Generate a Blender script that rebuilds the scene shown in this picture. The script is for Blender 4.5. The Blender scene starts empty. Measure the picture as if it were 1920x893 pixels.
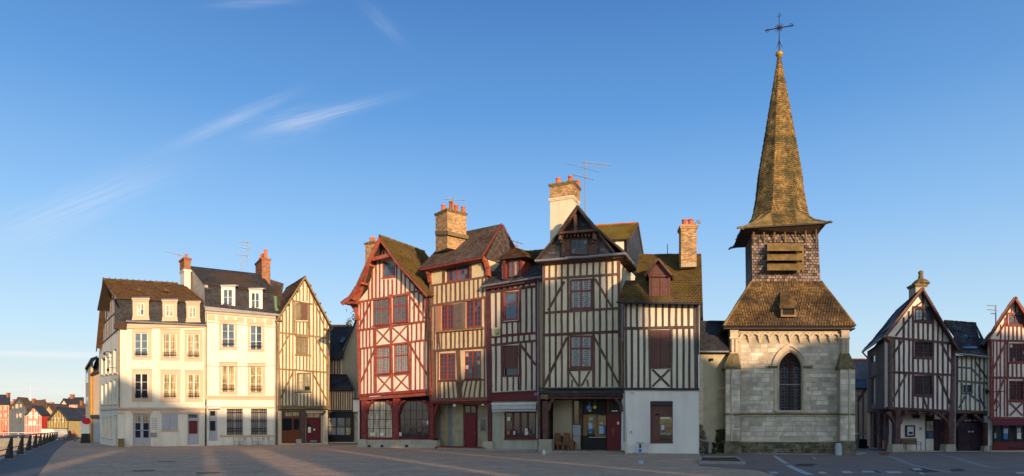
import bpy, math, random
from mathutils import Vector
from mathutils.geometry import tessellate_polygon
random.seed(7)
R = math.radians
SC = bpy.context.scene
COL = SC.collection

# ---------------------------------------------------------------- camera, sky, sun, exposure
F, CX, HZ, EYE = 1250.0, 960.0, 807.0, 1.6
cam_d = bpy.data.cameras.new('camera'); cam = bpy.data.objects.new('camera', cam_d); COL.objects.link(cam)
cam_d.sensor_width = 36; cam_d.lens = 36 * F / 1920; cam_d.shift_y = (HZ - 446.5) / 1920
cam_d.clip_start = 0.1; cam_d.clip_end = 20000
cam.location = (0, 0, EYE); cam.rotation_euler = (R(90), 0, 0)
SC.camera = cam
SUN_AZ, SUN_EL = 25.0, 8.0          # azimuth: degrees to the right of straight behind the camera
S = Vector((math.sin(R(SUN_AZ)) * math.cos(R(SUN_EL)), -math.cos(R(SUN_AZ)) * math.cos(R(SUN_EL)), math.sin(R(SUN_EL))))
sun_d = bpy.data.lights.new('sun', 'SUN'); sun_d.energy = 2.7; sun_d.angle = R(0.5); sun_d.color = (1.0, 0.70, 0.41)
sun = bpy.data.objects.new('sun', sun_d); COL.objects.link(sun)
sun.rotation_euler = (-S).to_track_quat('-Z', 'Y').to_euler()
sun.location = S * 200
W = bpy.data.worlds.new('World'); SC.world = W; W.use_nodes = True
def build_world():
    nt = W.node_tree; N = nt.nodes; L = nt.links; N.clear()
    out = N.new('ShaderNodeOutputWorld'); bg = N.new('ShaderNodeBackground'); bg.inputs[1].default_value = 0.15
    sky = N.new('ShaderNodeTexSky'); sky.sky_type = 'NISHITA'; sky.sun_disc = False
    sky.sun_elevation = R(SUN_EL); sky.sun_rotation = R(180 - SUN_AZ)
    sky.air_density = 1.0; sky.dust_density = 0.6; sky.ozone_density = 2.2; sky.altitude = 50
    def math_(op, a, b=None, c=None):
        n = N.new('ShaderNodeMath'); n.operation = op
        for i, v in enumerate((a, b, c)):
            if v is None: continue
            if isinstance(v, (int, float)): n.inputs[i].default_value = v
            else: L.new(v, n.inputs[i])
        return n.outputs[0]
    tc = N.new('ShaderNodeTexCoord'); sp = N.new('ShaderNodeSeparateXYZ'); L.new(tc.outputs['Generated'], sp.inputs[0])
    x, y, z = sp.outputs
    yy = math_('MAXIMUM', y, 0.05)
    u = math_('DIVIDE', x, yy); v = math_('DIVIDE', z, yy)
    front = math_('MULTIPLY_ADD', y, 4.0, -0.4); front.node.use_clamp = True
    total = None
    # thin cirrus wisps: (centre u, centre v, angle, half length, half width, strength)
    for k, (px, py, ang, hl, hw, st) in enumerate([(430, 228, 24, 125, 11, .17), (610, 215, 15, 135, 10, .17), (545, 232, 13, 90, 24, .10),
                (150, 385, 22, 210, 34, .13), (100, 665, -1.5, 260, 6, .34), (720, 45, -45, 60, 12, .06), (60, 725, 1, 240, 26, .22), (480, 5, 4, 90, 8, .10)]):
        cu, cv = (px - CX) / F, (HZ - py) / F; ca, sa = math.cos(R(ang)), math.sin(R(ang))
        du = math_('SUBTRACT', u, cu); dv = math_('SUBTRACT', v, cv)
        a = math_('DIVIDE', math_('ADD', math_('MULTIPLY', du, ca), math_('MULTIPLY', dv, sa)), hl / F)
        b0 = math_('DIVIDE', math_('SUBTRACT', math_('MULTIPLY', dv, ca), math_('MULTIPLY', du, sa)), hw / F)
        cb = N.new('ShaderNodeCombineXYZ'); L.new(a, cb.inputs[0]); L.new(b0, cb.inputs[1]); cb.inputs[2].default_value = k * 3.7
        nz = N.new('ShaderNodeTexNoise'); nz.inputs['Scale'].default_value = 1.6; nz.inputs['Detail'].default_value = 6; nz.inputs['Roughness'].default_value = .6
        L.new(cb.outputs[0], nz.inputs['Vector'])
        b = math_('ADD', b0, math_('MULTIPLY_ADD', nz.outputs['Fac'], 1.6, -0.8))
        r2 = math_('ADD', math_('MULTIPLY', math_('MULTIPLY', a, a), 1.6), math_('MULTIPLY', b, b))
        g = math_('POWER', 2.718, math_('MULTIPLY', r2, -1.0))
        # fibres along the wisp
        cb2 = N.new('ShaderNodeCombineXYZ'); L.new(math_('MULTIPLY', a, 1.2), cb2.inputs[0]); L.new(math_('MULTIPLY', b0, 4.5), cb2.inputs[1]); cb2.inputs[2].default_value = k * 1.3
        nf = N.new('ShaderNodeTexNoise'); nf.inputs['Scale'].default_value = 1.3; nf.inputs['Detail'].default_value = 9; L.new(cb2.outputs[0], nf.inputs['Vector'])
        g = math_('MULTIPLY', g, math_('MULTIPLY_ADD', nf.outputs['Fac'], 3.0, -0.5))
        g = math_('MULTIPLY', g, st)
        total = g if total is None else math_('ADD', total, g)
    fac = math_('MULTIPLY', total, front); fac.node.use_clamp = True
    mix = N.new('ShaderNodeMix'); mix.data_type = 'RGBA'
    hs = N.new('ShaderNodeHueSaturation'); hs.inputs['Saturation'].default_value = SKY_SAT; hs.inputs['Value'].default_value = 1.0
    tint = N.new('ShaderNodeMix'); tint.data_type = 'RGBA'; tint.blend_type = 'MULTIPLY'; tint.inputs[0].default_value = 1
    tint.inputs[7].default_value = (*SKY_TINT, 1)
    L.new(sky.outputs[0], hs.inputs['Color'])
    cr = N.new('ShaderNodeValToRGB'); el = cr.color_ramp.elements
    stops = [(0.0, (.66, .62, .56)), (.05, (.62, .66, .67)), (.13, (.47, .64, .79)), (.28, (.235, .46, .79)), (.42, (.095, .285, .64)), (.56, (.042, .165, .46)), (1.0, (.05, .13, .28))]
    while len(el) < len(stops): el.new(.5)
    for e, (p_, c_) in zip(el, stops): e.position = p_; e.color = (*c_, 1)
    L.new(z, cr.inputs[0])
    sc_ = N.new('ShaderNodeMix'); sc_.data_type = 'RGBA'; sc_.blend_type = 'MULTIPLY'; sc_.inputs[0].default_value = 1; L.new(cr.outputs[0], sc_.inputs[6]); sc_.inputs[7].default_value = (SKY_GAIN,) * 3 + (1,); sc_.clamp_result = False
    bl = N.new('ShaderNodeMix'); bl.data_type = 'RGBA'
    # the clear blue half of the sky faces the low sun; round the sun the physical sky takes over
    wt = math_('MULTIPLY_ADD', math_('ADD', math_('MULTIPLY', x, -S.x), math_('MULTIPLY', y, -S.y)), .75, .55); wt.node.use_clamp = True
    L.new(math_('MULTIPLY', wt, .85), bl.inputs[0]); L.new(hs.outputs[0], bl.inputs[6]); L.new(sc_.outputs[2], bl.inputs[7]); L.new(bl.outputs[2], tint.inputs[6])
    L.new(tint.outputs[2], mix.inputs[6]); mix.inputs[7].default_value = (3.4, 3.3, 3.3, 1); L.new(fac, mix.inputs[0])
    L.new(mix.outputs[2], bg.inputs[0]); L.new(bg.outputs[0], out.inputs[0])
SKY_SAT, SKY_TINT, SKY_GAIN = 1.0, (1.0, 1.0, 1.0), 3.75
build_world()
SC.view_settings.view_transform = 'Standard'; SC.view_settings.look = 'None'
SC.view_settings.exposure = 1.0; SC.view_settings.gamma = 1
SC.view_settings.use_curve_mapping = False

# ---------------------------------------------------------------- materials
MATS = {}
def M(name, c, rough=.85, var=.12, scale=1.2, bump=.25, bscale=18, rand=0., island=0., moss=None, mossamt=.5, mscale=.9, c2=None, c2amt=.35, spec=.25, metal=0., streak=False):
    if name in MATS: return MATS[name]
    m = bpy.data.materials.new(name); m.use_nodes = True; nt = m.node_tree; N = nt.nodes; L = nt.links
    p = N['Principled BSDF']; p.inputs['Roughness'].default_value = rough; p.inputs['Metallic'].default_value = metal
    p.inputs['Specular IOR Level'].default_value = spec
    tc = N.new('ShaderNodeTexCoord'); vec = tc.outputs['Object']
    def noise(s, det=5, v=vec, rg=.6):
        n = N.new('ShaderNodeTexNoise'); n.inputs['Scale'].default_value = s; n.inputs['Detail'].default_value = det; n.inputs['Roughness'].default_value = rg
        L.new(v, n.inputs['Vector']); return n.outputs['Fac']
    def mixc(f, a, b, mode='MIX'):
        x = N.new('ShaderNodeMix'); x.data_type = 'RGBA'; x.blend_type = mode
        if isinstance(f, float): x.inputs[0].default_value = f
        else: L.new(f, x.inputs[0])
        for i, q in ((6, a), (7, b)):
            if isinstance(q, tuple): x.inputs[i].default_value = (*q[:3], 1)
            else: L.new(q, x.inputs[i])
        return x.outputs[2]
    def ramp(f, lo, hi):
        x = N.new('ShaderNodeMapRange'); x.inputs[1].default_value = lo; x.inputs[2].default_value = hi; L.new(f, x.inputs[0]); return x.outputs[0]
    col = mixc(ramp(noise(scale, 6), .3, .7), tuple(v * (1 - var) for v in c), tuple(min(1, v * (1 + var)) for v in c))
    if c2:
        v2 = vec
        if streak:
            mp = N.new('ShaderNodeMapping'); mp.inputs['Scale'].default_value = (1, 1, .18); L.new(vec, mp.inputs[0]); v2 = mp.outputs[0]
        f = ramp(noise(scale * .8 + .4, 7, v2, .65), .52 - c2amt * .25, .75 - c2amt * .15); mm = N.new('ShaderNodeMath'); mm.operation = 'MULTIPLY'; mm.inputs[1].default_value = min(1, c2amt * 1.8); L.new(f, mm.inputs[0])
        col = mixc(mm.outputs[0], col, c2)
    if rand or island:
        if island:
            g = N.new('ShaderNodeNewGeometry'); r = g.outputs['Random Per Island']; amt = island
        else:
            g = N.new('ShaderNodeObjectInfo'); r = g.outputs['Random']; amt = rand
        mr = N.new('ShaderNodeMapRange'); mr.inputs[3].default_value = 1 - amt; mr.inputs[4].default_value = 1 + amt; L.new(r, mr.inputs[0])
        cc = N.new('ShaderNodeCombineXYZ'); [L.new(mr.outputs[0], cc.inputs[i]) for i in range(3)]
        col = mixc(1.0, col, cc.outputs[0], 'MULTIPLY')
    if moss:
        f = ramp(noise(mscale, 8, vec, .7), .62 - mossamt * .3, .72 - mossamt * .2)
        col = mixc(f, col, moss)
    L.new(col, p.inputs['Base Color'])
    if bump:
        b = N.new('ShaderNodeBump'); b.inputs['Strength'].default_value = bump; b.inputs['Distance'].default_value = .03
        L.new(noise(bscale, 6), b.inputs['Height']); L.new(b.outputs[0], p.inputs['Normal'])
    MATS[name] = m
    return m
def glass(name, c, rough=.06, spec=.8, lead=0, leadc=(.3, .28, .26), var=.5, scale=.8, fold=False):
    if name in MATS: return MATS[name]
    m = M(name, c, rough, var, scale, .14, 1.6, spec=spec)
    if fold:
        nt = m.node_tree; N = nt.nodes; L = nt.links; p = N['Principled BSDF']; src = p.inputs['Base Color'].links[0].from_socket
        tc = N.new('ShaderNodeTexCoord'); mp = N.new('ShaderNodeMapping'); mp.inputs['Scale'].default_value = (9, 9, .5); L.new(tc.outputs['Object'], mp.inputs[0])
        n = N.new('ShaderNodeTexNoise'); n.inputs['Scale'].default_value = 1; n.inputs['Detail'].default_value = 3; L.new(mp.outputs[0], n.inputs['Vector'])
        mr = N.new('ShaderNodeMapRange'); mr.inputs[1].default_value = .38; mr.inputs[2].default_value = .62; mr.inputs[3].default_value = .45; mr.inputs[4].default_value = 1.25; L.new(n.outputs['Fac'], mr.inputs[0])
        cc = N.new('ShaderNodeCombineXYZ'); [L.new(mr.outputs[0], cc.inputs[i]) for i in range(3)]
        mx = N.new('ShaderNodeMix'); mx.data_type = 'RGBA'; mx.blend_type = 'MULTIPLY'; mx.inputs[0].default_value = 1; L.new(src, mx.inputs[6]); L.new(cc.outputs[0], mx.inputs[7]); L.new(mx.outputs[2], p.inputs['Base Color'])
    if lead:
        nt = m.node_tree; N = nt.nodes; L = nt.links; p = N['Principled BSDF']
        src = p.inputs['Base Color'].links[0].from_socket
        tc = N.new('ShaderNodeTexCoord'); vo = N.new('ShaderNodeTexVoronoi'); vo.feature = 'DISTANCE_TO_EDGE'; vo.inputs['Scale'].default_value = lead; vo.inputs['Randomness'].default_value = .25
        L.new(tc.outputs['Object'], vo.inputs['Vector'])
        mr = N.new('ShaderNodeMapRange'); mr.inputs[1].default_value = .07; mr.inputs[2].default_value = .12; mr.inputs[3].default_value = 1; mr.inputs[4].default_value = 0
        L.new(vo.outputs['Distance'], mr.inputs[0])
        mx = N.new('ShaderNodeMix'); mx.data_type = 'RGBA'; L.new(mr.outputs[0], mx.inputs[0]); L.new(src, mx.inputs[6]); mx.inputs[7].default_value = (*leadc, 1)
        L.new(mx.outputs[2], p.inputs['Base Color'])
        rr = N.new('ShaderNodeMapRange'); rr.inputs[3].default_value = rough; rr.inputs[4].default_value = .7; L.new(mr.outputs[0], rr.inputs[0]); L.new(rr.outputs[0], p.inputs['Roughness'])
    return m

# ---------------------------------------------------------------- mesh helpers (world coordinates; made local when linked)
ORG = {}
class MB:
    def __init__(s): s.v = []; s.f = []
    def add(s, vs, fs):
        o = len(s.v); s.v += [tuple(v) for v in vs]; s.f += [tuple(i + o for i in f) for f in fs]; return s
    def prism(s, front, back):
        n = len(front); fs = [tuple(range(n)), tuple(range(2 * n - 1, n - 1, -1))]
        fs += [(i, i + n, (i + 1) % n + n, (i + 1) % n) for i in range(n)]
        return s.add(list(front) + list(back), fs)
    def ext(s, front, vec): return s.prism(front, [Vector(p) + vec for p in front])
    def box(s, x0, x1, y0, y1, z0, z1):
        return s.prism([(x0, y0, z0), (x1, y0, z0), (x1, y0, z1), (x0, y0, z1)], [(x0, y1, z0), (x1, y1, z0), (x1, y1, z1), (x0, y1, z1)])
    def obox(s, c, u, n, w, d, h, taper=1.0):
        # box centred at c (bottom centre), width w along u, depth d along n, height h
        c = Vector(c); u = Vector(u); n = Vector(n)
        a = [c + u * (sx * w / 2) + n * (sy * d / 2) for sx, sy in ((-1, -1), (1, -1), (1, 1), (-1, 1))]
        b = [c + u * (sx * w / 2 * taper) + n * (sy * d / 2 * taper) + Vector((0, 0, h)) for sx, sy in ((-1, -1), (1, -1), (1, 1), (-1, 1))]
        return s.prism(a, b)
    def tube(s, pts, r, n=6, r1=None):
        pts = [Vector(p) for p in pts]; rings = []
        for i, p in enumerate(pts):
            d = (pts[min(i + 1, len(pts) - 1)] - pts[max(i - 1, 0)]).normalized()
            a = d.cross(Vector((0, 0, 1)) if abs(d.z) < .9 else Vector((1, 0, 0))).normalized(); b = d.cross(a)
            rr = r if r1 is None else r + (r1 - r) * i / (len(pts) - 1)
            rings.append([p + a * rr * math.cos(2 * math.pi * k / n) + b * rr * math.sin(2 * math.pi * k / n) for k in range(n)])
        vs = [q for g in rings for q in g]; fs = []
        for i in range(len(rings) - 1):
            for k in range(n): fs.append((i * n + k, i * n + (k + 1) % n, (i + 1) * n + (k + 1) % n, (i + 1) * n + k))
        fs += [tuple(range(n - 1, -1, -1)), tuple(range((len(rings) - 1) * n, len(rings) * n))]
        return s.add(vs, fs)
    def lathe(s, c, prof, n=12, rot=0):
        c = Vector(c); vs = []
        for r, z in prof: vs += [c + Vector((r * math.cos(rot + 2 * math.pi * k / n), r * math.sin(rot + 2 * math.pi * k / n), z)) for k in range(n)]
        fs = []
        for i in range(len(prof) - 1):
            for k in range(n): fs.append((i * n + k, i * n + (k + 1) % n, (i + 1) * n + (k + 1) % n, (i + 1) * n + k))
        fs += [tuple(range(n - 1, -1, -1)), tuple(range((len(prof) - 1) * n, len(prof) * n))]
        return s.add(vs, fs)
def link(name, mb, mat, parent=None, smooth=False, stuff=False, label=None, origin=None):
    o0 = ORG[parent.name] if parent else Vector(origin or (0, 0, 0))
    me = bpy.data.meshes.new(name); me.from_pydata([tuple(Vector(v) - o0) for v in mb.v], [], mb.f); me.materials.append(mat)
    if smooth: me.polygons.foreach_set('use_smooth', [True] * len(me.polygons))
    ob = bpy.data.objects.new(name, me); COL.objects.link(ob)
    if parent: ob.parent = parent
    else: ob.location = o0
    ORG[ob.name] = o0
    if stuff: ob['kind'] = 'stuff'
    if label: ob['label'] = label
    return ob
def thing(name, label, cat, loc, group=None):
    o = bpy.data.objects.new(name, None); COL.objects.link(o); o.location = loc; o.empty_display_size = .5
    ORG[o.name] = Vector(loc); o['label'] = label; o['category'] = cat
    if group: o['group'] = group
    return o
def tagm(o, label, cat, group=None):
    o['label'] = label; o['category'] = cat
    if group: o['group'] = group
    return o
def struct(name, mb, mat, parent=None, smooth=False):
    o = link(name, mb, mat, parent, smooth)
    if not parent: o['kind'] = 'structure'
    return o
def copy_tree(root, loc, label=None, rotz=None):
    r = root.copy(); COL.objects.link(r); r.location = loc
    if rotz is not None: r.rotation_euler = (0, 0, rotz)
    if label: r['label'] = label
    for ch in list(root.children):
        c = ch.copy(); COL.objects.link(c); c.parent = r
        for g in list(ch.children):
            d = g.copy(); COL.objects.link(d); d.parent = c
    return r
class Plane:
    """vertical plane seen in the photo between columns x0 (distance d0) and x1 (distance d1)"""
    def __init__(s, x0, d0, x1, d1):
        s.a = Vector(((x0 - CX) / F * d0, d0, 0)); s.b = Vector(((x1 - CX) / F * d1, d1, 0))
        s.u = (s.b - s.a).normalized(); s.n = Vector((s.u.y, -s.u.x, 0))     # outward, to the camera
        if s.n.dot(s.a + s.b) > 0: s.n = -s.n
    def flip(s): s.n = -s.n; return s
    def pt(s, px, py, off=0.):
        r = Vector(((px - CX) / F, 1, (HZ - py) / F)); o = s.a + s.n * off
        t = s.n.dot(o) / s.n.dot(Vector((r.x, r.y, 0)))
        return Vector((r.x * t, t, EYE + r.z * t))
    def poly(s, pts, off=0.): return [s.pt(x, y, off) for x, y in pts]
    def ground(s, px, off=0.):
        p = s.pt(px, 800, off); p.z = 0; return p
def lerp(a, b, t): return a + (b - a) * t
def yline(pts):
    pts = sorted(pts)
    def f(x):
        if x <= pts[0][0]: a, b = pts[0], pts[1]
        elif x >= pts[-1][0]: a, b = pts[-2], pts[-1]
        else:
            for i in range(len(pts) - 1):
                if pts[i][0] <= x <= pts[i + 1][0]: a, b = pts[i], pts[i + 1]; break
        return lerp(a[1], b[1], (x - a[0]) / (b[0] - a[0]))
    return f
def rect(x0, y0, x1, y1, dy=0.): return [(x0, y0), (x1, y0 + dy), (x1, y1 + dy), (x0, y1)]
def toground(P, poly):
    """drop polygon points whose y is None onto the ground"""
    return poly
def slab(parent, P, pts, off, th, mat, name, **k):
    """polygon in photo coordinates on plane P at offset off, thickness th behind it"""
    fr = P.poly(pts, off); return link(name, MB().ext(fr, -P.n * th), mat, parent, **k)
def wall(parent, P, outer, holes, mat, th=.3, off=0., name='wall', zero=True):
    """outer and holes in photo px; wall with real openings. zero: last two outer points set to z=0"""
    fo = P.poly(outer, off)
    if zero:
        for p in fo:
            if p.z < .35: p.z = 0
    loops = [fo] + [P.poly(h, off) for h in holes]
    flat = [v for l in loops for v in l]
    tris = tessellate_polygon([[Vector((v.dot(P.u), v.z, 0)) for v in l] for l in loops])
    mb = MB(); n = len(flat); vs = flat + [v - P.n * th for v in flat]; fs = []
    for t in tris: fs += [tuple(t), tuple(i + n for i in reversed(t))]
    o = 0
    for l in loops:
        m = len(l)
        for i in range(m): fs.append((o + i, o + (i + 1) % m, o + (i + 1) % m + n, o + i + n))
        o += m
    mb.add(vs, fs); return link(name, mb, mat, parent)
def body(parent, P, outer, d0, d1, mat, name='side_wall', ground=True, back=None):
    fo = P.poly(outer, 0)
    if ground:
        for p in fo:
            if p.z < .35: p.z = 0
    bv = back if back else -P.n
    mb = MB(); mb.prism([p - P.n * d0 for p in fo], [p - P.n * d0 + bv * (d1 - d0) for p in fo]); return link(name, mb, mat, parent)
def beam(parent, P, a, b, w, mat, off=.04, th=.1, name='timber', wob=.34, seg=3):
    ax, ay = a; bx, by = b; L = math.hypot(bx - ax, by - ay) or 1; nx, ny = -(by - ay) / L, (bx - ax) / L
    rows = []
    for i in range(seg + 1):
        t = i / seg; j = random.uniform(-wob, wob) if 0 < i < seg else 0
        cx, cy = lerp(ax, bx, t) + nx * j, lerp(ay, by, t) + ny * j; h = w / 2 * random.uniform(.92, 1.08)
        o = off + random.uniform(-.006, .006)
        l, r = P.pt(cx + nx * h, cy + ny * h, o), P.pt(cx - nx * h, cy - ny * h, o)
        rows += [l, r, r - P.n * th, l - P.n * th]
    fs = [(3, 2, 1, 0), tuple(len(rows) - 4 + i for i in range(4))]
    for i in range(seg):
        for k in range(4): fs.append((i * 4 + k, i * 4 + (k + 1) % 4, i * 4 + 4 + (k + 1) % 4, i * 4 + 4 + k))
    return link(name, MB().add(rows, fs), mat, parent)
def studs(parent, P, xs, top, bot, w, mat, off=.03, skip=(), lean=0., jit=.4):
    for x in xs:
        if any(a <= x <= b for a, b in skip): continue
        xx = x + random.uniform(-jit, jit); y0, y1 = top(xx), bot(xx)
        if y1 - y0 < 1.5: continue
        beam(parent, P, (xx, y0), (xx + lean * (y1 - y0), y1), w * random.uniform(.88, 1.12), mat, off + random.uniform(-.008, .008), .09, 'stud')
def frange(a, b, n): return [lerp(a, b, i / (n - 1)) for i in range(n)]
def cross(parent, P, x0, y0, x1, y1, w, mat, dy=0.):
    beam(parent, P, (x0, y0), (x1, y1 + dy), w, mat, .034, .09, 'brace'); beam(parent, P, (x1, y0 + dy), (x0, y1), w, mat, .04, .09, 'brace')
def window(parent, P, x0, y0, x1, y1, fm, gm, nx=2, ny=3, fw=1.6, mw=.7, cas=2, dy=0., off=-.10, sill=None, silloff=.06, trans=None, gms=None, name='window'):
    """window with outer frame, casement stiles, glazing bars and single panes; px coordinates; cas = casements across"""
    def q(s, t, o): x = lerp(x0, x1, s); return P.pt(x, lerp(y0, y1, t) + dy * s, o)
    Wp, Hp = x1 - x0, y1 - y0; fs, ft = fw / Wp, fw / Hp
    th = .07
    def bar(mb, s0, t0, s1, t1, o, tk): mb.ext([q(s0, t1, o), q(s1, t1, o), q(s1, t0, o), q(s0, t0, o)], -P.n * tk)
    mb = MB()
    bar(mb, 0, 0, 1, ft, off, th); bar(mb, 0, 1 - ft, 1, 1, off, th); bar(mb, 0, ft, fs, 1 - ft, off - .002, th); bar(mb, 1 - fs, ft, 1, 1 - ft, off - .002, th)
    cs = [fs + (1 - 2 * fs) * i / cas for i in range(cas + 1)]
    for c in cs[1:-1]: bar(mb, c - fs * .6, ft, c + fs * .6, 1 - ft, off - .004, th)
    tsplit = [ft, 1 - ft]
    if trans:
        bar(mb, fs, trans - ft * .5, 1 - fs, trans + ft * .5, off - .008, th); tsplit = [ft, trans, 1 - ft]
    w = link(name, mb, fm, parent)
    mm = MB(); ms, mt = mw / Wp / 2, mw / Hp / 2; any_m = False
    for ci in range(cas):
        a = cs[ci] + (fs * .6 if ci else 0); b = cs[ci + 1] - (fs * .6 if ci < cas - 1 else 0)
        for ti in range(len(tsplit) - 1):
            t0, t1 = tsplit[ti], tsplit[ti + 1]
            if ti: t0 += ft * .5
            if ti < len(tsplit) - 2: t1 -= ft * .5
            n_y = max(1, round(ny * (t1 - t0) / (1 - 2 * ft)))
            for i in range(1, nx): s = lerp(a, b, i / nx); bar(mm, s - ms, t0, s + ms, t1, off - .02, .03); any_m = True
            for j in range(1, n_y): t = lerp(t0, t1, j / n_y); bar(mm, a, t - mt, b, t + mt, off - .022, .03); any_m = True
            for i in range(nx):
                for j in range(n_y):
                    pm = MB(); s0, s1 = lerp(a, b, i / nx), lerp(a, b, (i + 1) / nx); u0, u1 = lerp(t0, t1, j / n_y), lerp(t0, t1, (j + 1) / n_y)
                    tl = random.uniform(-.0025, .0025)
                    pm.ext([q(s0, u1, off - .038 + tl), q(s1, u1, off - .038 - tl), q(s1, u0, off - .038 - tl * .5), q(s0, u0, off - .038 + tl * .5)], -P.n * .01)
                    link('pane', pm, ((gms[0] if random.random() < .8 else random.choice(gms)) if gms else gm), w)
    if any_m: link('glazing_bars', mm, fm, w, stuff=True)
    if sill:
        sb = MB(); e = 1.2 / Wp; sh = 1.8 / Hp
        sb.ext([q(-e, 1 + sh, silloff), q(1 + e, 1 + sh, silloff), q(1 + e, 1, silloff), q(-e, 1, silloff)], -P.n * (silloff - off + .02)); link('sill', sb, sill, w)
    return w
def tiles(parent, bl, br, tr, tl, mat, tw=.22, th=.2, thick=.022, jit=.3, name='tiles', skipf=None):
    bl, br, tr, tl = map(Vector, (bl, br, tr, tl))
    nrm = (br - bl).cross(tl - bl).normalized()
    if nrm.z < 0 or (abs(nrm.z) < .02 and nrm.y > 0): nrm = -nrm
    H = ((tl - bl).length + (tr - br).length) / 2; rows = max(1, int(H / th)); mb = MB()
    for j in range(rows):
        t0, t1 = j / rows, min(1, (j + 1.15) / rows)
        L0, R0, L1, R1 = bl.lerp(tl, t0), br.lerp(tr, t0), bl.lerp(tl, t1), br.lerp(tr, t1)
        n = max(1, int(round((R0 - L0).length / tw))); sh = .5 if j % 2 else 0.
        for i in range(n + (1 if sh else 0)):
            s0, s1 = max(0, (i - sh) / n + .004), min(1, (i + 1 - sh) / n - .004)
            if s1 - s0 < .002: continue
            if skipf and skipf((s0 + s1) / 2, t0): continue
            lift = thick * (1 + random.uniform(0, jit * 2)); dz = random.uniform(-.12, .12) * (1 / rows) * jit
            a, b = L0.lerp(R0, s0), L0.lerp(R0, s1); c, d = L1.lerp(R1, s1), L1.lerp(R1, s0)
            dd = (tl - bl) * dz; a += dd; b += dd
            lift += .02 * math.sin(7 * s0 + 3 * t0) + .015 * math.sin(11 * t0 - 5 * s0) + .02; up = nrm * lift; lo = nrm * .004
            mb.add([a + up, b + up, c + lo * 1.5, d + lo * 1.5, a - lo, b - lo], [(0, 1, 2, 3), (4, 5, 1, 0), (4, 0, 3), (1, 5, 2)])
    return link(name, mb, mat, parent, stuff=True)
def roofquad(parent, bl, br, tr, tl, mat, th=.14, tmat=None, tw=.22, tht=.2, name='roof', tname='tiles', jit=.3, thick=.022, skipf=None):
    bl, br, tr, tl = map(Vector, (bl, br, tr, tl)); nrm = (br - bl).cross(tl - bl).normalized()
    if nrm.z < 0 or (abs(nrm.z) < .02 and nrm.y > 0): nrm = -nrm
    r = link(name, MB().ext([bl, br, tr, tl], -nrm * th), mat, parent)
    if tmat: tiles(r, bl, br, tr, tl, tmat, tw, tht, name=tname, jit=jit, thick=thick, skipf=skipf)
    return r
def bricks(parent, a, b, z0, z1, n, mat, bw=.23, bh=.075, name='bricks', proud=.012):
    """joined courses of bricks on the vertical face from a to b"""
    a, b = Vector(a), Vector(b); L = (b - a).length; u = (b - a).normalized(); mb = MB(); rows = int((z1 - z0) / bh)
    for j in range(rows):
        k = int(L / bw) + 1; o = (j % 2) * bw / 2
        for i in range(k + 1):
            s0, s1 = max(0, i * bw - o), min(L, (i + 1) * bw - o - .014)
            if s1 - s0 < .03: continue
            pr = proud * random.uniform(.3, 1.4)
            p = [a + u * s0, a + u * s1]; z = z0 + j * bh
            fr = [Vector((p[0].x, p[0].y, z)), Vector((p[1].x, p[1].y, z)), Vector((p[1].x, p[1].y, z + bh - .013)), Vector((p[0].x, p[0].y, z + bh - .013))]
            fr2 = [q + n * pr for q in fr]; bk = [q - n * .005 for q in fr]
            mb.add(fr2 + bk, [(0, 1, 2, 3), (0, 4, 5, 1), (1, 5, 6, 2), (2, 6, 7, 3), (3, 7, 4, 0)])
    return link(name, mb, mat, parent, stuff=True)
def chimney(parent, P, x0, x1, ytop, ybot, off, depth, mats, pots=(), brick_to=None, cap=.07, capmat=None, bh=.075, bw=.23, potr=.14, poth=.45):
    """stack on plane P at offset off; front face x0..x1; depth in metres; pots = [(fraction across, fraction deep, height)]"""
    bm, brm = mats
    A, B = P.pt(x0, ytop, off), P.pt(x1, ytop, off); zb = P.pt(x0, ybot, off).z; zt = A.z
    A.z = B.z = zb; C_, D_ = B - P.n * depth, A - P.n * depth; H = zt - zb
    st = link('chimney', MB().prism([A, B, C_, D_], [p + Vector((0, 0, H)) for p in (A, B, C_, D_)]), bm, parent)
    if brm:
        zf = zb if brick_to is None else P.pt(x0, brick_to, off).z
        up = lambda p: Vector((p.x, p.y, 0))
        bricks(st, up(A), up(B), zf, zt - cap, P.n, brm, bw, bh)
        bricks(st, up(B), up(C_), zf, zt - cap, P.u, brm, bw, bh); bricks(st, up(D_), up(A), zf, zt - cap, -P.u, brm, bw, bh)
    cm = capmat or bm
    c = (A + C_) / 2; w, d = (B - A).length, depth
    m = MB(); m.obox((c.x, c.y, zt - .22), P.u, P.n, w + .13, d + .13, .1); m.obox((c.x, c.y, zt - .118), P.u, P.n, w + .22, d + .22, .12); m.obox((c.x, c.y, zt + .004), P.u, P.n, w + .1, d + .1, .09, .8)
    link('cap', m, cm, st)
    for i, (fu, fd, ph) in enumerate(pots):
        q = A.lerp(B, fu) - P.n * (depth * fd)
        link('chimney_pot', MB().lathe((q.x, q.y, zt + .06), [(potr * 1.1, 0), (potr, .05), (potr * .86, ph - .07), (potr * 1.02, ph - .06), (potr * 1.02, ph), (potr * .7, ph), (potr * .68, ph - .08)], 12), MAT['pot'], st, smooth=False)
    return st
def downpipe(parent, P, x, y0, y1, mat, off=.12, r=.05, name='downpipe', kx=0):
    a, b = P.pt(x, y0, off), P.pt(x + kx, y1, off)
    if b.z < .3: b.z = .02
    m = MB(); m.tube([a, b], r, 8)
    for t in (.15, .4, .65, .9): q = a.lerp(b, t); m.tube([q, q + Vector((0, 0, .05))], r * 1.4, 8)
    return link(name, m, mat, parent)
def gutter(parent, P, x0, y0, x1, y1, mat, off=.35, r=.07):
    return link('gutter', MB().tube([P.pt(x0, y0, off), P.pt(x1, y1, off)], r, 8), mat, parent)

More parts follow.
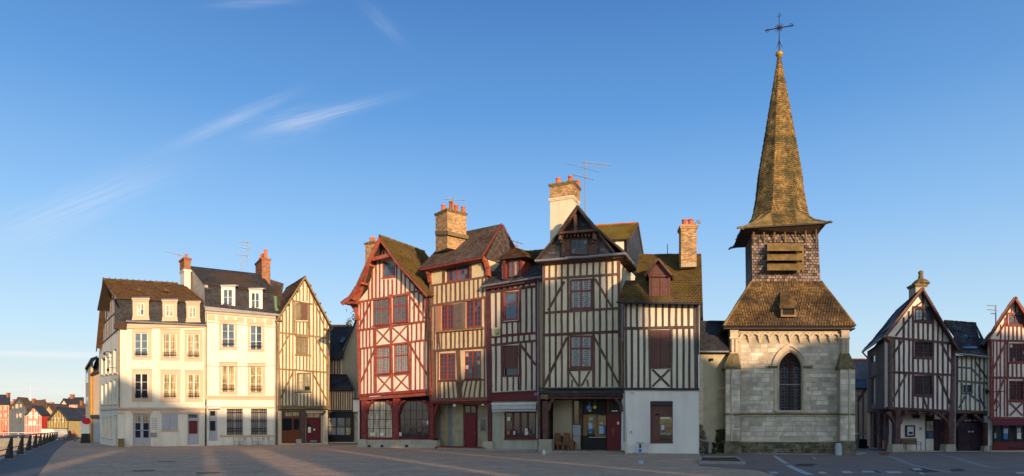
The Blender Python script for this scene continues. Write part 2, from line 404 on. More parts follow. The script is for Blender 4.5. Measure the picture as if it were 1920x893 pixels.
# ---------------------------------------------------------------- palette
MAT = {}
def build_palette():
    D = MAT
    moss = (.15, .13, .02)
    D['pot'] = M('terracotta', (.55, .14, .05), .8, .2, 3, rand=.15)
    D['plasterA'] = M('cream_render', (.80, .73, .60), .9, .06, .5, .12, 25, c2=(.55, .47, .36), c2amt=.36, streak=True)
    D['plasterB'] = M('pale_render', (.84, .78, .66), .9, .06, .5, .12, 25, c2=(.58, .50, .38), c2amt=.32, streak=True)
    D['surround'] = M('stone_surround', (.62, .46, .32), .85, .08, 1, .15, 30)
    D['plasterC'] = M('straw_plaster', (.76, .64, .46), .95, .08, 1, .25, 20, c2=(.5, .4, .28), c2amt=.3, streak=True)
    D['plasterD'] = M('ivory_plaster', (.80, .71, .57), .95, .07, 1, .25, 20, c2=(.55, .46, .34), c2amt=.22, streak=True)
    D['plasterE'] = M('ochre_plaster', (.72, .56, .33), .95, .08, 1, .25, 20, c2=(.45, .36, .24), c2amt=.25, streak=True)
    D['plasterF'] = M('dull_cream_plaster', (.76, .66, .46), .95, .08, 1, .25, 20, c2=(.42, .37, .28), c2amt=.25, streak=True)
    D['plasterG'] = M('buff_plaster', (.80, .67, .46), .95, .08, 1, .25, 20, c2=(.42, .35, .25), c2amt=.25, streak=True)
    D['plasterH'] = M('light_plaster', (.82, .71, .54), .95, .07, 1, .25, 20, c2=(.42, .38, .3), c2amt=.22, streak=True)
    D['white'] = M('white_render', (.86, .76, .66), .9, .04, .6, .1, 25, c2=(.45, .42, .38), c2amt=.2, streak=True)
    D['plasterI'] = M('grey_white_plaster', (.82, .71, .60), .95, .07, 1, .25, 20, c2=(.4, .36, .32), c2amt=.22, streak=True)
    D['tC'] = M('honey_oak', (.22, .14, .06), .85, .25, 3, .6, 30, rand=.25, c2=(0.35, 0.266, 0.182), c2amt=.3)
    D['tD'] = M('red_timber', (.31, .065, .032), .75, .2, 3, .5, 30, rand=.2, c2=(0.44, 0.184, 0.149), c2amt=.3)
    D['tDd'] = M('dark_red_timber', (.22, .03, .025), .7, .2, 3, .5, 30, rand=.15, c2=(0.308, 0.11, 0.105), c2amt=.3)
    D['tE'] = M('brown_timber', (.17, .075, .048), .85, .25, 3, .6, 30, rand=.22, c2=(0.261, 0.162, 0.134), c2amt=.3)
    D['tF'] = M('maroon_timber', (.135, .04, .045), .8, .2, 3, .5, 30, rand=.18, c2=(0.204, 0.105, 0.11), c2amt=.3)
    D['tG'] = M('oak_brown_timber', (.14, .07, .052), .85, .25, 3, .6, 30, rand=.22, c2=(0.221, 0.148, 0.129), c2amt=.3)
    D['tH'] = M('umber_timber', (.11, .068, .05), .85, .25, 3, .6, 30, rand=.22, c2=(0.18, 0.136, 0.117), c2amt=.3)
    D['tI'] = M('dark_maroon_timber', (.10, .047, .044), .85, .25, 3, .6, 30, rand=.2, c2=(0.159, 0.104, 0.1), c2amt=.3)
    D['tJ'] = M('lichen_timber', (.13, .12, .065), .9, .3, 3, .6, 30, rand=.3, c2=(0.226, 0.215, 0.158), c2amt=.3)
    D['tJb'] = M('blue_grey_timber', (.09, .10, .11), .9, .25, 3, .6, 30, rand=.2, c2=(0.18, 0.19, 0.2), c2amt=.3)
    D['tK'] = M('brick_red_timber', (.22, .05, .038), .8, .2, 3, .5, 30, rand=.2, c2=(0.318, 0.14, 0.127), c2amt=.3)
    D['fascia'] = M('dark_fascia', (.05, .045, .05), .7, .2, 2)
    D['redpaint'] = M('red_frame_paint', (.36, .05, .028), .5, .15, 4, .15, 40)
    D['maroonpaint'] = M('maroon_paint', (.14, .018, .022), .45, .15, 3, .1, 40)
    D['reddoor'] = M('crimson_door_paint', (.17, .012, .022), .4, .12, 3, .1, 40)
    D['brownpaint'] = M('brown_shutter_paint', (.15, .065, .05), .6, .15, 4, .2, 40)
    D['whitepaint'] = M('white_window_paint', (.82, .76, .66), .5, .06, 3, .1, 40)
    D['greypaint'] = M('grey_door_paint', (.42, .42, .45), .5, .07, 3, .1, 40)
    D['purple'] = M('aubergine_paint', (.045, .02, .032), .5, .2, 3)
    D['black'] = M('black_paint', (.02, .018, .02), .5, .2, 3)
    D['rtA'] = M('mossy_brown_tile', (.115, .058, .032), .95, .3, 2, .3, 30, island=.4, moss=(.12, .09, .02), mossamt=.45, mscale=1.3)
    D['rtD'] = M('mossy_golden_tile', (.15, .085, .038), .95, .3, 2, .3, 30, island=.4, moss=(.17, .115, .03), mossamt=.75, mscale=1.2)
    D['rtE'] = M('grey_brown_tile', (.10, .07, .06), .9, .25, .8, .3, 30, island=.22, c2=(.2, .16, .14), c2amt=.3)
    D['rtH'] = M('mossy_olive_tile', (.10, .06, .03), .95, .3, 2, .3, 30, island=.35, moss=(.17, .115, .03), mossamt=.85, mscale=.9)
    D['rtG'] = M('bright_moss_tile', (.12, .08, .03), .95, .3, 2, .3, 30, island=.3, moss=(.20, .15, .03), mossamt=1.05, mscale=.9)
    D['slate'] = M('slate', (.040, .040, .046), .6, .25, 2, .25, 30, island=.35, spec=.4)
    D['slateG'] = M('weathered_slate', (.085, .08, .085), .75, .25, 2, .25, 30, island=.5, spec=.4)
    D['slateB'] = M('blue_slate', (.05, .065, .10), .6, .2, 2, .2, 30, island=.25, spec=.4)
    D['under'] = M('roof_boarding', (.07, .045, .03), .9, .2, 3)
    D['brick'] = M('brick', (.36, .14, .06), .9, .2, 3, .3, 40, island=.45)
    D['brickr'] = M('red_brick', (.30, .115, .06), .9, .2, 3, .3, 40, island=.4)
    D['brickp'] = M('pale_brick', (.46, .27, .13), .9, .2, 3, .3, 40, island=.45, c2=(.2, .12, .06), c2amt=.3)
    D['mortar'] = M('mortar', (.42, .33, .22), .95, .15, 3, .2, 40)
    D['mosscap'] = M('mossy_stone_cap', (.22, .16, .09), .95, .3, 4, .6, 15, moss=(.14, .11, .03), mossamt=.6, mscale=5)
    D['stone'] = M('limestone', (.74, .62, .47), .9, .2, 1.3, .45, 14, rand=.26, c2=(.34, .28, .20), c2amt=.42)
    D['stonew'] = M('limestone_mortar', (.50, .41, .30), .95, .2, 1.0, .3, 18, c2=(.3, .25, .18), c2amt=.3)
    D['stonem'] = M('limestone_moulding', (.68, .54, .38), .9, .14, 1.5, .3, 16, c2=(.3, .24, .16), c2amt=.3)
    D['stonedk'] = M('damp_stone', (.20, .16, .11), .95, .35, 2, .5, 14, island=.5, moss=(.09, .085, .03), mossamt=.45, mscale=1.5)
    D['stoneb'] = M('pale_stone_block', (.48, .42, .32), .9, .15, 2, .3, 20, rand=.15, c2=(.25, .2, .13), c2amt=.3)
    D['rtC'] = M('chapel_tile', (.27, .165, .07), .95, .35, 1.2, .35, 25, island=.4, moss=(.085, .06, .038), mossamt=.62, mscale=.55)
    D['spire'] = M('spire_shingle', (.27, .17, .062), .9, .35, 1.2, .35, 25, island=.42, moss=(.085, .075, .03), mossamt=.45, mscale=.7)
    D['shing'] = M('silvered_oak_shingle', (.21, .15, .12), .6, .3, 6, .4, 30, rand=.65, spec=.5)
    D['shingi'] = M('silvered_oak_shingle_stuff', (.22, .16, .13), .7, .25, 6, .4, 30, island=.45, spec=.5)
    D['louvre'] = M('mossy_board', (.25, .155, .065), .9, .3, 3, .4, 20, moss=(.15, .11, .03), mossamt=.5, mscale=2)
    D['zinc'] = M('zinc', (.28, .27, .28), .5, .15, 3, .1, 30, metal=.3)
    D['iron'] = M('wrought_iron', (.025, .02, .025), .5, .2, 6, .2, 40)
    D['gold'] = M('gilded_ball', (.50, .26, .05), .4, .15, 6, .1, metal=.3)
    D['boards'] = M('grey_boards', (.16, .115, .095), .9, .25, 4, .5, 30, rand=.25)
    D['blind'] = M('awning_cloth', (.55, .53, .47), .8, .08, 3)
    D['gdark'] = glass('dark_glass', (.018, .02, .026))
    D['gsky'] = glass('sky_tinted_glass', (.07, .10, .15))  # blue sky reflection put into the base colour
    D['gamber'] = glass('curtained_glass', (.44, .32, .17), .12, .5, var=.35, scale=2, fold=True)
    D['gamb2'] = glass('netted_glass', (.50, .42, .30), .15, .5, var=.35, scale=2, fold=True)
    D['gchap'] = glass('chapel_glass', (.02, .018, .03), .2, .5, 5, (.09, .08, .075))
    D['glead'] = glass('leaded_glass', (.035, .035, .05), .15, .6, 9, (.24, .22, .20))
    D['gleadw'] = glass('pale_leaded_glass', (.12, .11, .12), .2, .6, 7, (.42, .38, .34))
    D['gleady'] = glass('warm_leaded_glass', (.30, .24, .13), .2, .6, 6, (.12, .09, .05))
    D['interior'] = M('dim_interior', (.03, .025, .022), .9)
build_palette()
# ---------------------------------------------------------------- ground
def gp(px, py, z=0.):
    d = (EYE - z) * F / (py - HZ); return Vector(((px - CX) / F * d, d, z))
def sheet(name, pts, mat, z, parent=None, th=0.):
    fl = [Vector((p[0], p[1], z)) for p in pts]
    tr = tessellate_polygon([fl]); mb = MB(); mb.add(fl, [tuple(t) for t in tr])
    if th:
        n = len(fl); mb.add(fl + [p - Vector((0, 0, th)) for p in fl], [(i, (i + 1) % n, (i + 1) % n + n, i + n) for i in range(n)])
    return struct(name, mb, mat, parent)
def paving_mat(name, c, c2, bw, bh, mortar, rot=0., bump=.5, var=.35):
    m = M(name, c, .85, .15, .35, 0, c2=c2, c2amt=.5); nt = m.node_tree; N = nt.nodes; L = nt.links; p = N['Principled BSDF']
    src = p.inputs['Base Color'].links[0].from_socket
    tc = N.new('ShaderNodeTexCoord'); mp = N.new('ShaderNodeMapping'); mp.inputs['Rotation'].default_value = (0, 0, R(rot)); L.new(tc.outputs['Object'], mp.inputs[0])
    nz = N.new('ShaderNodeTexNoise'); nz.inputs['Scale'].default_value = 1.5; L.new(tc.outputs['Object'], nz.inputs['Vector'])
    ad = N.new('ShaderNodeMix'); ad.data_type = 'VECTOR'; ad.inputs[0].default_value = .06; L.new(mp.outputs[0], ad.inputs[4]); L.new(nz.outputs['Color'], ad.inputs[5])
    b = N.new('ShaderNodeTexBrick'); b.inputs['Scale'].default_value = 1; b.inputs['Brick Width'].default_value = bw; b.inputs['Row Height'].default_value = bh; b.inputs['Mortar Size'].default_value = .012
    b.inputs['Color1'].default_value = (1 + var, 1 + var, 1 + var, 1); b.inputs['Color2'].default_value = (1 - var, 1 - var, 1 - var, 1); b.inputs['Mortar'].default_value = (mortar, mortar, mortar, 1); b.inputs['Mortar Smooth'].default_value = .4
    L.new(mp.outputs[0], b.inputs['Vector'])
    x = N.new('ShaderNodeMix'); x.data_type = 'RGBA'; x.blend_type = 'MULTIPLY'; x.inputs[0].default_value = 1; L.new(src, x.inputs[6]); L.new(b.outputs['Color'], x.inputs[7]); L.new(x.outputs[2], p.inputs['Base Color'])
    n2 = N.new('ShaderNodeTexNoise'); n2.inputs['Scale'].default_value = 25; n2.inputs['Detail'].default_value = 6; L.new(tc.outputs['Object'], n2.inputs['Vector'])
    mm = N.new('ShaderNodeMath'); mm.operation = 'MULTIPLY_ADD'; mm.inputs[1].default_value = -1.; L.new(b.outputs['Fac'], mm.inputs[0]); L.new(n2.outputs['Fac'], mm.inputs[2])
    bp = N.new('ShaderNodeBump'); bp.inputs['Strength'].default_value = bump; bp.inputs['Distance'].default_value = .02; L.new(mm.outputs[0], bp.inputs['Height']); L.new(bp.outputs[0], p.inputs['Normal'])
    return m
m_ground = M('ground_paving', (.16, .13, .11), .95, .2, .3, .3, 8)
m_plaza = paving_mat('sett_paving', (.60, .38, .24), (.42, .27, .18), .24, .13, .75, 28, .5, .2)
m_path = M('quay_asphalt', (.14, .14, .145), .85, .14, .5, .4, 30, c2=(.11, .115, .125), c2amt=.3)
m_road = M('road_asphalt', (.25, .175, .14), .88, .16, .5, .4, 30, c2=(.15, .11, .10), c2amt=.35)
m_pave = paving_mat('pavement_slabs', (.46, .33, .25), (.3, .22, .17), .6, .4, .6, 0, .4, .15)
m_line = M('worn_road_paint', (.50, .48, .46), .8, .12, 2.5, .2, 20, c2=(.2, .19, .19), c2amt=.35)
m_kerb = M('kerb_granite', (.33, .29, .25), .85, .15, 3, .3, 20, rand=.15)
m_water = M('canal_water', (.045, .04, .045), .08, .2, .3, 0, spec=.6)
def water_bump(m):
    nt = m.node_tree; N = nt.nodes; L = nt.links; p = N['Principled BSDF']
    tc = N.new('ShaderNodeTexCoord'); mp = N.new('ShaderNodeMapping'); mp.inputs['Scale'].default_value = (.5, 2.2, 1); L.new(tc.outputs['Object'], mp.inputs[0])
    n = N.new('ShaderNodeTexNoise'); n.inputs['Scale'].default_value = .8; n.inputs['Detail'].default_value = 4; L.new(mp.outputs[0], n.inputs['Vector'])
    b = N.new('ShaderNodeBump'); b.inputs['Strength'].default_value = .12; b.inputs['Distance'].default_value = .15; L.new(n.outputs['Fac'], b.inputs['Height']); L.new(b.outputs[0], p.inputs['Normal'])
water_bump(m_water)
Q0 = Vector((-27.9, 37, 0)); QD = Vector((-18.7, 28.8, 0)).normalized(); QN = Vector((-QD.y, QD.x, 0))   # quay edge line; QN points over the water
def qe(s, o=0.): return Q0 + QD * s + QN * o
NEAR, FAR = qe(-32, .5), qe(118, .5)
gpts = [(-3000, -3000), (3000, -3000), (5000, 7000), (-5000, 7000), (-5000, FAR.y), (FAR.x, FAR.y), (NEAR.x, NEAR.y), (-5000, NEAR.y)]
sheet('ground', gpts, m_ground, -.012)
sheet('canal_water', [(-5000, NEAR.y - 5), (NEAR.x + 5, NEAR.y - 5), (FAR.x + 5, FAR.y + 5), (-5000, FAR.y + 5)], m_water, -1.7)
m_quay = M('quay_wall_stone', (.26, .23, .19), .9, .2, .8, .4, 10)
mb = MB(); a, b = NEAR, FAR
mb.prism([(a.x, a.y, -2.2), (b.x, b.y, -2.2), (b.x, b.y, -.02), (a.x, a.y, -.02)], [(a.x + .9, a.y, -2.2), (b.x + .9, b.y, -2.2), (b.x + .9, b.y, -.02), (a.x + .9, a.y, -.02)])
mb.box(-600, NEAR.x, NEAR.y - .9, NEAR.y, -2.2, -.02); mb.box(-600, FAR.x, FAR.y, FAR.y + .9, -2.2, -.02)
quay = struct('quay_wall', mb, m_quay)
# coping stones along the quay edge, one by one
for i in range(46):
    s = -30 + i * 3.2; m = MB(); c0, c1 = qe(s, .75), qe(s + 3.17, .75); d0, d1 = qe(s, .12), qe(s + 3.17, .12)
    m.prism([d0 + Vector((0, 0, -.1)), d1 + Vector((0, 0, -.1)), c1 + Vector((0, 0, -.1)), c0 + Vector((0, 0, -.1))], [v + Vector((0, 0, .1)) for v in (d0, d1, c1, c0)]); link('coping_stone', m, MAT['stoneb'], quay)
pa = [qe(-31, .1), qe(117, .1), gp(128, 825), gp(122, 830.5), gp(102, 848), gp(70, 893), Vector((-9, 11, 0))]
sheet('quay_path', [(p.x, p.y) for p in pa], m_path, .004)
pl = [Vector((-8.9, 11.2, 0)), gp(70.6, 893), gp(102.6, 848), gp(122.6, 830.5), gp(129, 825), Vector((-100, 170, 0)), Vector((60, 170, 0)), gp(1330, 838), gp(1310, 873), gp(1420, 882), gp(1460, 893), Vector((12, 14, 0)), Vector((14, -60, 0)), Vector((-8.9, -60, 0))]
sheet('plaza', [(p.x, p.y) for p in pl], m_plaza, .0)
rd = [gp(1311, 872.6), gp(1312, 842), Vector((20, 55, 0)), Vector((33, 57, 0)), Vector((60, 57, 0)), Vector((70, 20, 0)), Vector((70, -60, 0)), Vector((14, -60, 0)), Vector((12.1, 14, 0)), gp(1461, 893), gp(1421, 882)]
road = sheet('road', [(p.x, p.y) for p in rd], m_road, .008)
def gstrip(pts, w, z=.013):
    mb = MB(); P_ = [gp(*p) for p in pts]; vs = []
    for i, p in enumerate(P_):
        d = (P_[min(i + 1, len(P_) - 1)] - P_[max(i - 1, 0)]).normalized(); n = Vector((-d.y, d.x, 0)) * w / 2
        vs += [p + n + Vector((0, 0, z)), p - n + Vector((0, 0, z))]
    mb.add(vs, [(2 * i, 2 * i + 1, 2 * i + 3, 2 * i + 2) for i in range(len(P_) - 1)]); return mb
def painted(pts, w): struct('painted_line', gstrip(pts, w), m_line, road)
painted([(1452, 855), (1462, 862), (1475, 870)], .22); painted([(1477, 873), (1496, 882), (1519, 891)], .28)
painted([(1524, 857.5), (1530, 861)], .12)
for x0, x1, y in ((1441, 1459, 887), (1533, 1549, 887), (1577, 1598, 886), (1614, 1640, 885), (1660, 1691, 886), (1709, 1728, 880.5), (1722, 1733, 888), (1903, 1925, 887.5)):
    struct('painted_dash', MB().add([gp(x0, y - 1.6) + Vector((0, 0, .013)), gp(x1 - 4, y - 1.6) + Vector((0, 0, .013)), gp(x1 + 3, y + 1.9) + Vector((0, 0, .013)), gp(x0 + 5, y + 1.9) + Vector((0, 0, .013))], [(0, 1, 2, 3)]), m_line, road)
# flush granite channel lines curving across the road
for pts in ([(1662, 855), (1680, 860), (1697, 868), (1720, 875), (1755, 882), (1785, 887)], [(1752, 851.5), (1790, 858.5), (1825, 869), (1850, 876), (1880, 879)]):
    struct('channel_line', gstrip(pts, .3), M('channel_granite', (.27, .25, .235), .85, .12, 3), road)
m_patch = M('fresh_asphalt_patch', (.045, .042, .047), .8, .2, 2)
for q in ([(1700, 880), (1740, 878), (1765, 886), (1722, 887)], [(1610, 883), (1640, 882), (1655, 887), (1622, 888)], [(1495, 870), (1524, 870), (1526, 875), (1490, 875)], [(1780, 881), (1800, 879), (1815, 884), (1785, 885)]):
    struct('asphalt_patch', MB().add([gp(*p) + Vector((0, 0, .0105)) for p in q], [(0, 1, 2, 3)]), m_patch, road)
struct('brick_threshold', MB().add([gp(*p) + Vector((0, 0, .0125)) for p in [(1646, 848.5), (1672, 848.5), (1664, 855), (1652, 855)]], [(0, 1, 2, 3)]), M('red_brick_paving', (.25, .05, .03), .9), road)
for px, py in ((312, 866), (270, 883), (390, 887), (1515, 871)):
    c = gp(px, py); struct('manhole_cover', MB().lathe(c + Vector((0, 0, .012)), [(.42, 0), (.42, .006), (.37, .006), (.36, .002), (.1, .004)], 20), MAT['iron'])
# raised pavement in front of the houses, with kerbstones
def pavement(name, pts, h=.11):
    pts = [gp(*p) if isinstance(p, tuple) else p for p in pts]
    return sheet(name, [(p.x, p.y) for p in pts], m_pave, h, th=h + .02)
def kerb(parent, a, b, n, h=.125, w=.16):
    a = gp(*a) if isinstance(a, tuple) else a; b = gp(*b) if isinstance(b, tuple) else b; u = (b - a).normalized(); nn = Vector((u.y, -u.x, 0)); L = (b - a).length / n
    for i in range(n):
        c = a + u * (L * (i + .5)) + nn * w / 2
        struct('kerbstone', MB().obox((c.x, c.y, 0), u, nn, L - .015, w, h + random.uniform(-.004, .004), .985), m_kerb, parent)
PD = Plane(671, 63.2, 809, 58.6); PE = Plane(808, 58.6, 915, 54.9); PF = Plane(914, 54.9, 1012, 51.6)
PG = Plane(1013, 49.4, 1170, 47.2); PH = Plane(1170, 44.0, 1311, 42.65)
PA = Plane(222, 63.5, 385, 68.3); PAs = Plane(187, 80, 222, 63.5); PB = Plane(385, 68.3, 517, 72.6); PC = Plane(517, 72.6, 616, 75.9)
PCH = Plane(1362, 45.3, 1605, 43.6)
pv1 = [PE.ground(810, -1), PE.ground(822, .9), PE.ground(915, .9), PF.ground(1012, .95), PG.ground(1014, 1.2), PG.ground(1172, 1.2), PH.ground(1180, 1.0), PH.ground(1313, 1.1), PH.ground(1313, -2), PG.ground(1100, -3), PE.ground(860, -3)]
p_ = sheet('pavement', [(p.x, p.y) for p in pv1], m_pave, .10, th=.12)
for a, b, n in ((pv1[1], pv1[2], 5), (pv1[2], pv1[3], 4), (pv1[4], pv1[5], 6), (pv1[6], pv1[7], 5)): kerb(p_, a, b, n)
kb = sheet('church_verge', [(p.x, p.y) for p in (PCH.ground(1300, -4), PCH.ground(1318, .55), PCH.ground(1612, .55), PCH.ground(1625, -3))], m_pave, .07, th=.09)
kerb(kb, PCH.ground(1318, .55), PCH.ground(1612, .55), 9, .075, .1)
# planting bed beside the church: low stone edging round bare earth
bed = thing('planting_bed', 'low stone-edged bed of brown earth between white wall and church corner', 'planting bed', tuple(gp(1345, 868)))
def bedbuild():
    c = [gp(1312, 870) , gp(1396, 871.5), gp(1380, 861), gp(1314, 861)]
    link('soil', MB().prism([p + Vector((0, 0, .10)) for p in c], [p for p in c]), M('bed_soil', (.10, .045, .02), 1, .4, 4, .8, 12), bed)
    for i in range(4):
        a, b = c[i], c[(i + 1) % 4]; u = (b - a).normalized(); n = Vector((u.y, -u.x, 0)); m_ = (a + b) / 2
        link('edging', MB().obox((m_.x, m_.y, 0), u, n, (b - a).length + .1, .14, .15), m_kerb, bed)
bedbuild()

# ---------------------------------------------------------------- white corner house (A)
def at(P, px, off=0.): return tuple(P.ground(px, off))
def balconette(parent, P, x0, x1, y0, y1, off=.06):
    mb = MB()
    for y in (y0, (y0 + y1) / 2 + 1, y1): mb.tube([P.pt(x0, y, off), P.pt(x1, y, off)], .016, 5)
    n = 8
    for i in range(n + 1): x = lerp(x0, x1, i / n); mb.tube([P.pt(x, y0, off), P.pt(x, y1, off)], .012, 4)
    for i in range(n):
        x = lerp(x0, x1, (i + .5) / n); c = P.pt(x, (y0 + y1) / 2 - .8, off); r = abs(P.pt(x1, y1, off).x - P.pt(x0, y1, off).x) / n * .55
        mb.tube([c + P.u * r * math.cos(t) + Vector((0, 0, r * math.sin(t))) for t in frange(0, 2 * math.pi, 9)], .012, 4)
    return link('balconette', mb, MAT['iron'], parent, stuff=True)
def surround(parent, P, o, i, mat, off=.045):
    """window surround: outer box o and inner box i in px"""
    mb = MB()
    def r(x0, y0, x1, y1, of=off): mb.ext(P.poly([(x0, y1), (x1, y1), (x1, y0), (x0, y0)], of), -P.n * (of + .02))
    r(o[0], o[1], o[2], i[1]); r(o[0], i[1], i[0], i[3], off - .003); r(i[2], i[1], o[2], i[3], off - .003); r(o[0], i[3], o[2], o[3])
    r(o[0] - .8, o[1] - 1.6, o[2] + .8, o[1], off + .07)
    return link('window_surround', mb, mat, parent)
def houseA():
    t = thing('corner_house', 'white corner house with slate attic, three cream dormers and a timbered gable side', 'house', at(PA, 222))
    P = PA; wins = [((247.7, 617, 284.3, 674.5), (252, 624, 277.5, 669)), ((300.9, 618, 337.4, 676), (305, 625, 331.5, 671)), ((346.4, 620, 380, 677.7), (351, 626, 374.7, 672)),
                    ((247.2, 693.6, 285.4, 753.6), (252.2, 700, 278.2, 748)), ((301, 694.5, 338.2, 754.5), (306, 700.5, 331.4, 748)), ((347, 695.4, 381, 754), (351.6, 701.6, 375.5, 748))]
    holes = [rect(*w[1]) for w in wins] + [rect(249.6, 776, 282.7, 835.3), rect(352, 776, 373, 834), rect(303.3, 776, 333.7, 807)]
    wall(t, P, [(222, 613), (385, 613), (385, 834.5), (222, 838.5)], holes, MAT['plasterA'])
    body(t, P, [(224, 606), (385, 612), (385, 834.5), (224, 838.5)], .3, .6, MAT['interior'], 'inner_wall')
    g1, g2 = MAT['gamber'], MAT['gdark']
    for k, (o, i) in enumerate(wins):
        surround(t, P, o, i, MAT['surround'])
        gl = [[MAT['gsky'], g2], [g1], [g1], [g2, g2, g1], [g1], [g1]][k]
        window(t, P, *i, MAT['whitepaint'], None, 1, 3, 1.7, .6, 2, off=-.08, gms=gl, sill=MAT['surround'])
        balconette(t, P, i[0], i[2], i[3] - 10 if k else i[3] - 9, i[3] - .5, -.02)
    # string course, cornice, pilasters
    for (x0, y0, x1, y1, of, nm) in ((221, 764.3, 385.4, 767.3, .14, 'string_course'), (221, 767.3, 385.2, 770, .07, 'string_course'), (219.5, 833, 233, 838.4, .06, 'plinth'), (283, 831, 303, 837, .05, 'plinth'), (334, 831, 351.5, 836, .05, 'plinth')):
        slab(t, P, [(x0, y1), (x1, y1), (x1, y0), (x0, y0)], of, of, MAT['surround'] if nm != 'plinth' else MAT['plasterA'], nm)
    for x0, x1 in ((336.5, 351), (375, 383.5), (221.5, 232)):
        slab(t, P, [(x0, 833), (x1, 833), (x1, 777), (x0, 777)], .06, .06, MAT['plasterA'], 'pilaster'); slab(t, P, [(x0 - 1, 777), (x1 + 1, 777), (x1 + 1, 773.5), (x0 - 1, 773.5)], .1, .1, MAT['surround'], 'pilaster_capital')
    slab(t, P, rect(246, 770.5, 286, 775.2), .08, .08, MAT['surround'], 'lintel'); slab(t, P, rect(301, 771, 336, 775.2), .08, .08, MAT['surround'], 'lintel'); slab(t, P, rect(350.5, 771.5, 375, 775.5), .09, .09, MAT['surround'], 'lintel')
    # blind panel door
    d = slab(t, P, rect(233.6, 779, 246.6, 837), .03, .03, MAT['plasterA'], 'blind_door'); slab(d, P, rect(236, 783, 244.4, 808), .05, .02, MAT['plasterB'], 'panel'); slab(d, P, rect(236, 811, 244.4, 833), .05, .02, MAT['plasterB'], 'panel')
    # french door
    fd = link('french_door', MB().ext(P.poly(rect(249.6, 776, 282.7, 835.3), -.16), -P.n * .05), MAT['greypaint'], t)
    for (x0, x1) in ((251.5, 265.3), (266.3, 280.8)):
        slab(fd, P, rect(x0, 777.5, x1, 834.5), -.12, .04, MAT['greypaint'], 'door_leaf')
        for j in range(3):
            y0 = 779 + j * 14.4; slab(fd, P, rect(x0 + 2.4, y0, x1 - 2, y0 + 13), -.113, .01, MAT['gamber'] if j == 0 else MAT['gdark'], 'pane')
        slab(fd, P, rect(x0 + 2, 824, x1 - 2, 832.5), -.105, .02, MAT['greypaint'], 'door_panel')
    link('handle', MB().tube([P.pt(265, 808, -.1), P.pt(265, 808, -.05), P.pt(267, 808.3, -.05)], .02, 6), MAT['iron'], fd)
    slab(t, P, rect(248.5, 835, 284, 837.5), .3, .42, MAT['surround'], 'doorstep')
    # menu board and letter box
    b = slab(t, P, rect(282, 780.5, 297.2, 809.5), .07, .06, MAT['plasterB'], 'notice_board')
    for j in range(7): slab(b, P, rect(284, 784 + j * 3.4, 295.3, 785.2 + j * 3.4), .078, .01, MAT['zinc'], 'notice_line')
    slab(t, P, rect(282.5, 811.5, 294, 819.5), .14, .13, MAT['zinc'], 'letter_box')
    # closed shutters
    for x0, x1 in ((303.4, 318.3), (318.7, 333.6)):
        s = slab(t, P, rect(x0, 776.2, x1, 806.8), -.02, .05, MAT['greypaint'], 'shutter')
        for k in range(4): slab(s, P, rect(lerp(x0, x1, k / 4) + .25, 777, lerp(x0, x1, (k + 1) / 4) - .25, 806), -.008, .015, MAT['greypaint'], 'board')
    slab(t, P, rect(302.3, 807, 334.6, 809.3), .09, .2, MAT['surround'], 'sill')
    # front door
    dr = link('front_door', MB().ext(P.poly(rect(352, 776, 373, 834), -.14), -P.n * .05), MAT['greypaint'], t)
    slab(dr, P, rect(354.3, 777.5, 370.3, 784), -.128, .02, MAT['gdark'], 'transom_light')
    for k in range(5): slab(dr, P, rect(356.3 + k * 3, 777.5, 356.9 + k * 3, 784), -.11, .02, MAT['greypaint'], 'bar')
    slab(dr, P, rect(354.3, 789, 370.2, 813.6), -.11, .03, MAT['maroonpaint'], 'red_panel'); slab(dr, P, rect(354.6, 817, 370, 831), -.115, .02, MAT['greypaint'], 'door_panel')
    # slate mansard and dormers
    a, b_, c, d_ = P.pt(214.5, 606, .25), P.pt(386, 610.5, .25), P.pt(381, 566, -.55), P.pt(215, 558, -.55)
    rf = roofquad(t, a, b_, c, d_, MAT['under'], .15, MAT['slate'], .28, .2, 'slate_attic', 'slates', .15, .014)
    # tiled upper roof
    e0, e1 = P.pt(213.5, 557, -.25), P.pt(382, 565.5, -.25); r0, r1 = P.pt(193.5, 524, -4.2), P.pt(334, 532.5, -4.2)
    r1b = P.pt(360, 546, -3.0)
    rf2 = link('roof', MB().ext([e0, e1, r1b, r1, r0], Vector((0, 0, -.16))), MAT['under'], t)
    def skip(s, tt): return False
    tiles(rf2, e0, e1, P.pt(346, 534, -4.2), r0, MAT['rtA'], .24, .2, jit=.5, thick=.03)
    rr = MB()
    for i in range(26):
        c0 = r0.lerp(r1, i / 26) + Vector((0, 0, .03)); c1 = r0.lerp(r1, (i + .92) / 26) + Vector((0, 0, .03)); rr.tube([c0, c1], .11 + random.uniform(-.012, .02), 7)
        if i % 2 == 0: rr.lathe(c0 + Vector((0, 0, .05)), [(.07, 0), (.05, .12), (.0, .16)], 6)
    link('ridge_tiles', rr, MAT['rtA'], rf2, stuff=True)
    back = r1.copy(); bk0 = r0 - P.n * 4.5; bk0.z = e0.z; bk1 = r1b - P.n * 5.5; bk1.z = e1.z
    link('roof', MB().ext([r0, r1, bk1, bk0], Vector((0, 0, -.16))), MAT['under'], t)
    for px, py, w in ((260, 547, 7), (277, 552, 3), (311, 547, 8)):
        v = P.pt(px, py, -1.6); link('roof_vent', MB().obox(v, P.u, P.n, w * .055, .35, .3, .75), MAT['rtA'], rf2)
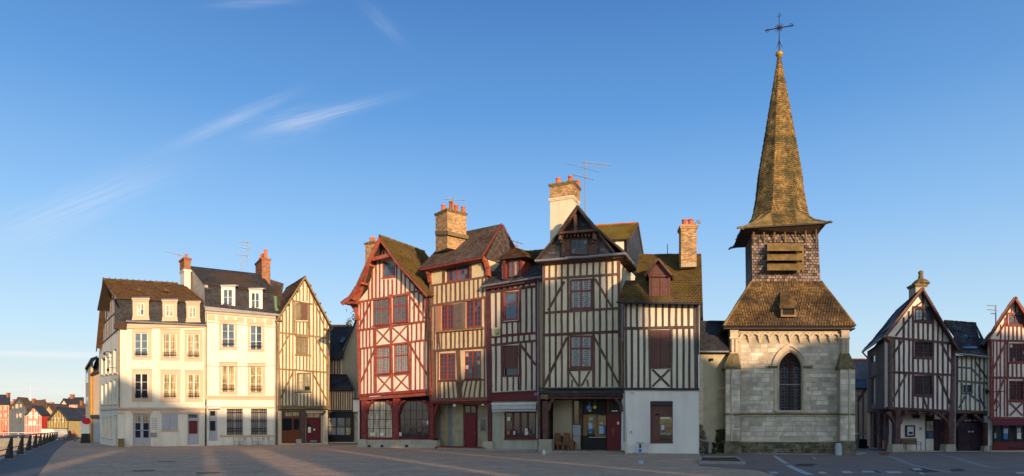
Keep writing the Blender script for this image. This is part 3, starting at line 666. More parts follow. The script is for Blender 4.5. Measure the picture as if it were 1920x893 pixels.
    for (x0, y0, x1, y1), (a0, b0, a1, b1) in (((248, 560, 280, 600), (256.6, 569, 270.4, 591.5)), ((304, 563, 333, 602), (310.2, 572, 324.7, 593.6)), ((348.7, 566, 375.7, 604), (354, 575.5, 367.2, 595.7))):
        dm = link('dormer', MB().ext(P.poly(rect(x0 + 1.5, y0 + 2, x1 - 1.5, y1), .1), -P.n * 1.6), MAT['plasterB'], t)
        mb = MB()
        for q in ((x0 - .8, y0 - 1.6, x1 + .8, y0 + 1.8, .34), (x0 + .3, y0 + 1.8, x1 - .3, y0 + 5.2, .22), (x0 + .2, y1 - 7, x1 - .2, y1 - 1.5, .2), (x0 - .6, y1 - 1.5, x1 + .6, y1 + .5, .28), (x0 + 1, y0 + 5, a0, y1 - 7, .16), (a1, y0 + 5, x1 - 1, y1 - 7, .16), (a0, y0 + 5, a1, b0, .155), (a0, b1, a1, y1 - 7, .155)):
            mb.ext(P.poly(rect(*q[:4]), q[4]), -P.n * (q[4] - .08))
        link('dormer_surround', mb, MAT['surround'], dm)
        w = window(t, P, a0, b0, a1, b1, MAT['whitepaint'], None, 1, 2, 1.3, .6, 2, off=.15, gms=[MAT['gamb2'], MAT['gsky']], name='dormer_window')
        lr = roofquad(t, P.pt(x0 - 1, y0 - 1.6, .36), P.pt(x1 + 1, y0 - 1.6, .36), P.pt(x1 + .5, y0 - 4.5, -1.0), P.pt(x0 - .5, y0 - 4.5, -1.0), MAT['zinc'], .05, name='dormer_roof')
    gutter(t, P, 236, 602.5, 388, 610, MAT['zinc'], .38, .085)
    slab(t, P, [(222, 616), (385, 613.4), (385, 610.6), (238, 604)], .2, .2, MAT['surround'], 'cornice')
    # corner return eave
    slab(t, P, [(215, 616), (237, 618), (239, 604), (215, 606)], .26, .5, MAT['under'], 'corner_eave')
    downpipe(t, P, 223.3, 618, 764, M('brown_pipe', (.30, .17, .06), .6), .12, .06); downpipe(t, P, 386, 743, 836, MAT['black'], .1, .07); downpipe(t, P, 384.2, 613, 745, MAT['surround'], .12, .05)
    # side wall, seen at a slant
    Q = PAs; ho = []
    cols = [(190, 193.5), (197.2, 201.2), (204.6, 209.2), (212.8, 217.4)]
    def tl(x): return lerp(831, 838.5, (x - 187) / 35)
    for k, (x0, x1) in enumerate(cols):
        ho.append([(x0, 672 - k * 5.2), (x1, 670.5 - k * 5.5), (x1, 702 - k * 1), (x0, 702.3 - k * 1)]); ho.append([(x0, 722 - k * 3.2), (x1, 720.5 - k * 3.2), (x1, 758.5 - k * .4), (x0, 758.8 - k * .3)])
    for k, (x0, x1) in enumerate(cols[:3]): ho.append([(x0, 783.8 - k * 1.4), (x1, 783.2 - k * 1.5), (x1, 821 + k * 1.2), (x0, 820 + k * 1.2)])
    ho.append([(213.5, 778.5), (219.5, 777.5), (219.8, 836), (213.7, 834.5)])
    sw = wall(t, Q, [(185.6, 651), (222, 617), (222, 838.5), (187, 831)], ho, MAT['plasterA'], .25, name='gable_side_wall')
    for h in ho:
        (x0, y0), (x1, y1), (x2, y2), (x3, y3) = h
        w = link('window', MB().ext(Q.poly(h, -.16), -Q.n * .04), MAT['whitepaint'] if y0 < 776 or x0 < 212 else MAT['greypaint'], t)
        mx = (x0 + x1) / 2
        for (u0, u1) in ((x0 + .5, mx - .3), (mx + .3, x1 - .5)): slab(w, Q, [(u0, y0 + 2), (u1, y1 + 2), (u1, y2 - 2), (u0, y3 - 2)], -.15, .02, MAT['gamb2'], 'pane')
        slab(t, Q, [(x0 - .6, y3 + 2.5), (x1 + .6, y2 + 2.5), (x1 + .6, y2), (x0 - .6, y3)], .1, .2, MAT['surround'], 'sill')
    slab(t, Q, [(186.8, 770), (222, 767.6), (222, 764.5), (186.8, 767.2)], .12, .12, MAT['surround'], 'string_course')
    # timbered gable
    gf = [(193, 525.5), (215, 558), (215, 619), (185, 651)]
    wall(t, Q, [(193, 527), (215, 559), (221, 605), (221.5, 617.5), (185.5, 651)], [], MAT['plasterI'], .3, .01, 'timbered_gable', zero=False)
    topf = yline([(184, 640), (193, 526), (215, 558), (222, 600)]); botf = yline([(185, 651), (222, 617)])
    studs(t, Q, [187.5, 190.5, 193.5, 196.5, 199.5, 202.5, 205.5, 208.7, 212, 215.3], topf, botf, 1.1, MAT['boards'], .04, jit=.1)
    for a_, b__ in (((185.5, 649), (221.5, 616.5)), ((188, 612), (215, 587)), ((190.5, 576), (213, 558)), ((215, 560), (215.5, 617))): beam(t, Q, a_, b__, 1.6, MAT['boards'], .07)
    # verge boards and their brackets, roof edge
    mb = MB(); ra = Q.pt(192.3, 523.5, .55); rb = Q.pt(179.8, 655, .55); mb.ext([ra, rb, rb + Vector((0, 0, -.3)), ra + Vector((0, 0, -.3))], -Q.n * .1)
    rc = Q.pt(215, 555.5, .55); mb.ext([ra, rc, rc + Vector((0, 0, -.25)), ra + Vector((0, 0, -.25))], -Q.n * .1); link('bargeboard', mb, MAT['tC'], t)
    for tt in (.2, .45, .72, .95): p = ra.lerp(rb, tt) + Vector((0, 0, -.25)); link('bracket', MB().obox(p - Q.n * .3, Q.u, Q.n, .14, .6, .16), MAT['tC'], t)
    rb2 = Q.pt(180, 653.5, .6); bkl = rb2 + PA.u * 8
    link('roof', MB().ext([ra, rb2, rb2 + PA.u * 10, ra + PA.u * 6], Vector((0, 0, .12))), MAT['rtA'], t)
    for (px, py) in ((209, 660), (208, 671), (216, 690)):
        o = Q.pt(px, py, .1); link('wall_lamp', MB().tube([o - Q.n * .1, o + Q.n * .5, o + Q.n * .6 + Vector((0, 0, -.1))], .03, 6).lathe(o + Q.n * .6 + Vector((0, 0, -.35)), [(.05, .25), (.14, .18), (.1, 0)], 8), MAT['iron'], t)
    bn = tagm(link('bin', MB().obox(PA.ground(227, .5), PA.u, PA.n, .5, .45, .75, .92).obox(PA.ground(227, .5) + Vector((0, 0, .752)), PA.u, PA.n, .52, .47, .06), M('olive_plastic', (.20, .15, .05), .6), origin=at(PA, 227, .5)), 'small olive brown bin standing against the corner of the white corner house', 'bin')
houseA()

# ---------------------------------------------------------------- taller white house (B)
def houseB():
    P = PB; t = thing('town_house', 'taller cream house with two dormers, big brick chimney and barred ground floor windows', 'house', at(P, 385))
    wins = [((411, 601.5, 444.5, 657), (415.6, 605, 440.3, 652)), ((464.7, 606, 496, 660), (468.6, 610, 492, 656.5)), ((411, 679.7, 445.5, 740.4), (415.4, 685, 440.3, 736.5)), ((464.5, 681.8, 497.7, 741), (468.3, 687, 492, 737.5))]
    grl = [(425.4, 767, 454.8, 815.2), (471, 767, 500.4, 815)]
    holes = [rect(*w[1]) for w in wins] + [rect(*g) for g in grl] + [rect(391.6, 770, 407.5, 833.7)]
    wall(t, P, [(385, 580), (517, 590), (517, 832.5), (385, 834.5)], holes, MAT['plasterB'])
    body(t, P, [(385, 572), (517, 586), (517, 832.5), (385, 834.5)], .3, 9.5, MAT['plasterB'], 'inner_wall')
    for k, (o, i) in enumerate(wins):
        surround(t, P, o, i, MAT['surround'])
        window(t, P, *i, MAT['whitepaint'], None, 1, 3, 1.7, .6, 2, off=-.08, gms=[MAT['gsky']] if k < 2 else [MAT['gamber']])
        balconette(t, P, i[0] - .5, i[2] + .5, i[3] - 13, i[3] - 1, .03)
    for k, g in enumerate(grl):
        gw = link('window', MB().ext(P.poly(rect(*g), -.2), -P.n * .04), M('barred_window_blind', (.30, .28, .26), .5, .2, 2), t)
        x0, y0, x1, y1 = g
        slab(gw, P, rect((x0 + x1) / 2 - 1, y0, (x0 + x1) / 2 + 1, y1), -.16, .04, MAT['whitepaint'], 'mullion')
        mb = MB()
        for j in range(9): x = lerp(x0 + .4, x1 - .4, j / 8); mb.tube([P.pt(x, y0 - 1, .05), P.pt(x, y1 + 1, .05)], .022, 5)
        for y in (y0 + 1, y0 + 7, y0 + 21, y0 + 23, y0 + 36, y0 + 42, y1 - 1): mb.tube([P.pt(x0 - .5, y, .055), P.pt(x1 + .5, y, .055)], .024, 5)
        for j in range(8):
            for yy in (y0 + 4, y0 + 39): 
                c = P.pt(lerp(x0 + .4, x1 - .4, (j + .5) / 8), yy, .05); mb.tube([c + P.u * .09 * math.cos(q) + Vector((0, 0, .14 * math.sin(q))) for q in frange(0, 2 * math.pi, 8)], .016, 4)
        link('window_grille', mb, MAT['iron'], t, stuff=True)
    for (x0, y0, x1, y1, of) in ((384.3, 741.5, 515, 744.5, .32), (384.8, 744.5, 514.5, 749, .2), (385.5, 749, 514, 762, .08), (385, 762, 514.5, 765, .16)):
        slab(t, P, [(x0, y1), (x1, y1 + .6), (x1, y0 + .6), (x0, y0)], of, of, MAT['surround'] if of != .08 else MAT['plasterB'], 'cornice')
    slab(t, P, [(384.6, 582), (525, 593), (525, 589), (384.6, 574.5)], .42, .45, MAT['zinc'], 'eaves_gutter')
    slab(t, P, [(385, 587), (517, 597.5), (517, 592.4), (385, 582)], .2, .2, MAT['surround'], 'cornice')
    for k in range(7):
        x0 = 390 + k * 18.1; dy = (x0 - 385) * .078
        slab(t, P, [(x0, 600 + dy), (x0 + 13.5, 601 + dy), (x0 + 13.5, 590.5 + dy), (x0, 589.5 + dy)], .05, .05, MAT['surround'], 'frieze_panel')
    slab(t, P, [(385.5, 605), (516.5, 614.6), (516.5, 612.6), (385.5, 603)], .06, .06, MAT['surround'], 'frieze_band')
    d = link('front_door', MB().ext(P.poly(rect(391.6, 770, 407.5, 833.7), -.12), -P.n * .05), MAT['greypaint'], t)
    slab(d, P, rect(394, 771, 403.5, 779.8), -.11, .02, MAT['gdark'], 'transom_light'); slab(d, P, rect(393.7, 789.5, 403.6, 808), -.1, .02, MAT['gdark'], 'pane'); slab(d, P, rect(393.7, 812, 404, 830), -.1, .02, MAT['greypaint'], 'door_panel')
    hb = MB(); c = [P.pt(389, 760, .0), P.pt(412, 760, .0), P.pt(413.5, 764, .75), P.pt(390, 764.5, .75)]; hb.prism(c, [v + Vector((0, 0, -.12)) for v in c]); link('door_hood', hb, MAT['plasterB'], t)
    slab(t, P, rect(413, 815.8, 514, 818.2), .22, .25, MAT['surround'], 'ledge')
    slab(t, P, rect(386, 827, 516, 834), .05, .05, MAT['plasterB'], 'plinth')
    # slate attic
    a, b, c, d_ = P.pt(385, 574.5, .2), P.pt(515, 587.5, .2), P.pt(514, 547, -.6), P.pt(383.5, 531.5, -.6)
    roofquad(t, a, b, c, d_, MAT['under'], .15, MAT['slate'], .28, .2, 'slate_attic', 'slates', .12, .014)
    e0, e1 = P.pt(383, 531, -.3), P.pt(516, 547.5, -.3); r0, r1 = P.pt(357, 499, -4.0), P.pt(478, 512, -4.0)
    rf = roofquad(t, e0, e1, P.pt(489, 513.5, -4.0), r0, MAT['under'], .15, MAT['slate'], .3, .22, 'roof', 'slates', .15, .014)
    bk = [r0 - P.n * 4 + Vector((0, 0, -2.2)), P.pt(489, 513.5, -4.0) - P.n * 4 + Vector((0, 0, -2.2))]
    link('roof', MB().ext([r0, P.pt(489, 513.5, -4.0), bk[1], bk[0]], Vector((0, 0, -.15))), MAT['slate'], t)
    # grey left gable above the neighbour
    g = [P.pt(384, 531.5, -.45), P.pt(384.5, 575, -.1), P.pt(385, 640, -.1)]; gb = [p - P.n * 8.2 for p in g]
    pk = P.pt(357.5, 499.5, -4.0); b0 = pk - P.n * 3.6; b0.z = g[0].z
    b1 = b0.copy(); b1.z = g[2].z
    link('left_gable', MB().ext([g[2], g[0], pk, b0, b1], P.u * .3), M('grey_render', (.40, .37, .34), .9, .12, 1, c2=(.28, .25, .22)), t)
    chimney(t, Plane(346, 70.6, 358, 71.0), 345.8, 357.3, 505, 556, 0, 1.7, (MAT['plasterB'], None))
    ch = chimney(t, Plane(346, 70.6, 358, 71.0), 345.4, 357.7, 483, 505, 0, 1.8, (MAT['mortar'], MAT['brickr']), [(.5, .3, .45), (.5, .7, .3)], capmat=MAT['brickr'])
    chimney(t, Plane(491, 74.6, 507, 75.1), 491, 506.8, 483.5, 541, 0, 3.2, (MAT['mortar'], MAT['brickr']), [(.5, .08, .95), (.5, .36, .7), (.5, .62, .8), (.5, .9, .6)], capmat=MAT['brickr'], potr=.2)
    for (x0, y0, x1, y1), w in (((415, 535.5, 441, 576), (418.3, 542, 436.6, 573)), ((467.4, 541.5, 492.2, 581.5), (470.6, 548.5, 486.8, 578.5))):
        dm = link('dormer', MB().ext(P.poly(rect(x0 + 1, y0 + 2, x1 - 1, y1), .02), -P.n * 1.5), MAT['whitepaint'], t)
        mb = MB()
        for q in ((x0 - 1, y0 - 1, x1 + 1.6, y0 + 1.5, .3), (x0, y0 + 1.5, w[0], y1, .1), (w[2], y0 + 1.5, x1, y1, .1), (w[0], y0 + 1.5, w[2], w[1], .095), (w[0], w[3], w[2], y1, .095)): mb.ext(P.poly(rect(*q[:4]), q[4]), -P.n * (q[4] - .01))
        link('dormer_surround', mb, MAT['whitepaint'], dm)
        window(t, P, *w, MAT['whitepaint'], MAT['gsky'], 1, 2, 1.6, .6, 2, off=.08, name='dormer_window', gms=[MAT['gsky'], MAT['gdark']])
        roofquad(t, P.pt(x0 - 2, y0 - 1, .34), P.pt(x1 + 6, y0 + .2, .34), P.pt(x1 + 6, y0 - 2, -.9), P.pt(x0 - 2, y0 - 3.3, -.9), MAT['zinc'], .06, name='dormer_roof')
    downpipe(t, P, 516.6, 596, 834, MAT['zinc'], .14, .07); downpipe(t, P, 386.8, 583, 742, MATS['brown_pipe'], .12, .05)
    link('wall_cable', MB().tube([P.pt(386, 686, .05), P.pt(430, 687.5, .05), P.pt(475, 687.5, .05), P.pt(515, 686, .05)], .015, 5), MAT['iron'], t)
    link('copper_flue', MB().tube([P.pt(516, 556, -.4), P.pt(516.5, 576, -.3), P.pt(520, 584, -.2)], .2, 8), M('verdigris', (.12, .22, .12), .7), t)
houseB()

# ---------------------------------------------------------------- honey-coloured timbered gable (C)
def leanroof(t, P, apex, foot, off, L, mat, tmat, tw=.22, th=.2, under=None, name='roof', thick=.14, ext=None, jit=.4, back=None):
    """one roof pitch of a gabled house whose gable faces out: apex and foot in px on P at off, running back L metres"""
    a, f = P.pt(*apex, off), P.pt(*foot, off); b = (back or -P.n) * L
    if ext: pass
    bl, br, tr, tl = (f + b, f, a, a + b) if apex[0] > foot[0] else (f, f + b, a + b, a)
    return roofquad(t, bl, br, tr, tl, mat, thick, tmat, tw, th, name=name, jit=jit)
def houseC():
    P = PC; t = thing('timbered_house', 'tall narrow house with honey-coloured timber stripes and steep gable beside the cream town house', 'house', at(P, 517)); T, PL = MAT['tC'], MAT['plasterC']
    wins = [(554.3, 568, 576.8, 601), (554.3, 631.5, 577.7, 664), (556, 699, 583.6, 735)]
    wall(t, P, [(519.5, 603), (572, 523), (619, 607), (616.5, 766), (522.5, 766)], [rect(*w) for w in wins], PL, zero=False)
    body(t, P, [(521, 608), (572, 530), (617, 612), (616, 834), (521, 834)], .3, 8, PL)
    top = yline([(519, 604), (572, 523), (619, 606)]); r2 = yline([(519, 623), (617, 634)]); r3 = yline([(521, 692), (616, 698)]); r4 = yline([(523, 761), (616, 761)])
    sk1 = [(551.5, 579)]; xs = frange(523.5, 613, 15)
    gtop = lambda x: top(x) + 3
    studs(t, P, xs, gtop, r2, 2.6, T, skip=[(552.5, 578.5)]); studs(t, P, [556, 562.4, 569, 575.5], gtop, lambda x: 565, 2.4, T); studs(t, P, [556, 562.4, 569, 575.5], lambda x: 603, r2, 2.4, T)
    studs(t, P, xs, r2, r3, 2.6, T, skip=[(552.5, 579.5)]); studs(t, P, [556, 562.4, 569, 575.5], r2, lambda x: 629, 2.4, T); studs(t, P, [556, 562.4, 569, 575.5], lambda x: 666.5, r3, 2.4, T)
    studs(t, P, xs, r3, r4, 2.6, T, skip=[(553.5, 586)]); studs(t, P, [557, 563.5, 570, 576.5, 583], lambda x: 738, r4, 2.4, T)
    for a, b, w in (((519, 623), (617, 634.3), 3.2), ((521, 692), (616.5, 698.5), 3.2), ((549, 564.5), (586, 570.5), 2.6), ((553, 603), (579, 604), 1.8), ((553, 630), (580, 633), 2), ((553, 666), (584, 667.5), 2), ((541.5, 628.7), (523.4, 665), 2.6), ((591.5, 633), (615.8, 681), 2.6), ((549.7, 697.6), (525, 749), 2.6), ((585.8, 698.5), (613.5, 752), 2.6), ((521.6, 606), (525, 762), 3.4), ((616.4, 616), (614.6, 762), 3), ((553, 565), (553, 629), 2), ((578.5, 570), (579, 629), 2), ((553.5, 692), (553.5, 764), 2), ((587, 698), (587, 762), 2), ((573, 523), (606, 607), 2.2)): beam(t, P, a, b, w, T, .055, .11)
    window(t, P, 554.3, 568, 565.5, 601, T, MAT['gleady'], 1, 1, 1.4, .6, 1, off=-.05); 
    sh = slab(t, P, rect(566, 569, 577, 600.5), .05, .08, MAT['brownpaint'], 'shutter'); 
    window(t, P, *wins[1], T, MAT['gleady'], 1, 1, 1.6, .7, 2, off=-.05, sill=T); window(t, P, *wins[2], MAT['tJ'], MAT['gamb2'], 1, 4, 3, .7, 2, off=-.05, sill=MAT['tJb'], gms=[MAT['gamb2'], MAT['gamb2'], MAT['gdark']])
    # flower box in the lowest window
    for i in range(4): beam(t, P, (521, 763 + 0), (616.5, 763), 4.6, T, .09) if i == 0 else None
    beam(t, P, (522, 768), (615.5, 767.5), 3, MAT['tH'], .03, .2)
    # ground floor
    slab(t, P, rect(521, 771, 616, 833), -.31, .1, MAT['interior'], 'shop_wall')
    for (x0, x1, y0) in ((521.5, 528, 771), (605, 614.5, 771)): slab(t, P, rect(x0, y0, x1, 833), .04, .36, MAT['stonem'], 'stone_pier')
    beam(t, P, (569, 771), (569, 833), 8.5, MAT['tH'], .02, .35, 'post', seg=3); beam(t, P, (569, 771), (563.5, 778), 4, MAT['tH'], .03, .3, 'bracket'); beam(t, P, (569.5, 771), (575, 778), 4, MAT['tH'], .03, .3, 'bracket'); beam(t, P, (610, 771), (604, 779), 4, MAT['tH'], .05, .3, 'bracket')
    sf = slab(t, P, rect(528.5, 771, 564, 831.5), -.2, .06, MAT['brownpaint'], 'shopfront')
    m2 = M('rust_shopfront_paint', (.17, .045, .02), .5, .15, 3)
    slab(sf, P, rect(529.5, 808, 563, 831), -.17, .03, m2, 'lower_panel'); slab(sf, P, rect(535, 773, 561, 780.5), -.17, .03, MAT['gamber'], 'transom_light'); slab(sf, P, rect(529.5, 785, 547.3, 807), -.17, .03, MAT['gdark'], 'shop_window'); slab(sf, P, rect(551, 786, 561, 806), -.17, .03, MAT['gdark'], 'door_glass'); slab(sf, P, rect(529, 782, 563.5, 784.5), -.15, .05, m2, 'transom_bar'); slab(sf, P, rect(547.6, 784.5, 550.6, 831), -.15, .05, m2, 'stile')
    d = slab(t, P, rect(574.5, 775, 601.5, 830.5), -.2, .06, MAT['maroonpaint'], 'shop_door')
    slab(d, P, rect(575.5, 776, 600.5, 783), -.17, .03, MAT['gamber'], 'transom_light'); slab(d, P, rect(586.5, 786, 599.5, 829), -.17, .03, MAT['maroonpaint'], 'door_leaf'); slab(d, P, rect(575, 795, 585, 806), -.16, .02, MAT['gdark'], 'pane'); slab(d, P, rect(577.5, 801, 583, 811.5), -.13, .015, MAT['white'], 'poster'); slab(d, P, rect(587.5, 804, 591, 807.5), -.13, .015, MAT['white'], 'sticker'); slab(d, P, rect(581.5, 825.5, 594, 829), -.13, .015, MAT['zinc'], 'kick_plate')
    slab(t, P, rect(521, 831.3, 615.5, 834.5), .15, .5, MAT['stonem'], 'doorstep')
    # roof
    O = .45
    leanroof(t, P, (572.3, 519), (517, 603), O, 7.5, MAT['under'], MAT['rtE'], .24, .2, jit=.5); leanroof(t, P, (572.3, 519), (624, 616), O, 7.5, MAT['under'], MAT['rtE'], .24, .2, jit=.5)
    for a, b in (((572.3, 519.5), (517, 603.5)), ((572.3, 519.5), (624, 616.5))): beam(t, P, a, b, 2.6, T, O + .02, .1, 'bargeboard')
    for tt in (.15, .32, .5, .68, .86):
        p = P.pt(lerp(572.3, 624, tt), lerp(524, 619, tt), .0); link('purlin_end', MB().obox(p + P.n * .3, P.u, P.n, .16, .6, .16), T, t)
    for tt in (.3, .6, .93):
        p = P.pt(lerp(572.3, 519, tt), lerp(524, 605, tt), .0); link('purlin_end', MB().obox(p + P.n * .3, P.u, P.n, .16, .6, .16), T, t)
    beam(t, P, (519, 600), (530, 601), 2.4, T, .5, .3, 'bracket'); beam(t, P, (609, 616.5), (623, 618), 2.4, T, .45, .3, 'bracket')
    rr = MB(); a = P.pt(572.3, 519, O); b = a - P.n * 7.5
    for i in range(18): c0, c1 = a.lerp(b, i / 18), a.lerp(b, (i + .9) / 18); rr.tube([c0, c1], .1 + random.uniform(-.01, .02), 6)
    link('ridge_tiles', rr, MAT['rtA'], t, stuff=True)
    # rear wing whose roof shows behind
    e = [P.pt(500, 560, -3), P.pt(525, 575, -3), P.pt(532, 532, -7), P.pt(504, 523, -7)]
    roofquad(t, *e, MAT['under'], .15, MAT['rtE'], .24, .2, name='rear_roof', jit=.4)
    blk = tagm(link('stone_block', MB().obox(P.ground(560, .8), P.u, P.n, .5, .4, .62, .95).obox(P.ground(557, .8) + Vector((0, 0, .4)), P.u, P.n, .25, .3, .14), MAT['stoneb'], origin=at(P, 560, .8)), 'grey stone block standing before the brown shopfront of the honey timbered house', 'stone block')
houseC()
def ridge(parent, a, b, mat, n=16, r=.1):
    rr = MB()
    for i in range(n): rr.tube([a.lerp(b, i / n), a.lerp(b, (i + .93) / n)], r + random.uniform(-.012, .02), 6)
    link('ridge_tiles', rr, mat, parent, stuff=True)
def panel(t, P, top, bot, xs, w, mat, skip=(), **k): studs(t, P, xs, top, bot, w, mat, skip=skip, **k)
def yard(x0, y0, x1, y1): return yline([(x0, y0), (x1, y1)])
# ---------------------------------------------------------------- small recessed house between the gables
def houseC2():
    P = Plane(612, 77, 672, 76); T = MAT['tE']
    t = thing('recessed_house', 'small dark shop with striped timber storey set back between two gabled houses', 'house', at(P, 614))
    PL = M('beige_render', (.46, .37, .25), .9, .08, .6, .15, 20, c2=(.3, .24, .17), c2amt=.3, streak=True)
    # plain gable wall and the slate roof running down to the left
    wall(t, P, [(636, 672), (669, 596), (690, 596), (690, 830), (636, 830)], [], PL, .3, -2.2, 'beige_gable', zero=True)
    wall(t, P, [(612, 668), (640, 668), (640, 740), (612, 740)], [], MAT['plasterC'], .3, -2.0, 'upper_wall', zero=False)
    Q = Plane(612, 79.2, 672, 78.2)
    studs(t, Q, [617.5, 622, 627.5, 633, 637], lambda x: 672, lambda x: 720, 1.8, T, off=.06)
    rf = roofquad(t, P.pt(600, 672, -1.4), P.pt(639, 672, -1.4), P.pt(666, 612, -4.8), P.pt(600, 612, -4.8), MAT['under'], .2, MAT['slate'], .28, .22, name='roof', tname='slates', thick=.02)
    link('verge_board', MB().tube([P.pt(639, 673, -1.3), P.pt(669, 596, -2.1)], .1, 5), MAT['under'], t)
    s0 = [P.pt(637, 643, -2.6), P.pt(644, 643, -2.6), P.pt(649, 634, -3.1), P.pt(642, 634, -3.1)]
    link('skylight', MB().ext([v + Vector((0, -.12, .12)) for v in s0], Vector((0, .1, -.1))), MAT['gsky'], t)
    slab(t, P, rect(612, 668.5, 640, 673), -1.2, .5, MAT['fascia'], 'gutter')
    # lean-to roof and timber storey
    a, b, c, d = P.pt(614, 731.5, .5), P.pt(663.5, 731.5, .5), P.pt(649.5, 704, -1.4), P.pt(614, 704, -1.4)
    roofquad(t, a, b, c, d, MAT['under'], .12, MAT['slate'], .28, .2, name='lean_to_roof', tname='slates', thick=.02)
    link('hip_cap', MB().tube([b + Vector((0, 0, .03)), c + Vector((0, 0, .06))], .09, 6).tube([c + Vector((0, 0, .06)), d + Vector((0, 0, .06))], .09, 6), MAT['fascia'], t)
    wall(t, P, [(614, 731), (661.5, 731), (661.5, 769), (614, 769)], [], MAT['plasterE'], .3, 0, 'timber_storey', zero=False)
    body(t, P, [(614, 731), (661.5, 731), (661.5, 830), (614, 830)], 1.0, 3.2, PL)
    studs(t, P, frange(617, 660, 11), lambda x: 733, lambda x: 769, 2.1, T)
    beam(t, P, (614, 770.5), (662, 770.5), 3, MAT['fascia'], .08); beam(t, P, (614, 733), (662, 733), 2.2, T, .05)
    # black shopfront
    fr = slab(t, P, rect(614.5, 773, 662.5, 829), -.1, .1, MAT['black'], 'shopfront')
    wm = M('frosted_pane', (.30, .29, .27), .4, .1, 2)
    for i, (x0, x1) in enumerate(((615.5, 621), (622, 629.5), (631.5, 636.5), (637, 646), (648.5, 657))):
        slab(fr, P, rect(x0, 801.8, x1, 815.5), -.085, .02, wm if i != 4 else MAT['gamber'], 'pane')
        if i < 2: slab(fr, P, rect(x0, 784, x1, 800), -.085, .02, wm, 'pane')
    slab(fr, P, rect(631.5, 784, 646, 800.5), -.085, .02, MAT['gsky'], 'pane'); slab(fr, P, rect(648.5, 784, 657, 800.5), -.085, .02, MAT['gdark'], 'pane')
    slab(t, P, rect(613, 829, 665, 831.5), .2, .4, MAT['stonem'], 'doorstep')
    # pale passage wall with its own roof ledge against the red gable
    slab(t, P, rect(663, 776, 672, 831), -.4, .3, MAT['stonem'], 'passage_wall')
    slab(t, Plane(661, 70, 678, 69.2), rect(662, 749, 677, 772), 0, 3, MAT['white'], 'passage_box'); slab(t, Plane(661, 70, 678, 69.2), rect(671.5, 770, 677, 834), 0, .3, MAT['white'], 'passage_jamb')
    slab(t, Plane(661, 70, 678, 69.2), rect(661.5, 746.5, 677, 749.5), .15, 3.3, MAT['slate'], 'ledge')
houseC2()
def tree(loc, h, label, r=2.2, n=260):
    t = thing('tree', label, 'tree', loc); x, y, z = loc
    link('trunk', MB().tube([(x, y, z), (x + .1, y, z + h * .35), (x, y + .1, z + h * .7)], .3, 8, .12), MAT['under'], t)
    br = MB(); tips = []
    for i in range(9):
        a = i * 2.4; q = Vector((x + math.cos(a) * r * .6, y + math.sin(a) * r * .6, z + h * (.6 + .04 * i))); br.tube([(x, y, z + h * (.35 + .03 * i)), q], .08, 5, .03); tips.append(q)
    link('limbs', br, MAT['under'], t, stuff=True)
    lv = MB()
    for i in range(n * 6):
        c = random.choice(tips) + Vector((random.gauss(0, r * .3), random.gauss(0, r * .3), random.gauss(0, h * .09))); s = .28
        a, b = Vector((random.gauss(0, 1), random.gauss(0, 1), random.gauss(0, 1))).normalized() * s, Vector((random.gauss(0, 1), random.gauss(0, 1), random.gauss(0, 1))).normalized() * s
        lv.add([c - a, c + b * .5, c + a, c - b * .5], [(0, 1, 2, 3)])
    link('crown', lv, M('foliage', (.085, .085, .025), .8, .3, 2, 0, island=.5), t, stuff=True)
tree((-23.5, 98, 0), 17.4, 'olive green tree rising behind the slate roof left of the red timbered gable', 1.0, 300)
def rear(label, px0, d, px1, y_eave, y_ridge, dep, mats, sh=0.):
    P = Plane(px0, d, px1, d); t = thing('background_house', label, 'house', at(P, px0))
    wall(t, P, [(px0, y_eave), (px1, y_eave), (px1, 826), (px0, 826)], [], mats[0], .3)
    roofquad(t, P.pt(px0 - 2, y_eave + 1, .4), P.pt(px1 + 2, y_eave + 1, .4), P.pt(px1 + sh, y_ridge, -dep), P.pt(px0 + sh, y_ridge, -dep), MAT['under'], .2, mats[1], .4, .32, jit=.5)
    return t, P
rear('brown mossy tiled roof showing far behind the honey timbered and red gabled houses', 585, 96, 660, 640, 609, 5, (MAT['plasterE'], MAT['rtA']))

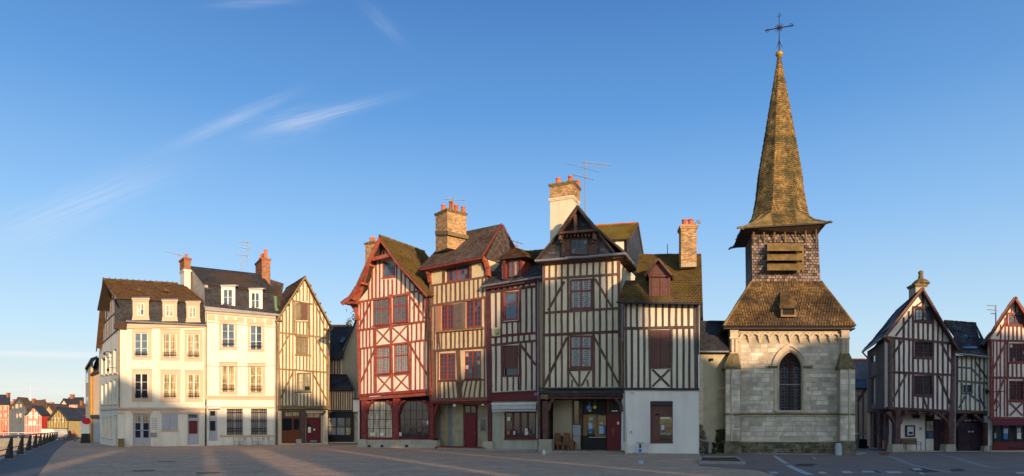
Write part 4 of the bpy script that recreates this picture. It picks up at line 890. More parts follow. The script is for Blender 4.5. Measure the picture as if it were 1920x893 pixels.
# ---------------------------------------------------------------- red gabled house (D)
def curved_roof(t, P, pts, off, L, mat, tmat, name='roof', th=.14, back=None):
    """pitch following the px polyline pts from apex to foot, running back"""
    b = (back or -P.n) * L
    for i in range(len(pts) - 1):
        a, f = P.pt(*pts[i], off), P.pt(*pts[i + 1], off)
        if pts[0][0] > pts[-1][0]: q = (f + b, f, a, a + b)
        else: q = (f, f + b, a + b, a)
        roofquad(t, *q, mat, th, tmat, .22, .18, name=name, jit=.6, thick=.03)
def houseD():
    P = PD; T, PL, TD = MAT['tD'], MAT['plasterD'], MAT['tDd']
    t = thing('red_timbered_house', 'house with bright red timbers, ivory infill, curved steep gable and arched shop windows', 'house', at(P, 671))
    w2 = [(698.8, 559, 730, 611), (735.5, 553.5, 764, 606)]; w1 = [(704.6, 651, 733, 703), (738.5, 646, 767, 700)]
    aw = (716, 489, 741, 521)
    hol = [rect(*w, dy=-2.2) for w in w2 + w1] + [rect(*aw, dy=-2)]
    wall(t, P, [(668, 570), (690, 542), (712, 458), (746, 500), (799, 565), (808, 734), (673, 744)], hol, PL, zero=False)
    body(t, P, [(671, 572), (712, 480), (797, 572), (807, 730), (675, 740)], .3, 8.5, PL, ground=False)
    top = yline([(660, 590), (668, 568), (690, 532), (712, 455), (746, 497), (775, 530), (800, 566)])
    r1 = yline([(673, 566), (762, 551), (784, 547), (800, 545)]); r2 = yline([(669, 619.5), (800, 602)]); r3 = yline([(669.6, 655), (805.5, 637)]); r4 = yline([(672, 741), (808, 730)])
    def tp(x): return top(x) + 1
    xs = [675, 681.5, 688, 694.5, 702, 709.5]
    panel(t, P, tp, r1, [691, 697.5, 704.5, 712], 2.7, T); panel(t, P, lambda x: 524, r1, [720, 727.5, 735], 2.7, T); panel(t, P, tp, r1, [743.5, 751.5, 760, 768.5, 777, 786], 2.7, T)
    panel(t, P, lambda x: 460, lambda x: 480, [707.5, 713.5, 719.5], 2.4, T)
    panel(t, P, r1, r2, [675.5, 682, 688.5, 694.5], 2.7, T); panel(t, P, r1, r2, [768, 776, 784.5, 793], 2.8, T)
    panel(t, P, r2, r3, [674, 680.5, 687, 693.5, 700.5], 2.7, T); panel(t, P, r2, r3, [764, 772, 780.5, 789, 797.5], 2.8, T)
    panel(t, P, r3, r4, [676, 682.5, 689, 695.5, 701.5], 2.7, T); panel(t, P, r3, r4, [770.5, 778.5, 787, 795.5, 802], 2.8, T)
    for x in (732.5, 733): pass
    beam(t, P, (731.8, 552), (735.6, 740), 3.6, T, .06); beam(t, P, (703.5, 616), (704.8, 741), 3, T, .055); beam(t, P, (763, 551), (768.5, 737), 3, T, .055)
    cross(t, P, 706, 618.5, 730.5, 645, 2.5, T, -3); cross(t, P, 735.5, 614.5, 762, 642, 2.5, T, -3)
    cross(t, P, 708, 706.5, 733.5, 735, 2.5, T, -2.5); cross(t, P, 739, 703.5, 766, 732.5, 2.5, T, -2.5)
    for a, b, w in (((672, 566.5), (763, 551), 3.6), ((763, 548.5), (788, 545.5), 3), ((668, 620), (802, 602), 4), ((669, 655), (806, 636.5), 3.6), ((704, 706), (734, 704), 2.4), ((738, 703.5), (768, 701), 2.4),
                    ((694.6, 566), (674, 613), 2.7), ((765.9, 551), (797.5, 598), 2.7), ((701.8, 656), (674.5, 720), 2.7), ((767.6, 645), (804, 709), 2.7), ((669.5, 572), (674.5, 741), 4), ((798.5, 570), (806.5, 732), 3.6)): beam(t, P, a, b, w, T, .06, .12, seg=3)
    for w in w2: window(t, P, *w, MAT['redpaint'], MAT['glead'], 2, 1, 2.4, .8, 1, dy=-2.2, off=-.03, sill=MAT['fascia'], trans=.4, gms=[MAT['glead']])
    for w in w1: window(t, P, *w, MAT['redpaint'], MAT['gleadw'], 2, 1, 2.4, .8, 1, dy=-2.2, off=-.03, sill=MAT['fascia'], trans=.4, gms=[MAT['gleadw']])
    window(t, P, *aw, MAT['tD'], MAT['gsky'], 2, 2, 2.6, .8, 1, dy=-2, off=-.05, gms=[MAT['gsky'], MAT['gdark']], sill=T)
    # projecting hood above the attic window
    h = [P.pt(697.5, 491, .05), P.pt(737, 481.5, .05), P.pt(735.5, 477, .8), P.pt(697.5, 487, .8)]
    link('attic_hood', MB().ext(h, Vector((0, 0, .18))), T, t); beam(t, P, (698, 486), (736, 476.5), 6.5, T, .85, .2, 'collar_board')
    # verges: apex, kick at the foot
    lp = [(711, 443), (684, 498), (668, 534), (654, 556), (638, 567)]; rp = [(711, 443), (748, 494), (782, 530), (801, 552)]
    curved_roof(t, P, lp, 1.0, 6.6, MAT['under'], MAT['rtD']); curved_roof(t, P, rp, 1.0, 6.6, MAT['under'], MAT['rtD'])
    def band(pts, off, w0, w1, mat, nm, th=.1):
        mb = MB()
        for i in range(len(pts) - 1):
            a, b = P.pt(*pts[i], off), P.pt(*pts[i + 1], off); dz = Vector((0, 0, -.30)); mb.ext([a, b, b + dz, a + dz], -P.n * th)
        link(nm, mb, mat, t)
    for i in range(4): beam(t, P, (lp[i][0] + 1.6, lp[i][1] + 3), (lp[i + 1][0] + 1.6, lp[i + 1][1] + 3), 5.5, T, 1.02, .12, 'bargeboard')
    for i in range(3): beam(t, P, (rp[i][0] - 1, rp[i][1] + 3.5), (rp[i + 1][0] - 1, rp[i + 1][1] + 3.5), 3.6, T, 1.02, .12, 'bargeboard')
    beam(t, P, (641, 567.5), (668, 567.5), 5, T, .9, .5, 'eaves_block')
    # boarded soffit inside the left verge
    mb = MB(); inner = [(706, 470), (692, 512), (680, 548), (672, 566)]
    outp = [(706, 458), (686, 504), (668, 540), (655, 560)]
    link('soffit', MB().prism([P.pt(x, y, .95) for x, y in outp] + [P.pt(x, y, .04) for x, y in reversed(inner)], [P.pt(x, y, .95) + Vector((0, 0, .05)) for x, y in outp] + [P.pt(x, y, .04) + Vector((0, 0, .05)) for x, y in reversed(inner)]), T, t)
    for q in ((681, 534), (694, 500)): o = P.pt(*q, .5); link('purlin_end', MB().obox(o, P.u, P.n, .28, .9, .18), T, t)
    for (pts) in ([(658, 570), (666, 584), (669.5, 600)], [(800, 556), (797, 572), (804, 596)]):
        for i in range(2): beam(t, P, pts[i], pts[i + 1], 4.4, T, .25, .25, 'bracket')
    link('wrought_hook', MB().tube([P.pt(783 + 6 * math.cos(a), 576 - 8 * math.sin(a), .35) for a in frange(0, 3.3, 9)], .025, 5), MAT['iron'], t)
    ridge(t, P.pt(711, 441.5, 1.0), P.pt(711, 441.5, 1.0) - P.n * 6.5, MAT['rtD'], 20, .11)
    q = P.pt(711, 443, 1.0); 
    chimney(t, Plane(684, 67.0, 704, 66.2), 685, 702, 456, 505, 0, .9, (MAT['mortar'], MAT['brickp']), [(.35, .4, .5), (.72, .4, .42)], capmat=MAT['mosscap'], potr=.17)
    # jetty beams and shopfront
    beam(t, P, (671.5, 742), (808.5, 731.5), 5.4, TD, .22, .3, 'jetty_beam', seg=3); beam(t, P, (674, 748.5), (809, 738.5), 5.2, T, .12, .3, 'jetty_beam', seg=3)
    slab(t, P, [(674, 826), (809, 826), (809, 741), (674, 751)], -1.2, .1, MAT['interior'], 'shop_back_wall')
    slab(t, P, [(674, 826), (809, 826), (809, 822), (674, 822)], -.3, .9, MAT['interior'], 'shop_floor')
    for x, w, y0 in ((682, 9, 751), (741, 9, 747), (808.5, 7, 743)): beam(t, P, (x, y0), (x, 824), w, TD, .05, .4, 'post', wob=.2, seg=3)
    for x, dx in ((686.5, 11), (736.5, -11), (745.5, 11), (804.5, -11)):
        for (a, b) in (((0, 776), (.18, 764)), ((.18, 764), (.55, 756.5)), ((.55, 756.5), (1.1, 752))): beam(t, P, (x + dx * a[0], a[1]), (x + dx * b[0], b[1]), 3.6, TD, .06, .25, 'arch_brace')
    for k, (x0, x1) in enumerate(((687, 736.5), (746, 804.5))):
        window(t, P, x0, 752, x1, 822, MAT['maroonpaint'], None, 4 if k == 0 else 5, 4, 1.6, .9, 1, off=-.12, gms=[MAT['gamb2'], MAT['gamb2'], MAT['gamber'], MAT['gdark']] if k == 0 else [MAT['gdark'], MAT['gdark'], MAT['gdark'], MAT['gsky']], name='shop_window')
    wpost = M('paper_card', (.7, .66, .45), .8, .05)
    for q, m_ in (((693, 811, 703.5, 817.5), wpost), ((712.5, 811.5, 719.5, 817.5), MAT['white']), ((748, 811, 753, 818), wpost), ((792, 788, 799, 794), MAT['gsky']), ((800, 789, 803, 796), MAT['white'])): slab(t, P, rect(*q), -.09, .01, m_, 'window_card')
    beam(t, P, (686, 824), (806, 824.5), 3, TD, .1, .3, 'sill_beam')
    # stone plinth of single blocks
    x = 671.5; i = 0
    pl = slab(t, P, [(672, 840.5), (816, 842), (816, 826), (672, 825)], .12, .5, MAT['stonew'], 'plinth')
    for row, (ya, yb) in enumerate(((825, 832.4), (832.8, 841.5))):
        x = 671.5 + row * 6
        while x < 808:
            x1 = min(x + random.uniform(11, 22), 811); slab(pl, P, rect(x + .25, ya, x1 - .25, yb), .145 + random.uniform(0, .02), .05, MAT['stoneb'], 'stone'); x = x1
    for x in (692, 716, 762): slab(pl, P, rect(x - 2.6, 834.5, x + 2.6, 838.5), .18, .02, MAT['black'], 'air_vent')
    slab(t, P, [(671, 824), (686, 824), (687, 842), (670, 842)], .25, .4, MAT['stoneb'], 'corner_stone')
    slab(t, P, [(802, 826), (819, 826), (820, 845), (801, 845)], .28, .5, MAT['stoneb'], 'corner_stone')
    downpipe(t, P, 801.5, 556, 740, MAT['iron'], .3, .05)
houseD()

# ---------------------------------------------------------------- ochre house with long roof (E)
def houseE():
    P = PE; T, PL = MAT['tE'], MAT['plasterE']
    t = thing('ochre_timbered_house', 'ochre house with brown timbers, red windows, big pot-topped chimney and recessed porch with crimson door', 'house', at(P, 809))
    t['label'] = 'ochre house with brown timbers, red windows, four-pot chimney and recessed porch'
    aw = (833.5, 500, 880, 530); wins = [(827, 573, 851, 620), (873.3, 565, 903.5, 616), (823.5, 663, 854, 713), (870.5, 659, 902, 711)]
    hol = [rect(*aw, dy=-6)] + [rect(*w, dy=d) for w, d in zip(wins, (-3, -3.5, -1, -1))]
    wall(t, P, [(804.5, 503), (904, 480), (912.5, 510), (914, 747), (810.5, 749)], hol, PL, zero=False)
    body(t, P, [(806, 500), (911, 486), (914, 747), (811, 749)], .35, 7.5, PL, ground=False)
    ra = yline([(807, 535), (912, 518.5)]); rb = yline([(805.6, 573), (911, 557)]); rc = yline([(807.8, 658), (912, 650.5)]); rd_ = yline([(811, 747), (913, 745.5)])
    panel(t, P, ra, rb, frange(811, 905, 12), 3, T); 
    panel(t, P, rb, rc, [810, 814.5, 909.5], 2.6, T); panel(t, P, yard(818, 622, 906, 615), rc, frange(820, 903, 11), 3, T); panel(t, P, rb, lambda x: 620, [815], 3, T)
    panel(t, P, rc, rd_, [812.5, 816.5, 821.5, 908], 2.6, T)
    for x, l in zip(frange(825, 856, 5), (0, 0, .04, .08, .1)): studs(t, P, [x], lambda y: 716, rd_, 3, T, lean=l)
    for x, l in zip(frange(868, 901, 5), (-.25, -.22, -.18, -.14, -.06)): studs(t, P, [x], lambda y: 714, rd_, 3.2, T, lean=l)
    for a, b, w in (((806, 536), (912, 519), 3.4), ((806, 573.5), (911.5, 557.5), 4), ((808, 658.5), (912.5, 651), 4.4), ((811, 748), (913.5, 746), 3), ((858.5, 656), (863, 746), 7), ((806, 504), (811.5, 748), 3.4), ((911.5, 515), (914.5, 747), 3.4), ((822, 622), (825, 660), 2.4), ((821.5, 715.5), (906, 712.5), 2.6)): beam(t, P, a, b, w, T, .055, .12, seg=3)
    window(t, P, *aw, MAT['redpaint'], None, 3, 3, 2.2, .7, 2, dy=-6, off=-.22, gms=[MAT['gsky'], MAT['gdark']])
    slab(t, P, [(829, 502), (833.5, 501.5), (833.5, 532), (829, 533)], .05, .1, T, 'jamb'); slab(t, P, [(880, 495), (884, 494.5), (884, 524), (880, 525)], .05, .1, T, 'jamb')
    window(t, P, *wins[0], MAT['redpaint'], None, 2, 5, 2.2, .6, 2, dy=-3, off=-.06, gms=[MAT['gdark']], sill=MAT['fascia'])
    window(t, P, *wins[1], MAT['redpaint'], None, 2, 5, 2.4, .6, 2, dy=-3.5, off=-.06, gms=[MAT['gdark'], MAT['gdark'], MAT['gsky']], sill=MAT['fascia'])
    window(t, P, *wins[2], MAT['redpaint'], None, 2, 6, 2.2, .7, 2, dy=-1, off=-.06, gms=[MAT['gdark']], sill=MAT['fascia'])
    window(t, P, *wins[3], MAT['redpaint'], None, 2, 6, 2.2, .7, 2, dy=-1, off=-.06, gms=[MAT['gdark'], MAT['gsky'], MAT['gamb2']], sill=MAT['fascia'])
    s = slab(t, P, [(852, 619), (872.5, 616.5), (872.5, 566.5), (852, 570)], .06, .06, MAT['boards'], 'shutter')
    for k in range(3): slab(s, P, [(853 + k * 6.6, 617.5 - k * .8), (858.6 + k * 6.6, 616.8 - k * .8), (858.6 + k * 6.6, 570 - k), (853 + k * 6.6, 571 - k)], .08, .02, MAT['boards'], 'board')
    s = slab(t, P, [(817.5, 622), (826.5, 621), (826.5, 573), (817.5, 574.5)], .06, .06, M('salmon_shutter', (.42, .2, .12), .7), 'shutter')
    slab(t, P, [(818, 624), (906, 616.5), (906, 613.5), (818, 621)], .2, .25, MAT['tC'], 'sill_beam')
    # roof
    el, er = P.pt(786, 503.5, .75), P.pt(903.5, 481.5, .75); rl, rr = P.pt(853, 438, -3.0), P.pt(940, 420, -3.0)
    hip = P.pt(813, 472, -1.2)
    r_ = roofquad(t, el, er, rr, P.pt(846, 440, -3.0), MAT['under'], .16, MAT['rtE'], .24, .2, jit=.35)
    er2 = er - P.n * 6.8; el2 = el - P.n * 6.8
    roofquad(t, el2, er2, rr, rl, MAT['under'], .16, None)
    beam(t, P, (787, 505.5), (903, 483.5), 3.6, MAT['tDd'], .74, .1, 'eaves_board')
    link('soffit', MB().prism([P.pt(790, 507, .7), P.pt(903, 486, .7), P.pt(908, 492, .02), P.pt(800, 512, .02)], [v + Vector((0, 0, .05)) for v in (P.pt(790, 507, .7), P.pt(903, 486, .7), P.pt(908, 492, .02), P.pt(800, 512, .02))]), T, t)
    for i, (a, b) in enumerate((((902, 482), (908, 490)), ((908, 490), (912, 502)), ((912, 502), (913, 517)))): beam(t, P, a, b, 5, MAT['tD'], .45 - i * .12, .4, 'curved_bracket')
    for i, (a, b) in enumerate((((797, 505), (802, 515)), ((802, 515), (804.5, 530)))): beam(t, P, a, b, 4, MAT['tD'], .4 - i * .12, .4, 'curved_bracket')
    # slated right gable
    g0, g1, gp_ = er - P.n * .3, er2 + P.n * .2, rr.copy(); b0, b1 = P.pt(914, 540, 0), P.pt(914, 540, 0) - P.n * 6.4
    b0.z = b1.z = P.pt(914, 540, 0).z
    link('right_gable', MB().ext([b0, P.pt(912, 512, 0), P.pt(906, 492, .1), rr - Vector((0, 0, .15)), g1 + (b1 - g1) * .0 - Vector((0, 0, .1)), b1], -P.u * .2), MAT['under'], t)
    # boards as courses clipped to the gable
    mb = MB(); A0 = P.pt(914, 540, 0) + P.u * .02; Lg = 6.2; ztop = rr.z; zb = A0.z
    def half(z):
        eav = er.z
        if z < eav: return (.15, Lg)
        f = (z - eav) / (ztop - eav); mid = 3.2; return (lerp(.1, mid, f), lerp(Lg + .2, mid, f))
    z = zb; shx = (rr - P.pt(914, 540, -3.0)); 
    while z < ztop - .2:
        s0, s1 = half(z); f = max(0, (z - er.z) / (ztop - er.z)); 
        for k in range(int((s1 - s0) / .3) + 1):
            q0 = s0 + k * .3; q1 = min(s1, q0 + .285)
            if q1 - q0 < .05: continue
            off = P.u * lerp(0, (rr - A0).dot(P.u), max(0, (z - zb) / (ztop - zb))) + P.u * random.uniform(.02, .05)
            a, b = A0 - P.n * q0 + off, A0 - P.n * q1 + off; a.z = b.z = z
            mb.add([a, b, b + Vector((0, 0, .2)) - P.u * .02, a + Vector((0, 0, .2)) - P.u * .02, a - P.u * .06, b - P.u * .06], [(0, 1, 2, 3), (4, 5, 1, 0)])
        z += .17
    link('gable_slates', mb, M('brown_slate', (.085, .06, .05), .8, .3, 2, .3, 30, island=.4), t, stuff=True)
    beam(t, P, (0, 0), (0, 1), 1, T) if False else None
    link('verge_board', MB().tube([er + P.u * .03, rr + P.u * .03], .07, 5).tube([rr + P.u * .03, er2 + P.u * .03], .07, 5), MAT['tDd'], t)
    cp = Plane(838.8, 56.6, 872, 55.0)
    ch = chimney(t, Plane(817, 58.8, 838.8, 57.4), 817, 838.8, 401, 473, 0, 2.0, (MAT['mortar'], MAT['brickp']), [(.5, .1, .5), (.75, .35, .8), (.75, .62, .6), (.9, .9, .5)], capmat=MAT['mosscap'], potr=.2)
    slabm = MB(); a = Plane(816.4, 58.75, 838.8, 57.35); slabm.ext([a.pt(815.5, 440, .1), a.pt(840, 440, .1), a.pt(840, 433, .1), a.pt(815.5, 433, .1)], -a.n * 2.2); link('chimney_band', slabm, MAT['mosscap'], t)
    # porch
    beam(t, P, (811, 751.5), (913.5, 750), 3.2, MAT['tD'], .3, .35, 'jetty_beam'); beam(t, P, (811.5, 755), (913.5, 754), 3.6, MAT['maroonpaint'], .2, .3, 'jetty_beam')
    bw = -1.5
    pc = M('porch_wall', (.44, .37, .22), .9, .1, 1, .2, c2=(.25, .22, .18), c2amt=.4)
    slab(t, P, [(815, 842), (918, 845), (918, 748), (800, 748)], bw, .3, pc, 'porch_back_wall')
    gq = Plane(809, 58.6, 824, 60.3)
    slab(t, P, [(815.5, 842), (848, 842), (848, 752), (815.5, 752)], bw + .02, .02, M('grey_porch_panel', (.26, .26, .27), .8, .1), 'grey_panel')
    slab(t, P, rect(826, 760, 840, 842), bw + .06, .05, pc, 'pilaster'); slab(t, P, rect(848, 758, 868, 842), bw + .2, .2, pc, 'pilaster')  # left strip is a sunlit patch put into the wall as paler colour
    link('porch_side_wall', MB().prism([P.pt(812, 756, -.1), P.pt(812, 756, bw), P.ground(812, bw), P.ground(812, -.1)], [v - P.u * .15 for v in (P.pt(812, 756, -.1), P.pt(812, 756, bw), P.ground(812, bw), P.ground(812, -.1))]), pc, t)
    link('porch_ceiling', MB().ext([P.pt(808, 750, .1), P.pt(914, 748, .1), P.pt(914, 748, .1) - P.n * 2, P.pt(808, 750, .1) - P.n * 2], Vector((0, 0, .1))), T, t)
    d = slab(t, P, rect(870.5, 760, 894, 840), bw + .1, .1, MAT['maroonpaint'], 'front_door')
    slab(d, P, rect(872.5, 762, 892, 774), bw + .12, .03, MAT['gdark'], 'transom_light'); slab(d, P, rect(881.5, 762, 883, 774), bw + .15, .03, MAT['maroonpaint'], 'bar')
    slab(d, P, rect(872.5, 780.5, 892, 839), bw + .16, .05, MAT['reddoor'], 'door_leaf')
    for q in ((800), (814)): o = P.pt(890.5, q, bw + .2); link('handle', MB().lathe(o, [(.03, 0), (.05, .02), (.05, .06), (.0, .09)], 8), MAT['gold'], d)
    slab(t, P, rect(899.5, 786, 910, 809), bw + .06, .05, MAT['zinc'], 'notice_board'); slab(t, P, rect(901, 788, 908.5, 807), bw + .075, .02, MAT['gdark'], 'notice_glass')
    lo = P.pt(852.5, 757, .1); link('porch_lamp', MB().lathe(lo - Vector((0, 0, .3)), [(.03, 0), (.13, .06), (.14, .2), (.05, .28)], 10), MAT['white'], t)
    lo = P.pt(905.5, 757, .1); link('porch_lamp', MB().lathe(lo - Vector((0, 0, .2)), [(.03, 0), (.1, .05), (.1, .15), (.04, .2)], 10), MAT['white'], t)
    link('porch_step', MB().prism([P.ground(816, .5), P.ground(908, .5), P.ground(914, bw), P.ground(814, bw)], [v + Vector((0, 0, .2)) for v in (P.ground(816, .5), P.ground(908, .5), P.ground(914, bw), P.ground(814, bw))]), M('red_brick_paving', ()) if False else MATS['red_brick_paving'], t)
    beam(t, P, (917.5, 754), (918, 828), 6.5, MAT['tF'], .12, .35, 'post', seg=3)
    slab(t, P, [(905, 828), (923.5, 828), (924, 847), (904.5, 847)], .3, .55, MAT['stoneb'], 'post_stone')
    for (a, b) in (((822, 756), (816, 766)), ((816, 766), (812.5, 782))): beam(t, P, a, b, 3.2, MAT['tDd'], .1, .25, 'arch_brace')
    downpipe(t, P, 804.5, 545, 745, MAT['iron'], .25, .05)
houseE()

# ---------------------------------------------------------------- maroon house (F)
def houseF():
    P = PF; T, PL = MAT['tF'], MAT['plasterF']
    t = thing('maroon_timbered_house', 'narrow maroon-timbered house with a hipped dormer and a cream awning over its shop', 'house', at(P, 914))
    w1, w2 = (943.5, 548, 971.5, 602), (943.6, 648, 971.4, 705)
    wall(t, P, [(908, 535), (1014, 518), (1012, 737), (913.5, 744)], [rect(*w1, dy=-2), rect(*w2, dy=-.6)], PL, zero=False)
    body(t, P, [(910, 538), (1014, 520), (1012, 848), (923, 846)], .9, 7, PL)
    body(t, P, [(910, 538), (1014, 520), (1012, 745), (914, 745)], .3, 1.0, PL, ground=False, name='inner_wall')
    g = yline([(908, 540), (1014, 523)]); ra = yline([(919, 547), (1004, 536)]); rb = yline([(920, 632), (1004, 624)]); rc = yline([(920, 647), (1004, 638)]); rd_ = yline([(913, 735), (1010, 730.5)])
    xs = [929.5, 940, 950.5, 961, 971.5, 982, 992.8]
    panel(t, P, g, ra, xs, 3.4, T); panel(t, P, ra, rb, [929.5, 939.8, 975, 986, 997], 3.4, T); panel(t, P, lambda x: 604, rb, [950, 960.5, 970.5], 3.2, T)
    panel(t, P, rb, rc, xs, 3.6, T); panel(t, P, rc, rd_, [929.5, 940.2, 975.5, 986, 996.5], 3.4, T); panel(t, P, lambda x: 707, rd_, [951, 962, 972], 3.2, T)
    for a, b, w in (((919, 548), (1004, 537), 4.4), ((920, 632), (1004, 624.5), 4.6), ((920, 647.5), (1004, 639), 4.2), ((941, 705.5), (974, 705), 3.4), ((941, 605), (974, 602), 3), ((976, 647), (1003.8, 685), 3.8), ((915.5, 540), (917.5, 738), 8.5), ((1007, 520), (1007.5, 735), 7), ((941.5, 548), (941.5, 606), 3.2), ((973.8, 545), (973.8, 604), 3.2), ((941.5, 648), (941.5, 707), 3.6), ((973.8, 646), (973.8, 707), 3.6)): beam(t, P, a, b, w, T, .055, .12, seg=3)
    window(t, P, *w1, MAT['tD'], MAT['gsky'], 1, 1, 3.4, .7, 1, dy=-2, off=-.1, trans=.42)
    window(t, P, *w2, MAT['maroonpaint'], MAT['gdark'], 1, 1, 1.6, .7, 1, dy=-.6, off=-.14)
    sh = slab(t, P, rect(945.5, 650, 969.5, 691), -.1, .04, MAT['brownpaint'], 'shutter')
    for k in range(12): slab(sh, P, rect(946 + k * 1.97, 651, 947.5 + k * 1.97, 690.5), -.09, .02, MAT['brownpaint'], 'slat')
    for a_, b_ in (((905, 537), (1016, 519)),):
        gutter(t, P, *a_, *b_, MAT['zinc'], .55, .09)
    beam(t, P, (908, 541), (1014, 524), 3.6, T, .4, .4, 'eaves_board')
    # coat of arms plaque
    pq = slab(t, P, [(922.5, 631), (937.5, 630), (937.5, 614), (922.5, 615)], .1, .1, M('plaque_cream', (.55, .52, .42), .7), 'plaque'); 
    link('shield', MB().ext(P.poly([(927, 617.5), (935.5, 617), (935.5, 624), (931, 629.5), (927, 625)], .125), -P.n * .02), M('shield_yellow', (.45, .36, .08), .7), pq)
    link('shield_bar', MB().ext(P.poly([(929.5, 627.5), (935.5, 621.5), (935.5, 624.5), (931, 629)], .14), -P.n * .02), M('shield_green', (.1, .22, .06), .7), pq)
    # main roof
    e0, e1 = P.pt(906, 535.5, .5), P.pt(1017, 517.5, .5); r0, r1 = P.pt(925, 480, -3.2), P.pt(1024, 470, -3.2)
    roofquad(t, e0, e1, r1, r0, MAT['under'], .15, MAT['slateG'], .26, .18, tname='slates', jit=.4, thick=.025)
    roofquad(t, e0 - P.n * 7, e1 - P.n * 7, r1, r0, MAT['under'], .15, None)
    ridge(t, P.pt(960, 475.5, -3.2), P.pt(1024, 469.5, -3.2), MAT['rtG'], 12, .12)
    # dormer
    c = P.u
    f0, f1, f2, f3 = P.pt(941, 523, .1), P.pt(979.5, 518, .1), P.pt(979.5, 481, .1), P.pt(941, 486, .1)
    dm = link('dormer', MB().ext([f0, f1, f2, f3], -P.n * 2.6), MAT['tD'], t)
    window(t, P, 954, 489, 972, 520, MAT['tD'], MAT['gsky'], 1, 1, 2, .8, 2, dy=-2.2, off=.22, name='dormer_window', gms=[MAT['gsky'], MAT['gamb2']])
    sd = slab(t, P, [(942.5, 524), (947, 523.5), (947, 484.5), (942.5, 485)], .5, .06, MAT['tF'], 'open_shutter'); slab(t, P, [(974, 519), (977.5, 518.5), (977.5, 482), (974, 482.5)], .25, .15, T, 'jamb')
    ap = P.pt(967, 464.5, -.9); ap2 = ap - P.n * 1.8
    k0, k1 = P.pt(934, 485, .65), P.pt(987, 478.5, .65); k0b, k1b = k0 - P.n * 3, k1 - P.n * 3
    link('dormer_roof', MB().add([k0, k1, k1b, k0b, ap, ap2, k0 - Vector((0, 0, .1)), k1 - Vector((0, 0, .1)), k1b - Vector((0, 0, .1)), k0b - Vector((0, 0, .1))], [(0, 1, 4), (1, 2, 5, 4), (0, 4, 5, 3), (6, 7, 1, 0), (7, 8, 2, 1), (9, 6, 0, 3), (6, 9, 8, 7)]), MAT['under'], t)
    mt = MATS['mossy_brown_tile']
    tiles(t, k0, k1, ap + c * .02, ap - c * .02, mt, .2, .16, jit=.6, name='dormer_tiles'); tiles(t, k1, k1b, ap2, ap, mt, .2, .16, jit=.6, name='dormer_tiles')
    link('finial', MB().lathe(ap - Vector((0, 0, .05)), [(.09, 0), (.05, .12), (.09, .2), (.0, .3)], 8), MAT['pot'], t)
    # shop
    slab(t, P, [(913.5, 752.5), (1009, 751.5), (1009, 732.5), (913.5, 737)], .12, .3, MAT['maroonpaint'], 'fascia_board'); beam(t, P, (913, 738), (1010, 733), 2.6, T, .2, .2, 'moulding'); beam(t, P, (914, 751), (1009, 750), 2, MAT['maroonpaint'], .2, .2, 'moulding')
    pw = M('shop_wall_cream', (.50, .46, .34), .9, .08, 1, .2, c2=(.3, .27, .2), c2amt=.35, streak=True)
    wall(t, P, [(923, 751), (1011, 751), (1011, 849), (923, 847)], [rect(945.5, 772, 1005.5, 822)], pw, .35, -.05, 'shop_wall')
    slab(t, P, rect(945, 771, 1006, 823), -.8, .1, MAT['interior'], 'shop_interior')
    window(t, P, 945.5, 772, 1005.5, 822, MAT['maroonpaint'], MAT['gdark'], 1, 1, 2.6, .8, 4, off=-.12, name='shop_window', gms=[MAT['gdark']])
    for q, m_ in (((951, 782, 957, 789), MATS['paper_card']), ((951, 808, 956, 815), MATS['terracotta']), ((962.5, 808.5, 966, 815), MATS['paper_card']), ((984.5, 803.5, 989, 808.5), MAT['white']), ((984, 809, 990.5, 815.5), MAT['white']), ((999, 803, 1003, 814), MAT['gsky'])): slab(t, P, rect(*q), -.08, .01, m_, 'window_card')
    slab(t, P, rect(944.5, 822, 1006.5, 824.5), .08, .25, MAT['maroonpaint'], 'sill')
    # rolled awning
    aw = link('awning', MB().ext([P.pt(922, 761, .55), P.pt(1004.5, 760, .55), P.pt(1004.5, 755, .35), P.pt(922, 756, .35)], -P.n * .35), MAT['blind'], t)
    slab(aw, P, [(922, 768), (1004.5, 767), (1004.5, 760.5), (922, 761.5)], .56, .06, MAT['blind'], 'valance'); slab(aw, P, [(922, 772), (1004.5, 771), (1004.5, 768.5), (922, 769.5)], .58, .05, MAT['blind'], 'valance_flap')
    link('roller', MB().tube([P.pt(921.5, 757, .4), P.pt(1005, 756, .4)], .06, 8), MAT['whitepaint'], aw)
    downpipe(t, P, 1009.2, 521, 848, MAT['zinc'], .28, .065)
    np_ = slab(t, P, rect(1001.6, 736.5, 1007, 741.5), .3, .02, MAT['gsky'], 'number_plate')
houseF()

